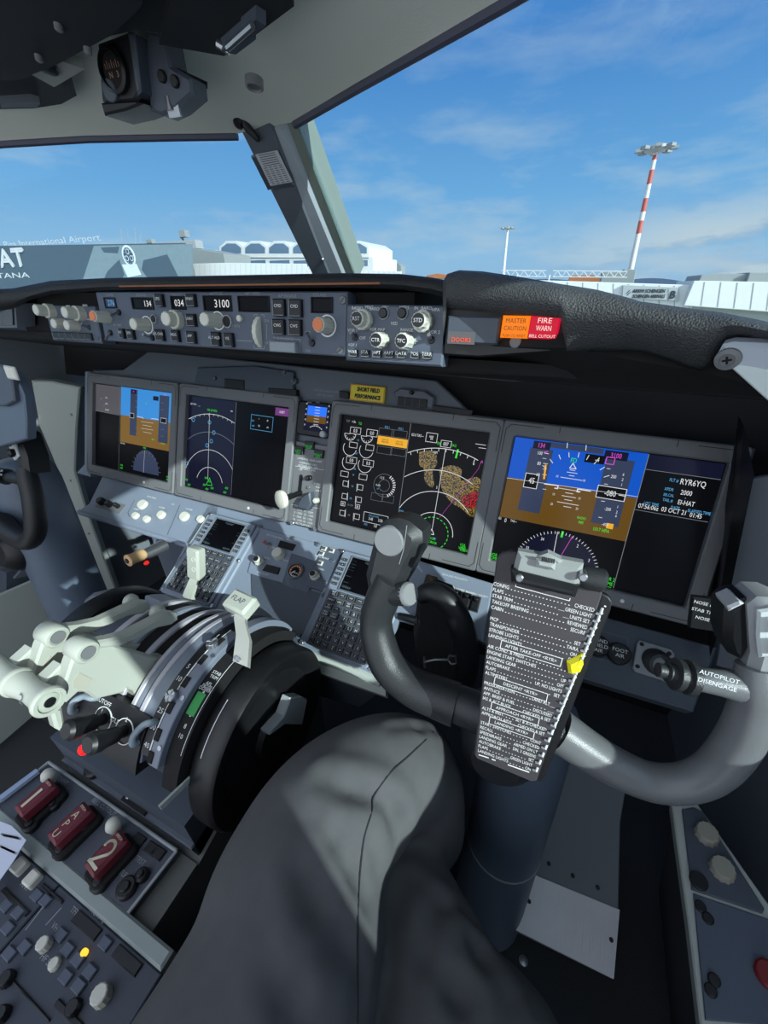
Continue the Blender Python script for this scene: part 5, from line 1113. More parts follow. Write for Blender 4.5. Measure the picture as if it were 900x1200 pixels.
# curved bands, from the lever slots outwards
BANDS = [(-.078, -.066, .129, 'arcpale'), (-.066, -.036, .124, 'matte'), (-.036, -.024, .131, 'arcgrey'), (-.024, .004, .125, 'matte'), (.004, .014, .135, 'arcpale'), (.014, .040, .130, 'matte'), (.040, .047, .143, 'arcpale'), (.047, .056, .142, 'arcgrey'), (.056, .060, .136, 'matte'), (.060, .068, .1465, 'arcpale'), (.068, .088, .146, 'arcgrey')]
for x0, x1, rr_, m in BANDS:
    b = MB(); sector(b, x0, x1, .10, rr_, -88, 62, 36, 0, .0012 if m != 'matte' else 0); b.build('slot_cover', M[m], tq)
b = MB(); sector(b, .088, .1035, .10, .149, -60, 56, 40)
fs = [('0', 279, 729), ('1', 262, 748), ('2', 250, 758), ('5', 226, 783), ('10', 214, 797), ('15', 204, 816), ('25', 190, 833), ('30', 183, 853), ('40', 175, 874)]
for t, px, py in fs:
    x, a = qcyl(px, py, .149); f = QF(.0945, a, .149); b.text(f, t, 0, 0, .0062, 1, .0008)
for k in range(26):
    a0, a1 = -15 + k * 2.6, -15 + (k + 1) * 2.6
    b.add([QP(.1005, a0, .1496), QP(.1025, a0, .1496), QP(.1025, a1, .1496), QP(.1005, a1, .1496)], [(0, 1, 2, 3)], 1)
b.build('flap_scale', [M['black'], M['white']], tq)
b = MB(); sector(b, .104, .121, .10, .151, -70, 58, 44, 0, .001)
for a in (-18, -6, 6, 18, 30, 42, 52): sector(b, .1035, .111, .14, .1525, a, a + 5, 3, 1)
for a in (5, 27, 49): f = QF(.1165, a, .151); b.cyl(f, 0, 0, .003, 0, .0012, 12, 0, 2)
b.build('flap_gate', [M['arcgrey'], M['matte'], M['metal']], tq)
for px, py in ((256, 759), (205, 817)):
    x, a = qcyl(px, py, .152); f = QF(.103, a, .150); b = MB()
    for k in range(4): b.prism(f, [(.0075 * math.cos(PI / 2 * k + t_), .0085 * math.sin(PI / 2 * k + t_)) for t_ in (-.35, .35)] + [(0, 0)], 0, .010, .001)
    b.cyl(f, 0, 0, .0075, 0, .009, 8, .001); b.build('gate_stop', M['metal'], tq)
b = MB(); sector(b, .121, .145, .10, .141, -60, 70, 40)
for k in range(20):
    a0, a1 = -10 + k * 3, -10 + (k + 1) * 3; b.add([QP(.1412, a0, .1414), QP(.1420, a0, .1414), QP(.1420, a1, .1414), QP(.1412, a1, .1414)], [(0, 1, 2, 3)], 1)
for t, px, py in (('STAB', 263, 793), ('TRIM', 260, 798), ('APL', 251, 804), ('NOSE', 250, 808), ('DOWN', 249, 812), ('4', 251, 817), ('5', 246, 831), ('6', 237, 844), ('8', 231, 858), ('10', 219, 866)):
    x, a = qcyl(px, py, .141); f = QF(.1325, a, .141); b.text(f, t, 0, 0, .0042 if len(t) > 2 else .0052, 1, .0008)
b.build('trim_scale', [M['matte'], M['white']], tq)
x, a = qcyl(238, 829, .142); b = MB(); sector(b, .125, .138, .1405, .1422, a - 5.5, a + 5.5, 8); b.build('green_band', M['green'], tq)
# trim wheels
def wheel(x0, x1, side):
    yc, zc, R = .238, .520, .127
    b = MB(); w_ = x1 - x0; o = Vector((x0, yc, zc))
    b.lathe(o, (1, 0, 0), [(R * .30, .004), (R * .90, .003), (R * .97, 0), (R, .006), (R, w_ - .006), (R * .97, w_), (R * .80, w_ - .004), (R * .74, w_ - .010), (R * .30, w_ - .008), (R * .26, w_)], 64, 0)
    for k in range(30):
        a = math.radians(100 + k * 3.2); p = o + Vector((w_ * .5, -math.sin(a) * R, math.cos(a) * R)); t = Vector((0, -math.cos(a), -math.sin(a)))
    wl_ = b.build('trim_wheel', mat('trim wheel black', (20, 21, 23), .42, var=.2, vscale=30), tq)
    b = MB()
    for k in range(12):
        a0, a1 = math.radians(18 + k * 2.6), math.radians(18 + (k + 1) * 2.6); xx = x0 + w_ * (.30)
        b.add([o + Vector((w_ * .34 + e, -math.sin(t) * (R + .0006), math.cos(t) * (R + .0006))) for t, e in ((a0, 0), (a0, .0012), (a1, .0012), (a1, 0))], [(0, 1, 2, 3)])
    b.build('index_line', M['white'], wl_)
    if side > 0:
        f = Fr((x1, yc, zc), (0, 1, 0), (0, 0, 1)); b = MB()
        b.prism(f, [f.uv(*p, .006) for p in ((337, 816), (349, 814), (357, 818), (351, 848), (331, 847), (313, 860), (311, 857), (329, 837))], -.003, .012, .002); b.build('fold_out_handle', mat('handle grey', (150, 158, 162), .45), wl_)
wheel(.147, .187, 1); wheel(-.187, -.147, -1)
# thrust levers with their reverse levers
def lever(dx, num):
    f = LX(.034); F_ = lambda *p: f.uv(*p)
    S = Fr(f.o + Vector((dx, 0, 0)), f.u, f.v)
    b = MB(); b.prism(S, [F_(*p) for p in ((110, 753), (125, 753), (184, 771), (199, 768), (186, 786), (170, 809), (160, 817), (157, 810), (149, 807), (146, 812), (112, 820), (101, 811), (92, 812), (79, 824), (71, 819), (76, 800), (84, 776), (92, 758), (100, 752))], -.016, 0, .0025)
    lv = b.build('thrust_lever', M['cream'], tq)
    c = F_(100, 763); b = MB(); b.lathe(S.P(*c, -.020), (1, 0, 0), [(.0125, 0), (.0135, .002), (.0135, .024), (.012, .026), (.0095, .0265), (.009, .025)], 28, 0); b.lathe(S.P(*c, .006), (1, 0, 0), [(.008, -.002), (.008, .0005)], 16, 1); b.build('pivot_boss', [M['cream'], M['bezel']], lv)
    k = F_(47, 816); b = MB(); b.lathe(S.P(*k, -.045), (1, 0, 0), [(.010, 0), (.0145, .003), (.014, .010), (.0118, .022), (.0114, .034), (.013, .050), (.0160, .058), (.0160, .061), (.0148, .063), (.0112, .063), (.011, .060)], 32, 0)
    b.lathe(S.P(*k, .012), (1, 0, 0), [(.011, 0), (.0095, .004), (.0065, .005)], 24, 0); b.lathe(S.P(*k, .0155), (1, 0, 0), [(.006, 0), (.005, .003)], 20, 1)
    kf = QF(0, 62, 0); kk = Fr(S.P(*k, -.008) + kf.n * .0122, (1, 0, 0), kf.v); b.text(kk, num, 0, 0, .011, 2, .0004)
    b.build('grip_knob', [M['cream'], M['black'], M['plate']], lv)
    b = MB(); b.prism(S, [F_(*p) for p in ((60, 806), (82, 784), (90, 800), (76, 820), (62, 822))], -.030, -.014, .002); b.build('knob_arm', M['cream'], lv)
    b = MB(); b.prism(S, [F_(*p) for p in ((86, 797), (93, 788), (108, 796), (101, 811), (86, 806))], 0, .0006); b.build('label_plate', mat('lever label grey', (176, 174, 160), .6), lv)
    b = MB(); b.prism(S, [F_(*p) for p in ((104, 752), (128, 748), (150, 742), (178, 727), (196, 718), (206, 718), (208, 726), (200, 732), (182, 736), (160, 748), (140, 757), (112, 760))], -.012, .003, .003); rv = b.build('reverse_lever', M['cream'], lv)
    e = F_(201, 724); b = MB(); b.lathe(S.P(*e, -.034), (1, 0, 0), [(.008, 0), (.0105, .002), (.0105, .009), (.009, .011), (.007, .012), (.007, .026), (.0085, .034), (.007, .0365)], 26, 0); b.build('reverse_grip', M['cream'], rv)
    return lv
lever(0, '2'); lever(-.056, '1')
# speedbrake lever
r0 = atx(226, 716, -.092); r1 = atx(221, 698, -.092); r2 = atx(229, 676, -.092); r3 = atx(228, 642, -.092)
def bar(pts, wd, th, m, name, parent):
    b = MB(); rows = []
    for i, p in enumerate(pts):
        t = (pts[min(i + 1, len(pts) - 1)] - pts[max(i - 1, 0)]).normalized(); s = Vector((1, 0, 0)); q = t.cross(s).normalized()
        w_ = wd[i] if isinstance(wd, (list, tuple)) else wd
        rows.append([p + s * w_ / 2 * a + q * th / 2 * c for a, c in ((-1, -1), (1, -1), (1, 1), (-1, 1))])
    b.grid(rows, 0, False, True); n = len(b.V); b.F += [(0, 1, 2, 3), (n - 4, n - 3, n - 2, n - 1)]; b.M += [0, 0]; b.S += [False, False]
    return b.build(name, m, parent)
sb = bar([r0, r1, r2], [.022, .021, .016], .008, M['cream'], 'speedbrake_lever', tq)
hd = Fr((r2 + r3) / 2, (1, 0, 0), (r3 - r2)); b = MB(); hl = (r3 - r2).length / 2
b.box(hd, -.0155, -hl - .004, .0155, hl, -.010, .008, .004, 0, .005)
for vv in (-.010, .010): b.lathe(hd.P(.005, vv, .0078), hd.n, [(.005, 0), (.0045, .0006), (.003, 0)], 14, 1)
b.text(hd, 'SPEED BRAKE', -.011, 0, .0032, 2, .0085, rot=PI / 2); b.build('paddle_handle', [M['cream'], M['knob'], M['plate']], sb)
b = MB(); sector(b, -.125, -.070, .10, .126, -75, -28, 14, 0, .002); b.build('speedbrake_slot_cover', M['arcgrey'], tq)
# flap lever
def onr(px, py, r):
    x, a = qcyl(px, py, r); return QP(x, a, r)
f0 = onr(283, 779, .158); f1 = onr(286, 748, .172); f2 = onr(282, 728, .182); f3 = onr(284, 708, .196)

fl = bar([f0, f1, f2, f3], [.024, .023, .019, .019], .008, mat('flap lever stem', (178, 178, 170), .4, metal=.3), 'flap_lever', tq)
hf = Fr(f3 + Vector((0, -.002, .006)), (1, -.1, 0), (.1, 1, .25)); b = MB(); b.box(hf, -.022, -.016, .022, .014, -.011, .006, .004, 0, .004); b.text(hf, 'FLAP', -.001, 0, .008, 1, .0064); b.build('flap_handle', [M['cream'], M['plate']], fl)
b = MB(); q = QF(.112, 0, 0); p = f0.lerp(f1, .3) + Vector((.0, -.004, 0)); b.lathe(p - Vector((0, .002, 0)), (f1 - f0).cross(Vector((1, 0, 0))) * -1, [(.003, -.004), (.003, .006)], 10); b.build('rivet', M['metal'], fl)
# engine start levers on the dark aft face
b = MB(); sector(b, -.080, .086, .10, .150, 40, 68, 20)
for px, py, t in ((120, 833, '1'), (149, 843, '2'), (135, 844, 'IDLE'), (122, 822, 'CUTOFF')):
    x, a = qcyl(px, py, .150); b.text(QF(x, a, .150), t, 0, 0, .0055, 1, .0006)
b.build('start_lever_plate', [M['black'], M['white']], tq)
for (bx_, by_), (tx_, ty_) in (((121, 843), (90, 866)), ((146, 857), (118, 884))):
    x, a = qcyl(bx_, by_, .150); x2, a2 = qcyl(tx_, ty_, .196); p = QP(x, a, .146); t = QP(x, a2, .196); d = (t - p); Ln = d.length
    b = MB(); b.lathe(p, d, [(.007, 0), (.007, Ln * .25), (.0095, Ln * .3), (.0105, Ln * .6), (.0125, Ln * .72), (.0125, Ln * .92), (.009, Ln)], 22); sl_ = b.build('start_lever', M['black'], tq)
    b = MB(); b.lathe(QP(x, a, .150), d, [(.016, 0), (.016, .001), (.0148, .001)], 26, caps=False); b.build('collar_ring', M['white'], sl_)
for pts in (((84, 834), (86, 823), (98, 816), (108, 818)), ((156, 872), (157, 862), (168, 850), (177, 847))):
    b = MB(); P_ = []
    for px, py in pts: x, a = qcyl(px, py, .156); P_.append(QP(x, a, .156))
    P_ = [QP(P_[0].x, math.degrees(math.atan2(-(P_[0].y - QY), P_[0].z - QZ)), .145)] + P_ + [QP(P_[-1].x, math.degrees(math.atan2(-(P_[-1].y - QY), P_[-1].z - QZ)), .145)]
    b.tube(crom(P_, 5), .0042, 10); b.build('guard_loop', mat('guard loop grey', (136, 150, 160), .45), tq)
b = MB(); p = atx(66, 840, .0); f = LX(.0); b.prism(f, [f.uv(*p) for p in ((56, 830), (60, 826), (70, 828), (74, 850), (70, 856), (62, 852))], -.006, .006, .003); b.build('horn_cutout_lever', M['cream'], tq)
b = MB(); x, a = qcyl(93, 881, .17); c = QP(x, a, .165); b.lathe(c, (-.1, -.8, .5), [(.007, -.012), (.007, 0), (.0055, .004), (.003, .0055)], 16); b.build('red_lamp', emis('parking red', (255, 24, 24), 2.2), tq)
b = MB(); b.lathe(c, (-.1, -.8, .5), [(.011, -.02), (.011, -.004), (.0075, -.003)], 16); b.build('lamp_socket', M['black'], tq)
# ------------------------------------------------------------------ centre pedestal, fire panel, radios
r = thing('centre_pedestal', 'dark centre pedestal base under the throttle quadrant and radio panels', 'pedestal', (0, .0, 0))
b = MB(); b.slab([(.147, .09, 0), (.147, .40, 0), (.147, .40, .38), (.147, .19, .50), (.147, .16, .43), (.147, .09, .41)], (-.294, 0, 0)); b.slab([(.147, -.55, 0), (.147, .09, 0), (.147, .09, .415), (.147, -.55, .415)], (-.294, 0, 0)); b.build('pedestal_body', mat('pedestal olive grey', (92, 96, 94), .6, var=.12, bump=.1), r)
b = MB(); b.wbox(-.195, -.55, .30, .195, .012, .412, .004); b.build('radio_rack', M['panel'], r)
b = MB(); b.slab([atx(185, 944, .148), atx(226, 905, .148), atx(228, 908, .148), atx(188, 948, .148)], (.003, 0, 0)); b.build('edge_trim', M['lining'], r)
DK = Fr((0, .09, .445), (1, 0, 0), (0, 1, .12))
dz = [DK.uv(*p) for p in ((62, 885), (110, 860), (205, 905), (208, 990))]
b = MB(); b.box(DK, -.142, .004, .142, .06, -.03, 0, .002); b.build('deck_plate', M['plate'], r)
b = MB(); u, v = DK.uv(113, 902); b.cyl(DK, u, v, .014, 0, .012, 22, .003); b.build('black_knob', M['black'], r)
b = MB(); b.box(DK, *DK.uv(142, 938), DK.uv(186, 935)[0], DK.uv(160, 905)[1], 0, .004, .001); b.build('switch_recess', M['matte'], r)
b = MB(); u, v = DK.uv(168, 927); p = DK.P(u, v, .004); b.tube([p, p + DK.n * .012 - DK.u * .012], [.003, .004], 10); b.cyl(DK, u, v, .006, .003, .007, 12, .001); b.build('toggle_switch', M['metal'], r)
for px, py in ((152, 934), (177, 948)): b = MB(); u, v = DK.uv(px, py); b.cyl(DK, u, v, .004, 0, .006, 12, .001); b.build('screw', M['metal'], r)
# fire panel
FPn = Fr((0, .05, .43), (1, 0, 0), (0, 1, .02))
fz = lambda px, py, h=0: FPn.uv(px, py, h)
r = thing('fire_control_panel', 'fire panel with three maroon handles lettered 1, APU and 2', 'panel', FPn.P(0, 0, -.02))
c = [fz(*p) for p in ((57, 893), (207, 997), (150, 1070), (-8, 946))]
b = MB(); b.prism(FPn, c, -.02, 0, .001)
for px, py, t in ((74, 915, 'OVHT'), (122, 946, 'BELL CUTOUT'), (160, 1005, 'EXT TEST'), (140, 1020, 'BOTTLE')): b.text(FPn, t, *fz(px, py), .0055, 1, .0005)
b.build('faceplate', [mat('fire panel slate', (70, 76, 88), .5, var=.1, vscale=30), M['dim']], r)
def edge(p, q, m, rad=.0022): b = MB(); b.tube([FPn.w(*p, .006), FPn.w(*q, .006)], rad, 8); return b.build('edge_rail', m, r)
edge((57, 893), (207, 997), M['dim']); edge((207, 997), (150, 1070), M['dim']); edge((57, 893), (-8, 946), M['dim'])
b = MB(); b.slab([FPn.w(*p, .004) for p in ((1, 935), (44, 903), (47, 906), (3, 940))], (0, 0, .006)); b.build('light_strip', mat('light strip blue grey', (150, 166, 196), .4), r)
def handle(p0, p1, letters, ball):
    h = .034; a = Vector(fz(*p0, h)); e = Vector(fz(*p1, h)); d = (e - a); Ln = d.length; ang = math.atan2(d.y, d.x) - PI / 2
    f = FPn.sub(*((a + e) / 2), 0, ang); b = MB()
    b.box(f, -.0125, -Ln / 2, .0125, Ln / 2, .016, h, .004, 0, .003); fh = b.build('fire_handle', M['red'], r)
    b = MB(); n = len(letters)
    if letters == '1': b.rect(f, -.0022, -Ln * .36, .0022, Ln * .22, h + .0008)
    elif letters == '2':
        b.arc(f, (0, Ln * .10), .0075, -35, 190, .0034, h + .0008, 0, 20); b.line(f, [(.0062, Ln * .10 - .0045), (-.0075, -Ln * .34)], .0036, h + .0008); b.line(f, [(-.009, -Ln * .35), (.009, -Ln * .35)], .0036, h + .0008)
    else:
        for i, t in enumerate(letters): b.text(f, t, 0, Ln * (.20 - .26 * i), .0090, 0, h + .0008, sx=1.1)
    b.text(f, 'DISCH', 0, Ln * .40, .0030, 0, h + .0008); b.build('lettering', mat('fire letters', (206, 204, 178), .6), fh)
    b = MB(); b.box(f, -.018, -Ln / 2 - .008, .018, Ln / 2 + .004, -.0, .012, .003, 0, .008); b.box(f, -.008, -Ln * .35, .008, Ln * .35, .01, .018, .002); b.build('handle_socket', M['matte'], r)
    if ball: b = MB(); u, v = fz(*ball, .02); b.lathe(FPn.P(u, v, .003), FPn.n, [(.004, 0), (.0085, .010), (.010, .018), (.0075, .025), (.003, .028)], 18); b.build('bottle_lamp', M['knob'], r)
handle((19, 951), (61, 915), '1', (57, 909)); handle((58, 984), (102, 943), 'APU', None); handle((102, 1020), (144, 977), '2', (133, 967))
for px, py, s_ in ((65, 945, .008), (103, 973, .009), (39, 968, .010), (75, 998, .011), (123, 1000, .007), (146, 1006, .009), (168, 1027, .008), (150, 1042, .012), (119, 1036, .011)):
    b = MB(); u, v = fz(px, py); b.cyl(FPn, u, v, s_, 0, .010, 18, .002); b.cyl(FPn, u, v, s_ * .5, .010, .014, 14, .001); b.build('test_switch', M['black'], r)
for px, py in ((178, 995), (163, 985), (186, 1000)): b = MB(); u, v = fz(px, py); b.box(FPn, u - .009, v - .006, u + .009, v + .006, 0, .004, .001); b.build('lamp_window', M['black'], r)
# radio rack
RP = Fr((0, 0, .428), (1, 0, 0), (0, 1, .0))
rz = lambda px, py, h=0: RP.uv(px, py, h)
b = MB(); a = rz(-30, 942); e = rz(203, 1115); b.box(RP, -.2, a[1] - .004, e[0], a[1] + .014, -.016, .003, .003)
solo(b, 'pedestal_rail', mat('pale rail', (148, 158, 156), .5), 'pale grey green rail across the pedestal between fire panel and radios', 'rail')
def radio(name, label, x0, x1, y0, y1):
    rt = thing(name, label, 'panel', RP.P((x0 + x1) / 2, (y0 + y1) / 2, -.016)); b = MB(); b.box(RP, x0, y0, x1, y1, -.016, 0, .0015); return rt, b
YT = rz(100, 1055)[1] - .004
ra, b = radio('radio_panel', 'radio control panel with pale knobs behind the rail, right hand one', .005, .192, YT - .125, YT)
for px, py, t in ((115, 1072, 'ACTIVE'), (162, 1110, 'STANDBY'), (88, 1068, 'TFR'), (58, 1128, 'HF SENS'), (66, 1087, 'VHF')): b.text(RP, t, *rz(px, py), .0055, 1, .0005)
b.build('faceplate', [mat('radio slate', (62, 68, 80), .55, var=.1, vscale=30), M['dim']], ra)
def win(p0, p1, parent, name='display_window', pt=RP): 
    b = MB(); a = rz(*p0); e = rz(*p1); b.box(RP, a[0], e[1], e[0], a[1], 0, .003, .001); return b.build(name, M['black'], parent)
win((94, 1066), (110, 1104), ra); win((141, 1106), (158, 1146), ra)
for px, py, s_, h in ((54, 1108, .0068, .012), (65, 1130, .006, .006), (121, 1168, .0088, .014)): kn(RP, px, py, s_, h, M['knob'], ra, h0=.0005, flute=.03)
for px, py in ((80, 1113), (92, 1125), (106, 1139), (78, 1145), (93, 1156), (72, 1096), (124, 1106)): b = MB(); u, v = rz(px, py); b.box(RP, u - .007, v - .005, u + .007, v + .005, 0, .004, .001); b.build('square_button', M['mcp'], ra)
b = MB(); u, v = rz(100, 1117); b.cyl(RP, u, v, .0035, 0, .006, 12, .001); b.build('amber_lamp', emis('amber lamp', (255, 190, 60), 1.6), ra)
rb, b = radio('audio_control_panel', 'dark radio control panel at the lower left corner with two pale square knobs', -.192, .003, YT - .125, YT)
for px, py, t in ((40, 1003, 'TEST'), (57, 1018, 'GEN'), (30, 1038, 'ANT'), (55, 1012, 'TCAS')): b.text(RP, t, *rz(px, py), .0055, 1, .0005)
b.line(RP, [rz(34, 999), rz(62, 1022)], .001, .0005, 1); b.line(RP, [rz(50, 1064), rz(30, 1090)], .0012, .0005, 1); b.line(RP, [rz(72, 1064), rz(54, 1084)], .0012, .0005, 1)
b.build('faceplate', [bpy.data.materials['radio slate'], M['dim']], rb)
for px, py in ((23, 1015), (38, 1030)): b = MB(); u, v = rz(px, py, .006); b.box(RP, u - .008, v - .008, u + .008, v + .008, 0, .012, .002, 0, .003); b.build('square_knob', M['knob'], rb)
win((6, 1040), (30, 1075), rb); win((52, 1035), (72, 1060), rb)
for px, py in ((8, 1062), (22, 1070), (10, 1088), (44, 1050), (54, 1056), (30, 1110), (12, 1118)): b = MB(); u, v = rz(px, py); b.box(RP, u - .007, v - .005, u + .007, v + .005, 0, .004, .001); b.build('square_button', M['mcp'], rb)
rc, b = radio('selcal_panel', 'lowest pedestal panel at the bottom left edge with a dark display window', -.06, .192, YT - .30, YT - .128)
b.build('faceplate', [bpy.data.materials['radio slate'], M['dim']], rc)
win((14, 1150), (60, 1195), rc); win((70, 1170), (92, 1210), rc)
for px, py in ((10, 1148), (88, 1182), (4, 1190)): kn(RP, px, py, .007, .010, M['black'], rc, h0=.0005)
b = MB(); q = [RP.w(*p, .030) for p in ((-20, 955), (14, 968), (31, 985), (16, 1010), (0, 1032), (-30, 1050))]; b.slab(q, (0, 0, .001))
for k in range(8):
    a = RP.w(2 + k * 2.5, 976 + k * .5, .0314); 
    b.add([a, a + Vector((.010, .001, 0)), a + Vector((.010, -.001, 0)), a + Vector((0, -.002, 0))], [(0, 1, 2, 3)], 1); a = RP.w(0 + k * 2.2, 990 + k, .0314); b.add([a, a + Vector((.008, .001, 0)), a + Vector((.008, -.001, 0)), a + Vector((0, -.002, 0))], [(0, 1, 2, 3)], 1)
o = solo(b, 'paper_slip', [mat('white paper', (214, 222, 240), .7), M['dim']], 'white printed paper slip lying on the pedestal at the left edge', 'paper')
# ------------------------------------------------------------------ control columns
YP = Fr((.5, .30, .65), (1, 0, 0), (0, .05, .19))
def yt(b, pts, n=14, k=6, m=0, flat=1.0, cap=True):
    """tube through (px, py, radius in px, height off the yoke plane)"""
    P_ = []
    for px, py, rad, h in pts:
        p = YP.w(px, py, h); s = (p - CAM).dot(MR.transposed().row[2] if 0 else Vector((MR[0][2], MR[1][2], MR[2][2]))) / FPX
        P_.append((p.x, p.y, p.z, rad * s))
    Q = crom(P_, k); b.tube([q[:3] for q in Q], [q[3] for q in Q], n, m, cap, flat, ref=YP.n); return b
def column(label, board=True):
    r = thing('control_column', label, 'control column', (.545, .36, 0), 'pilot control columns')
    b = MB()
    Hs = [(-.05, .052), (.10, .053), (.20, .055), (.38, .058), (.50, .060), (.62, .060)]
    base, top = Vector((.548, .335, -.0)), Vector((.530, .375, .60))
    b.tube([base.lerp(top, t) for t in (0, .2, .45, .7, 1.0)], [.066, .064, .062, .060, .056], 28); b.build('column_tube', M['column'], r)
    b = MB(); b.tube([base.lerp(top, .44), base.lerp(top, .447)], .0628, 28); b.build('joint_line', M['dim'], r)
    b = MB()
    yt(b, [(512, 816, 20, .0), (540, 826, 22, .004), (570, 838, 24, .006), (620, 848, 26, .006), (660, 856, 21, .004)], 18); b.lathe(YP.w(590, 840, -.09), YP.n, [(.052, 0), (.052, .05), (.046, .07), (.03, .085)], 30)
    hub = b.build('yoke_hub', M['yoke'], r)
    b = MB(); yt(b, [(461, 676, 21, 0), (449, 700, 20, 0), (441, 725, 19, 0), (444, 752, 20, .002), (456, 781, 21, .004), (482, 804, 22, .004), (512, 817, 24, .004), (535, 826, 25, .004)], 18); hn = b.build('left_horn', M['yoke'], r)
    # head of the left horn: hooked block with a round cap
    hf = Fr(YP.w(470, 645, 0), YP.u, YP.v); b = MB()
    q = lambda *p: hf.uv(*p)
    b.prism(hf, [q(*p) for p in ((448, 612), (456, 607), (470, 606), (482, 610), (496, 622), (497, 634), (492, 650), (486, 660), (480, 674), (470, 690), (446, 694), (434, 690), (431, 672), (436, 650), (441, 630))], -.030, .014, .010)
    b.build('left_grip_head', M['yoke'], hn)
    b = MB(); u, v = q(461, 630); b.lathe(hf.P(u, v, .012), hf.n, [(.0185, -.002), (.0185, .003), (.017, .005)], 30); b.build('round_cap', M['yokecap'], hn)
    b = MB(); b.line(hf, [q(482, 612), q(478, 640), q(473, 656)], .0008, .0150); b.build('seam', M['dim'], hn)
    b = MB(); p0 = YP.w(455, 694, .0); p1 = YP.w(478, 696, .012); p2 = YP.w(482, 695, .014)
    b.tube([p0, p1], [.016, .0145], 18); b.build('trigger_stub', M['yoke'], hn)
    b = MB(); b.lathe(p1, (p1 - p0), [(.0145, -.002), (.014, .003), (.0125, .005)], 22); b.build('trigger_button', M['yokecap'], hn)
    # right horn
    b = MB(); yt(b, [(655, 856, 25, .004), (690, 880, 23, .004), (724, 900, 22, .004), (764, 916, 21, .004), (804, 917, 21, .004), (838, 902, 22, .004), (866, 868, 23, .004), (880, 832, 22, .004), (884, 805, 22, .004), (886, 780, 19, .002)], 18); rh = b.build('right_horn', mat('yoke sunlit grey', (104, 106, 108), .32, bump=.15, bscale=900, var=.1, vscale=40), r)  # horn paler than the rest of the yoke: sun sheen put into its colour
    b = MB(); yt(b, [(872, 806, 19, .004), (850, 801, 16, .008), (826, 797, 14, .012), (812, 795, 13, .014)], 18); b.build('switch_stalk', bpy.data.materials['yoke sunlit grey'], rh)
    tf = Fr(YP.w(842, 800, .010) , YP.u, YP.v); s_ = .019
    tx = Fr(YP.w(842, 797, .030), YP.u, YP.v * .9 + YP.n * -.25); b = MB(); b.text(tx, 'AUTOPILOT', 0, .003, .0036, 0, 0); b.text(tx, 'DISENGAGE', 0, -.004, .0036, 0, 0); b.build('lettering', M['white'], rh)
    b = MB(); p0 = YP.w(812, 795, .014); p1 = YP.w(784, 788, .018); d = p1 - p0
    b.lathe(p0, d, [(.0155, 0), (.0155, .006), (.012, .007), (.012, .010), (.0145, .011), (.0145, .016), (.009, .017), (.009, .022), (.0065, .023), (.0065, .030), (.0045, .031)], 24); b.build('disengage_button', M['yoke'], rh)
    gf = Fr(YP.w(875, 740, 0), YP.u, YP.v); g = lambda *p: gf.uv(*p)
    b = MB(); b.prism(gf, [g(*p) for p in ((868, 790), (876, 760), (872, 705), (884, 696), (905, 697), (925, 706), (928, 760), (908, 796))], -.028, .012, .007); gh = b.build('right_grip_head', mat('grip light grey', (150, 152, 154), .4), rh)
    b = MB(); b.prism(gf, [g(*p) for p in ((848, 712), (858, 704), (874, 700), (876, 758), (868, 772), (852, 764), (846, 745))], -.030, .006, .006); b.build('grip_side', M['black'], gh)
    b = MB(); b.prism(gf, [g(*p) for p in ((878, 706), (902, 702), (915, 712), (914, 755), (880, 760), (877, 735))], .011, .016, .002); b.build('switch_surround', mat('surround pale', (196, 202, 200), .4), gh)
    for y0 in (712, 736):
        b = MB(); b.prism(gf, [g(*p) for p in ((892, y0 + 4), (902, y0), (909, y0 + 3), (909, y0 + 14), (894, y0 + 18))], .014, .026, .003); b.build('trim_switch', M['black'], gh)
    b = MB(); b.prism(gf, [g(*p) for p in ((848, 706), (862, 700), (868, 703), (850, 712))], -.02, .009, .002); b.build('trim_tab', mat('tab pale', (190, 192, 196), .4), gh)
    return r
ccR = column('right control column with blue grey tube and charcoal yoke holding the black checklist board')
ccL = copy_tree(ccR, (-1.10, .0, .0))
for o in [o for o in bpy.data.objects if o.parent == ccL or (o.parent and o.parent.parent == ccL)]:
    n_ = o.name.split('.')[0]
    if n_ in ('right_horn', 'yoke_hub', 'left_horn', 'grip_side', 'trim_tab', 'trim_switch', 'switch_stalk'): o.data = o.data.copy(); o.data.materials[0] = M['black']
    if n_ == 'right_grip_head': o.data = o.data.copy(); o.data.materials[0] = M['black']
    if n_ in ('switch_surround',): o.data = o.data.copy(); o.data.materials[0] = M['column']
    if n_ == 'column_tube':
        b = MB(); base, top = Vector((.548, .335, 0)), Vector((.519, .39, .78)); b.tube([base.lerp(top, t) for t in (0, .2, .45, .7, .93, .97, .99, 1.0)], [.068, .067, .066, .066, .066, .062, .05, .03], 28)
        t_ = b.build('t', M['column'], ccR); o.data = t_.data; bpy.data.objects.remove(t_)
ccL['label'] = 'left control column with blue grey tube at the left edge of the cockpit'
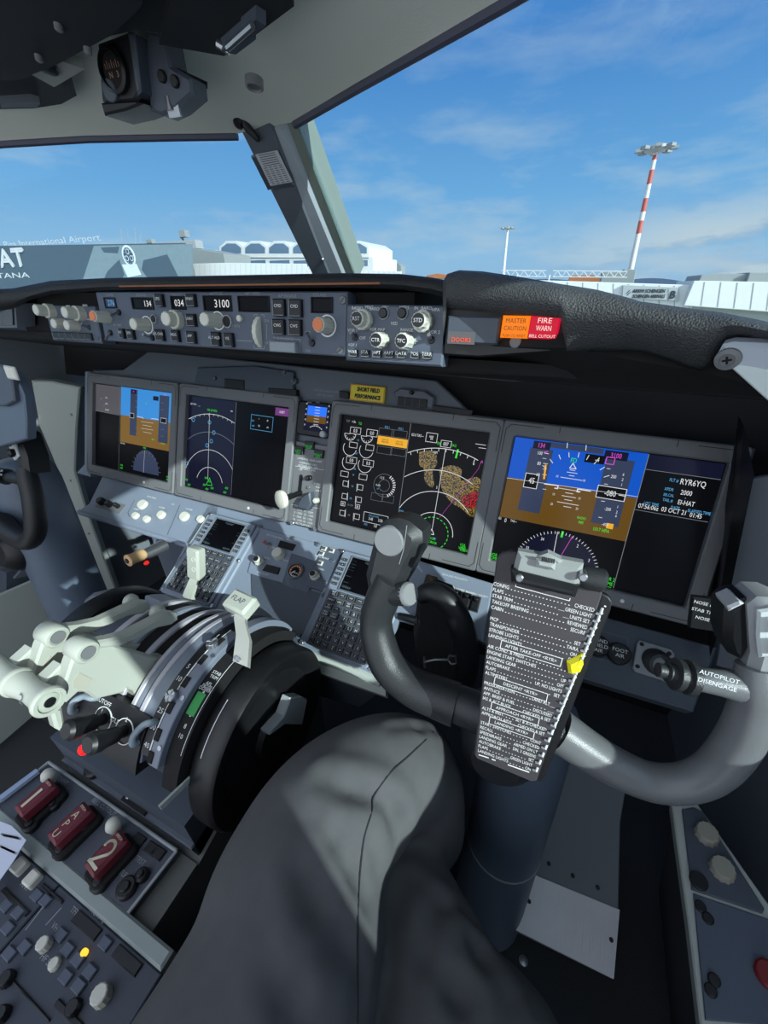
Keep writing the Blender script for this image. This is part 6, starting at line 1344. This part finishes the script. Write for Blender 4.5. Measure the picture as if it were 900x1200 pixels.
# checklist board on the right yoke
CB = Fr(YP.w(625, 780, .062), YP.u, YP.v)
r = thing('checklist_board', 'black yoke checklist board with white printed lines and a yellow slider', 'checklist', CB.w(592, 900))
c = lambda *p: CB.uv(*p)
b = MB(); b.prism(CB, [c(*p) for p in ((582, 654), (588, 648), (598, 645), (690, 666), (700, 674), (706, 686), (705, 697), (629, 913), (623, 914), (559, 887), (556, 882))], -.004, .003, .0015)
brd = b.build('board', mat('board charcoal', (66, 62, 66), .55, var=.12, vscale=40), r)
b = MB(); b.prism(CB, [c(*p) for p in ((706, 698), (714, 702), (718, 708), (716, 718), (640, 912), (634, 920), (627, 919), (620, 914))], -.010, -.0035, .001)
for k in range(24):
    t = k / 23; x = 709 + (629 - 709) * t; y = 712 + (905 - 712) * t; b.line(CB, [c(x, y), c(x + 1.3, y + .7)], .0013, -.003, 1)
b.build('spine_strip', [M['black'], M['white']], r)
for k in range(22):
    t = k / 21; x = 701 + (627 - 701) * t; y = 715 + (897 - 715) * t
    a = Vector(c(x - 2, y + 2)); e = Vector(c(x + 5, y - .5)); b = MB(); b.tube([CB.P(*a, .003), CB.P(*((a + e) / 2), .0065), CB.P(*e, -.002)], .0012, 8); b.build('ring_tab', M['white'], r)
LINES = [('CONFIG', 'CHECKED'), ('FLAPS', '___GREEN LIGHT'), ('STAB TRIM', '___UNITS SET'), ('TAKEOFF BRIEFING', 'REVIEWED'), ('CABIN', 'SECURE'), None, ('MCP', 'SET'), ('TRANSPONDER', 'TA/RA'), ('STROBE LIGHTS', 'ON'), ('LANDING LIGHTS', 'ON'), '[AFTER TAKE-OFF <RYR>]', ('AIR COND. & PRESS', ''), ('ENGINE START SWITCHES', ''), ('LANDING GEAR', 'UP'), ('AUTOBRAKE', 'OFF'), ('FLAPS', 'UP, NO LIGHTS'), ('ALTIMETERS', 'SET'), '[DESCENT <RYR>]', ('PRESSURISATION', 'LAND ALT___'), ('ANTI-ICE', '___'), ('APP. BRIEF & FUEL', 'DISCUSSED'), ('IAS & ALT BUGS', 'CHECKED & SET'), '[APPROACH <RYR>]', ('ALTS & INST.', 'SET & X-CHECKED'), ('APPROACH AIDS', 'CHECKED & SET'), '[LANDING <RYR>]', ('START SWITCHES', 'CONT'), ('RECALL', 'CHECKED'), ('SPEEDBRAKE', 'ARMED ON LT'), ('LANDING GEAR', 'DN, 3 GREENS'), ('AUTOBRAKE', 'SET'), ('FLAPS', '___GREEN LIGHT'), ('LANDING LIGHTS', 'ON')]
b = MB(); n = len(LINES)
TL_, TR_, BL_, BR_ = (Vector(c(*p)) for p in ((580, 682), (697, 715), (560.5, 875), (622, 900)))
TL_, TR_, BL_, BR_ = (Vector(c(*p)) for p in ((579, 682), (696, 713), (561, 876), (622, 898.5)))
for k, Ln in enumerate(LINES):
    t = k / (n - 1); a = TL_.lerp(BL_, t); e = TR_.lerp(BR_, t); d = e - a; ang = math.atan2(d.y, d.x); W_ = d.length; sz = .0036
    if Ln is None: continue
    if isinstance(Ln, str):
        m_ = (a + e) / 2 + d * (.02 if k < 15 else 0); b.text(CB, Ln[1:-1], m_.x, m_.y, sz * .95, 0, .0035, 'C', ang, .85); dd = d.normalized(); pp = Vector((-dd.y, dd.x)); w2 = min(W_ * .36, .040)
        b.line(CB, [m_ - dd * w2 - pp * .0042, m_ + dd * w2 - pp * .0042, m_ + dd * w2 + pp * .0042, m_ - dd * w2 + pp * .0042], .0006, .0035, 0, True); continue
    L0 = glyphs(Ln[0]); k_ = sz / .70; w0 = (L0[3] - L0[2]) * k_ * .74
    b.text(CB, Ln[0], a.x, a.y, sz, 0, .0035, 'L', ang, .74); w1 = 0
    if Ln[1]: R0 = glyphs(Ln[1]); w1 = (R0[3] - R0[2]) * k_ * .66; b.text(CB, Ln[1], e.x, e.y, sz, 0, .0035, 'R', ang, .66)
    dd = d.normalized(); x_ = w0 + .002
    while x_ < W_ - w1 - .002:
        p = a + dd * x_ + Vector((-dd.y, dd.x)) * -.0014; b.line(CB, [p, p + dd * .0007], .0007, .0035, 0); x_ += .0030
b.line(CB, [c(605, 683), c(604.5, 685.5), c(667, 702), c(668, 699)], .0006, .0035, 0)
b.line(CB, [c(562, 881.5), c(573, 885)], .0012, .0035, 0); b.line(CB, [c(577, 886.5), c(581, 888)], .0012, .0035, 0); b.line(CB, [c(596, 893), c(620, 901.5)], .0014, .0035, 0)
b.build('printed_lines', mat('checklist white', (238, 236, 232), .6), brd)
b = MB(); b.prism(CB, [c(*p, .02) for p in ((606, 649), (685, 664), (679, 692), (672, 698), (600, 679), (601, 668))], .003, .016, .004); cl_ = b.build('clip', mat('clip grey', (146, 150, 148), .42), r)
b = MB(); b.prism(CB, [c(*p, .02) for p in ((598, 668), (679, 688), (674, 701), (599, 683))], .006, .022, .004); b.build('clip_jaw', M['black'], cl_)
b = MB(); b.prism(CB, [c(*p, .022) for p in ((628, 655), (652, 660), (650, 670), (627, 665))], .016, .022, .003)
for k in range(7):
    x = 636 + k * 2.2; b.line(CB, [c(x, 651.5 + k * .45, .02), c(x - .5, 656 + k * .45, .02)], .0012, .0225, 1)
b.prism(CB, [c(*p, .014) for p in ((630, 652), (642, 648), (660, 657), (655, 661))], .004, .016, .002); b.build('clip_thumb_pad', [mat('thumb pad grey', (160, 164, 162), .4), M['black']], cl_)
for px, py in ((609, 676), (683, 675)): b = MB(); u, v = c(px, py, .018); b.cyl(CB, u, v, .0035, .01, .0225, 14, .001); b.build('clip_rivet', M['metal'], cl_)
b = MB(); b.lathe(CB.w(687, 676, .004), CB.u, [(.008, -.006), (.010, 0), (.010, .012), (.007, .015)], 16); b.build('hinge_knob', M['yoke'], r)
b = MB(); b.prism(CB, [c(*p, .006) for p in ((664, 776), (671, 773), (677, 770), (682, 768), (684, 780), (680, 789), (673, 792), (666, 790))], -.006, .007, .003); b.build('yellow_slider', M['yellow'], r)
# ------------------------------------------------------------------ the seated pilot: legs in dark trousers
def limb(bm_, pts):
    """(x, y, z, radius) chain of rings, later fused into one skin"""
    Q = crom(pts, 5); b = MB(); b.tube([q[:3] for q in Q], [q[3] for q in Q], 22)
    return b
def pxz(px, py, z, rad): p = atz(px, py, z); return (p.x, p.y, p.z, rad)
chains = [
    [(.33, -.30, .50, .105), (.335, -.17, .52, .105), pxz(322, 1160, .548, .094), pxz(345, 1060, .555, .090), pxz(380, 970, .56, .084), pxz(432, 918, .56, .076), pxz(468, 902, .55, .069), pxz(484, 905, .50, .066)],
    [pxz(468, 900, .545, .066), pxz(486, 915, .50, .066), (.415, .265, .40, .062), (.41, .30, .28, .056), (.40, .34, .13, .048), (.40, .36, .10, .05)],
    [(.50, -.28, .46, .10), pxz(590, 1400, .44, .094), pxz(516, 1215, .44, .088), pxz(484, 1120, .44, .082), pxz(462, 1050, .435, .074), pxz(443, 1000, .42, .068), pxz(440, 985, .37, .064)],
    [pxz(447, 990, .40, .064), (.335, .25, .30, .060), (.33, .27, .18, .054), (.33, .29, .11, .05)],
    [(.30, -.32, .50, .11), (.42, -.34, .50, .14), (.54, -.32, .48, .11)],
    [(.42, -.34, .50, .14), (.42, -.38, .62, .15), (.42, -.42, .78, .15)],
    [(.40, .34, .10, .046), (.40, .38, .05, .045), (.40, .46, .04, .04), (.40, .52, .035, .03)], [(.33, .27, .10, .046), (.33, .32, .05, .045), (.33, .40, .04, .04), (.33, .45, .035, .03)],
]
tmp = MB()
for ch in chains:
    l_ = limb(None, ch); tmp.add(l_.V, l_.F)
me = bpy.data.meshes.new('person_src'); me.from_pydata([tuple(v) for v in tmp.V], [], tmp.F)
bm = bmesh.new(); bm.from_mesh(me); bmesh.ops.recalc_face_normals(bm, faces=bm.faces[:]); bm.to_mesh(me); bm.free()
src = bpy.data.objects.new('person_src', me); COL.objects.link(src)
md = src.modifiers.new('r', 'REMESH'); md.mode = 'VOXEL'; md.voxel_size = .0065
sm = src.modifiers.new('s', 'SMOOTH'); sm.factor = .5; sm.iterations = 10
dg = bpy.context.evaluated_depsgraph_get(); dg.update()
pm = bpy.data.meshes.new_from_object(src.evaluated_get(dg)); pm.name = 'person'
bpy.data.objects.remove(src)
# creases of the cloth
def seg_d(p, a, b):
    ab = b - a; t = max(0, min(1, (p - a).dot(ab) / ab.length_squared)); return (p - a - ab * t).length, t
def onleg(px, py, z): return atz(px, py, z)
import mathutils
from mathutils.bvhtree import BVHTree
bv = BVHTree.FromPolygons([v.co for v in pm.vertices], [tuple(p.vertices) for p in pm.polygons])
def hit(px, py):
    d = ray(px, py).normalized(); h = bv.ray_cast(CAM, d, 3); return h[0]
CRE = [(((352, 1020), (372, 1060), (398, 1100), (418, 1135)), .006, .005), (((318, 1140), (340, 1170), (360, 1200)), .006, .005), (((385, 915), (410, 925), (432, 933), (455, 945)), .006, .006), (((395, 985), (412, 1020), (424, 1050)), .005, .003), (((455, 940), (462, 960), (466, 985)), .006, .006), (((470, 1050), (510, 1075), (560, 1120), (590, 1165)), .006, .005), (((462, 1080), (500, 1110), (540, 1150), (580, 1190)), .007, .005),
       (((470, 845), (500, 842), (525, 848)), .004, .002), (((460, 852), (490, 852), (512, 856)), .004, .002), (((355, 1080), (375, 1120), (390, 1160)), .005, .003), (((480, 1030), (520, 1060), (560, 1085)), .005, .004), (((500, 1140), (530, 1170), (560, 1210)), .006, .004)]
segs = []
for pts, wd, dp in CRE:
    H_ = [hit(*p) for p in pts]
    for a, b_ in zip(H_, H_[1:]):
        if a is not None and b_ is not None and (a - b_).length < .12 and (a - b_).length > 1e-4: segs.append((a, b_, wd, dp))
nrm = [v.normal.copy() for v in pm.vertices]
for v, nn in zip(pm.vertices, nrm):
    off = 0
    for a, b_, wd, dp in segs:
        d, _ = seg_d(v.co, a, b_)
        wd *= 1.9; dp *= .8
        if d < wd * 4: off += -dp * math.exp(-(d / wd) ** 2) + dp * .55 * math.exp(-((d - wd * 2.0) / wd) ** 2)
    off = max(-.008, min(.006, off))
    off += .0022 * mathutils.noise.noise(Vector((v.co.x * 16, v.co.y * 16, v.co.z * 16)))
    v.co = v.co + nn * off
pm.materials.clear(); pm.materials.append(M['trouser'])
L0 = Vector((.42, -.05, .0))
for v in pm.vertices: v.co -= L0
pm.polygons.foreach_set('use_smooth', [True] * len(pm.polygons))
person = bpy.data.objects.new('person', pm); COL.objects.link(person); person.location = L0; person['_loc'] = tuple(L0)
tag(person, 'person seated in the right seat in dark grey trousers, only the legs in view', 'person')
bv = BVHTree.FromPolygons([v.co + L0 for v in pm.vertices], [tuple(p.vertices) for p in pm.polygons])
for pts in (((515, 852), (480, 885), (458, 905), (438, 933), (436, 950), (427, 980), (423, 1010), (420, 1050), (419, 1100), (419, 1150), (419, 1198)),):
    P_ = [hit(*p) for p in crom(pts, 4)]; P_ = [p for p in P_ if p is not None]
    b = MB(); b.tube(P_, .0010, 6); b.build('trouser_seam', mat('seam dark', (34, 35, 38), .9), person)
# seat cushion under the legs
r = thing('pilot_seat', 'dark right hand pilot seat cushion beneath the seated legs', 'seat', (.45, -.2, 0))
b = MB(); b.box(Fr((.45, -.34, 0), (1, 0, 0), (0, 1, 0)), -.23, -.24, .23, .24, .28, .36, .03, 0, .05); b.build('cushion', mat('seat cloth', (52, 56, 62), .9, bump=.3, bscale=500), r)
b = MB(); b.wbox(.30, -.50, 0, .60, -.15, .28, .01); b.build('seat_base', M['plate'], r)
# ------------------------------------------------------------------ side linings, foot well, small side panels
SL = Fr((-.83, .655, .60), (1, .7, 0), (0, .0, 1))
b = MB(); b.prism(SL, [SL.uv(*p) for p in ((36, 446), (60, 447), (94, 454), (90, 500), (88, 551), (101, 596), (136, 692), (100, 704), (74, 567), (46, 500))], -.03, 0, .004); 
r = thing('left_side_lining', 'pale green grey lining strip left of the leftmost screen', 'lining', SL.w(110, 690))
b.build('strip', M['lining'], r)
for px, py in ((83, 486), (82, 563), (104, 625)):
    b = MB(); b.cyl(SL, *SL.uv(px, py), .004, 0, .003, 12, .001); b.build('stud', M['metal'], r)
b = MB(); b.slab([atx(*p, -.74) for p in ((-40, 712), (0, 698), (50, 676), (80, 700), (90, 770), (84, 800), (0, 872), (-40, 905))], (-.012, 0, 0)); solo(b, 'left_kick_panel', M['lining'], 'pale grey green kick panel low on the left wall', 'panel')
b = MB(); b.slab([atx(*p, -.80) for p in ((0, 668), (30, 655), (46, 672), (0, 694))], (.03, 0, 0)); b.slab([atx(*p, -.78) for p in ((12, 676), (24, 662), (36, 660), (34, 672))], (.02, 0, 0), 1); solo(b, 'left_side_pocket', [M['plate'], M['panel']], 'dark grey pocket on the left wall behind the left column', 'pocket')
b = MB(); b.slab([Vector((-.74, .93, .62)), Vector((-.20, .93, .62)), Vector((-.20, .60, .30)), Vector((-.20, .60, .0)), Vector((-.74, .70, .0)), Vector((-.74, .70, .40))], (0, .01, -.01)); solo(b, 'left_foot_well_panel', M['panel_blue'], 'blue grey foot well panel under the left shelf', 'panel')
r = thing('rudder_pedal', 'dark grey left rudder pedal with a small pale clip beside the quadrant', 'pedal', atx(120, 735, -.42))
f = Fr(atx(120, 712, -.42), (1, 0, 0), (0, .5, 1)); b = MB(); b.prism(f, [f.uv(*p) for p in ((102, 702), (112, 694), (130, 690), (143, 698), (146, 716), (136, 740), (106, 740))], -.03, .01, .006); b.prism(f, [f.uv(*p) for p in ((120, 694), (136, 691), (144, 700), (144, 714), (124, 720))], .01, .022, .006); b.build('pedal_pad', M['panel'], r)
b = MB(); b.tube(crom([f.w(*p, .024) for p in ((127, 702), (133, 706), (138, 703))], 4), .0025, 8); b.build('clip', M['metal'], r)
# black oval hood with a chrome latch behind the left horn
r = thing('air_duct_hood', 'black oval hood with a chrome wire latch behind the left yoke horn', 'duct', aty(515, 800, .47))
HF = Fr(aty(515, 760, .47), (1, 0, .0), (0, .15, 1)); b = MB()
ring = []
for k in range(33):
    a = 2 * PI * k / 32; ring.append((512 + 32 * math.cos(a) + 6 * math.sin(a) * -1, 763 - 66 * math.sin(a)))
pts = crom([(490, 700), (505, 694), (524, 704), (540, 732), (547, 765), (545, 795), (538, 815)], 6)
b.tube([HF.w(*p, 0) for p in pts], [.010 + .012 * math.sin(PI * i / (len(pts) - 1)) ** .5 for i in range(len(pts))], 14)
b.tube([HF.w(p[0] + 4, p[1] - 2, -.03) for p in pts], [.014] * len(pts), 12); b.build('hood_rim', M['black'], r)
b = MB(); b.prism(HF, [HF.uv(*p) for p in ((484, 705), (500, 698), (520, 706), (535, 735), (540, 770), (536, 812), (500, 806), (482, 790), (478, 750))], -.06, -.02, .01); b.build('hood_shell', M['matte'], r)
b = MB(); c = [HF.w(*p, .016) for p in ((497, 770), (498, 782), (497, 776), (510, 773), (525, 773), (527, 768), (534, 769), (535, 777), (529, 778), (526, 774))]; b.tube(c, .0022, 8); b.build('wire_latch', M['metal'], r)
# sloping metal heel plate beside the column
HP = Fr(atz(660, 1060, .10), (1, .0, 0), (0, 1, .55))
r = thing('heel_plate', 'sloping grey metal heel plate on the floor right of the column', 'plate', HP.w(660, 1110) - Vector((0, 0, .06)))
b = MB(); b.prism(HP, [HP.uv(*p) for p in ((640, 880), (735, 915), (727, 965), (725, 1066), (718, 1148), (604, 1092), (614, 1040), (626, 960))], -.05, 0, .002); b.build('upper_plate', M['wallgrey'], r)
b = MB(); b.prism(HP, [HP.uv(*p) for p in ((619, 1022), (726, 1066), (719, 1147), (605, 1090))], 0, .0015); b.build('bare_metal_plate', M['lit_patch'], r)  # bright light on the lower half, painted as a paler metal sheet
for px, py in ((627, 1006), (643, 1012), (671, 1026), (700, 1040), (620, 1056), (716, 1101)):
    b = MB(); u, v = HP.uv(px, py); b.cyl(HP, u, v, .0035, 0, .003, 12, .0006); b.build('rivet', M['groove'], r)
for px, py in ((613, 1126), (590, 1130), (592, 1070)):
    b = MB(); p = atz(px, py, .0); b.lathe(p, (0, 0, 1), [(.008, 0), (.008, .004), (.004, .005)], 14); solo(b, 'floor_bolt', M['metal'], {613: 'brass coloured floor bolt in front of the heel plate', 590: 'small pale floor bolt left of the brass one', 592: 'floor bolt beside the column foot'}[px], 'bolt')
# right wall: lining and side console
RL = Fr((.86, .55, .60), (1, -.45, 0), (0, .1, 1))
b = MB(); b.prism(RL, [RL.uv(*p) for p in ((879, 560), (905, 556), (1060, 540), (1060, 830), (905, 800), (838, 780), (862, 640))], -.01, 0, .002); solo(b, 'right_side_lining', M['panel'], 'grey blue side lining right of the rightmost screen', 'lining')
b = MB(); b.slab([aty(872, 500, .62), aty(884, 556, .60), aty(850, 720, .56), aty(832, 770, .55), aty(836, 735, .58), aty(866, 560, .62)], (.01, .06, 0)); solo(b, 'right_edge_panel', M['black'], 'black edge panel between the rightmost screen and the side lining', 'panel')
SCn = Fr(atz(850, 1060, .42), (1, 0, .25), (0, 1, .1))
sc = lambda *p: SCn.uv(*p)
r = thing('right_side_console', 'dark right side console panel with a pale frame, low in the right corner', 'console', SCn.w(850, 1190))
b = MB(); b.prism(SCn, [sc(*p) for p in ((786, 938), (815, 938), (905, 1065), (950, 1120), (950, 1215), (822, 1215), (806, 1080))], -.03, 0, .002); b.build('frame', M['lining'], r)
b = MB(); b.prism(SCn, [sc(*p) for p in ((792, 945), (815, 942), (903, 1067), (946, 1122), (946, 1212), (826, 1212), (811, 1080))], -.34, -.03, .002); b.build('body', M['floor'], r)
b = MB(); b.prism(SCn, [sc(*p) for p in ((799, 950), (812, 947), (823, 952), (895, 1066), (893, 1071), (810, 1043))], 0, .004, .001); up_ = b.build('knob_plate', M['plate'], r)
for px, py in ((828, 979), (846, 1020)): kn(SCn, px, py, .013, .014, mat('console knob %d' % px, (150, 148, 136), .5), up_, 'console_knob', h0=.004)
b = MB(); b.cyl(SCn, *sc(818, 1034), .010, .004, .008, 18, .001); b.build('jack', M['black'], up_)
b = MB(); b.prism(SCn, [sc(*p) for p in ((812, 1048), (905, 1080), (945, 1100), (945, 1205), (826, 1196))], 0, .004, .001); lp_ = b.build('lower_plate', M['mcp'], r)
for px, py in ((820, 1064), (829, 1078), (836, 1150), (832, 1162)): b = MB(); b.cyl(SCn, *sc(px, py), .006, .004, .008, 14, .001); b.build('fastener', M['black'], lp_)
b = MB(); b.cyl(SCn, *sc(900, 1145), .013, .004, .012, 18, .002); b.build('red_button', mat('dark red', (120, 26, 30), .4), lp_)
# stabiliser trim lettering beside the grip
TF = Fr(YP.w(828, 722, -.06), YP.u, YP.v); b = MB()
for k, t in enumerate(('NOSE DN', 'STAB TRIM', 'NOSE UP')): b.text(TF, t, *TF.uv(841.5, 711 + k * 9), .0034, 1, .0006, 'R')
b.line(TF, [TF.uv(842.5, 707), TF.uv(840, 734)], .0008, .0006, 1); b.prism(TF, [TF.uv(*p) for p in ((812, 700), (850, 704), (846, 742), (808, 736))], -.008, 0, .001)
solo(b, 'trim_placard', [M['black'], M['white']], 'black placard with white trim lettering left of the right grip', 'placard')

b = MB(); LB = Fr((-.60, .30, .80), (1, 0, 0), (0, .25, 1)); b.prism(LB, [LB.uv(*p) for p in ((-30, 420), (8, 428), (20, 438), (31, 462), (34, 490), (34, 514), (0, 524), (-30, 524))], -.01, .004, .002); b.prism(LB, [LB.uv(*p, .004) for p in ((-30, 420), (8, 428), (20, 438), (24, 470), (12, 476), (-30, 474))], .004, .012, .002, 1); b.prism(LB, [LB.uv(*p, .012) for p in ((6, 428), (18, 430), (24, 446), (12, 444))], .012, .016, .002, 2)
solo(b, 'yoke_map_board', [M['column'], M['plate'], M['knob']], 'blue grey clip board at the far left edge above the left yoke', 'board')
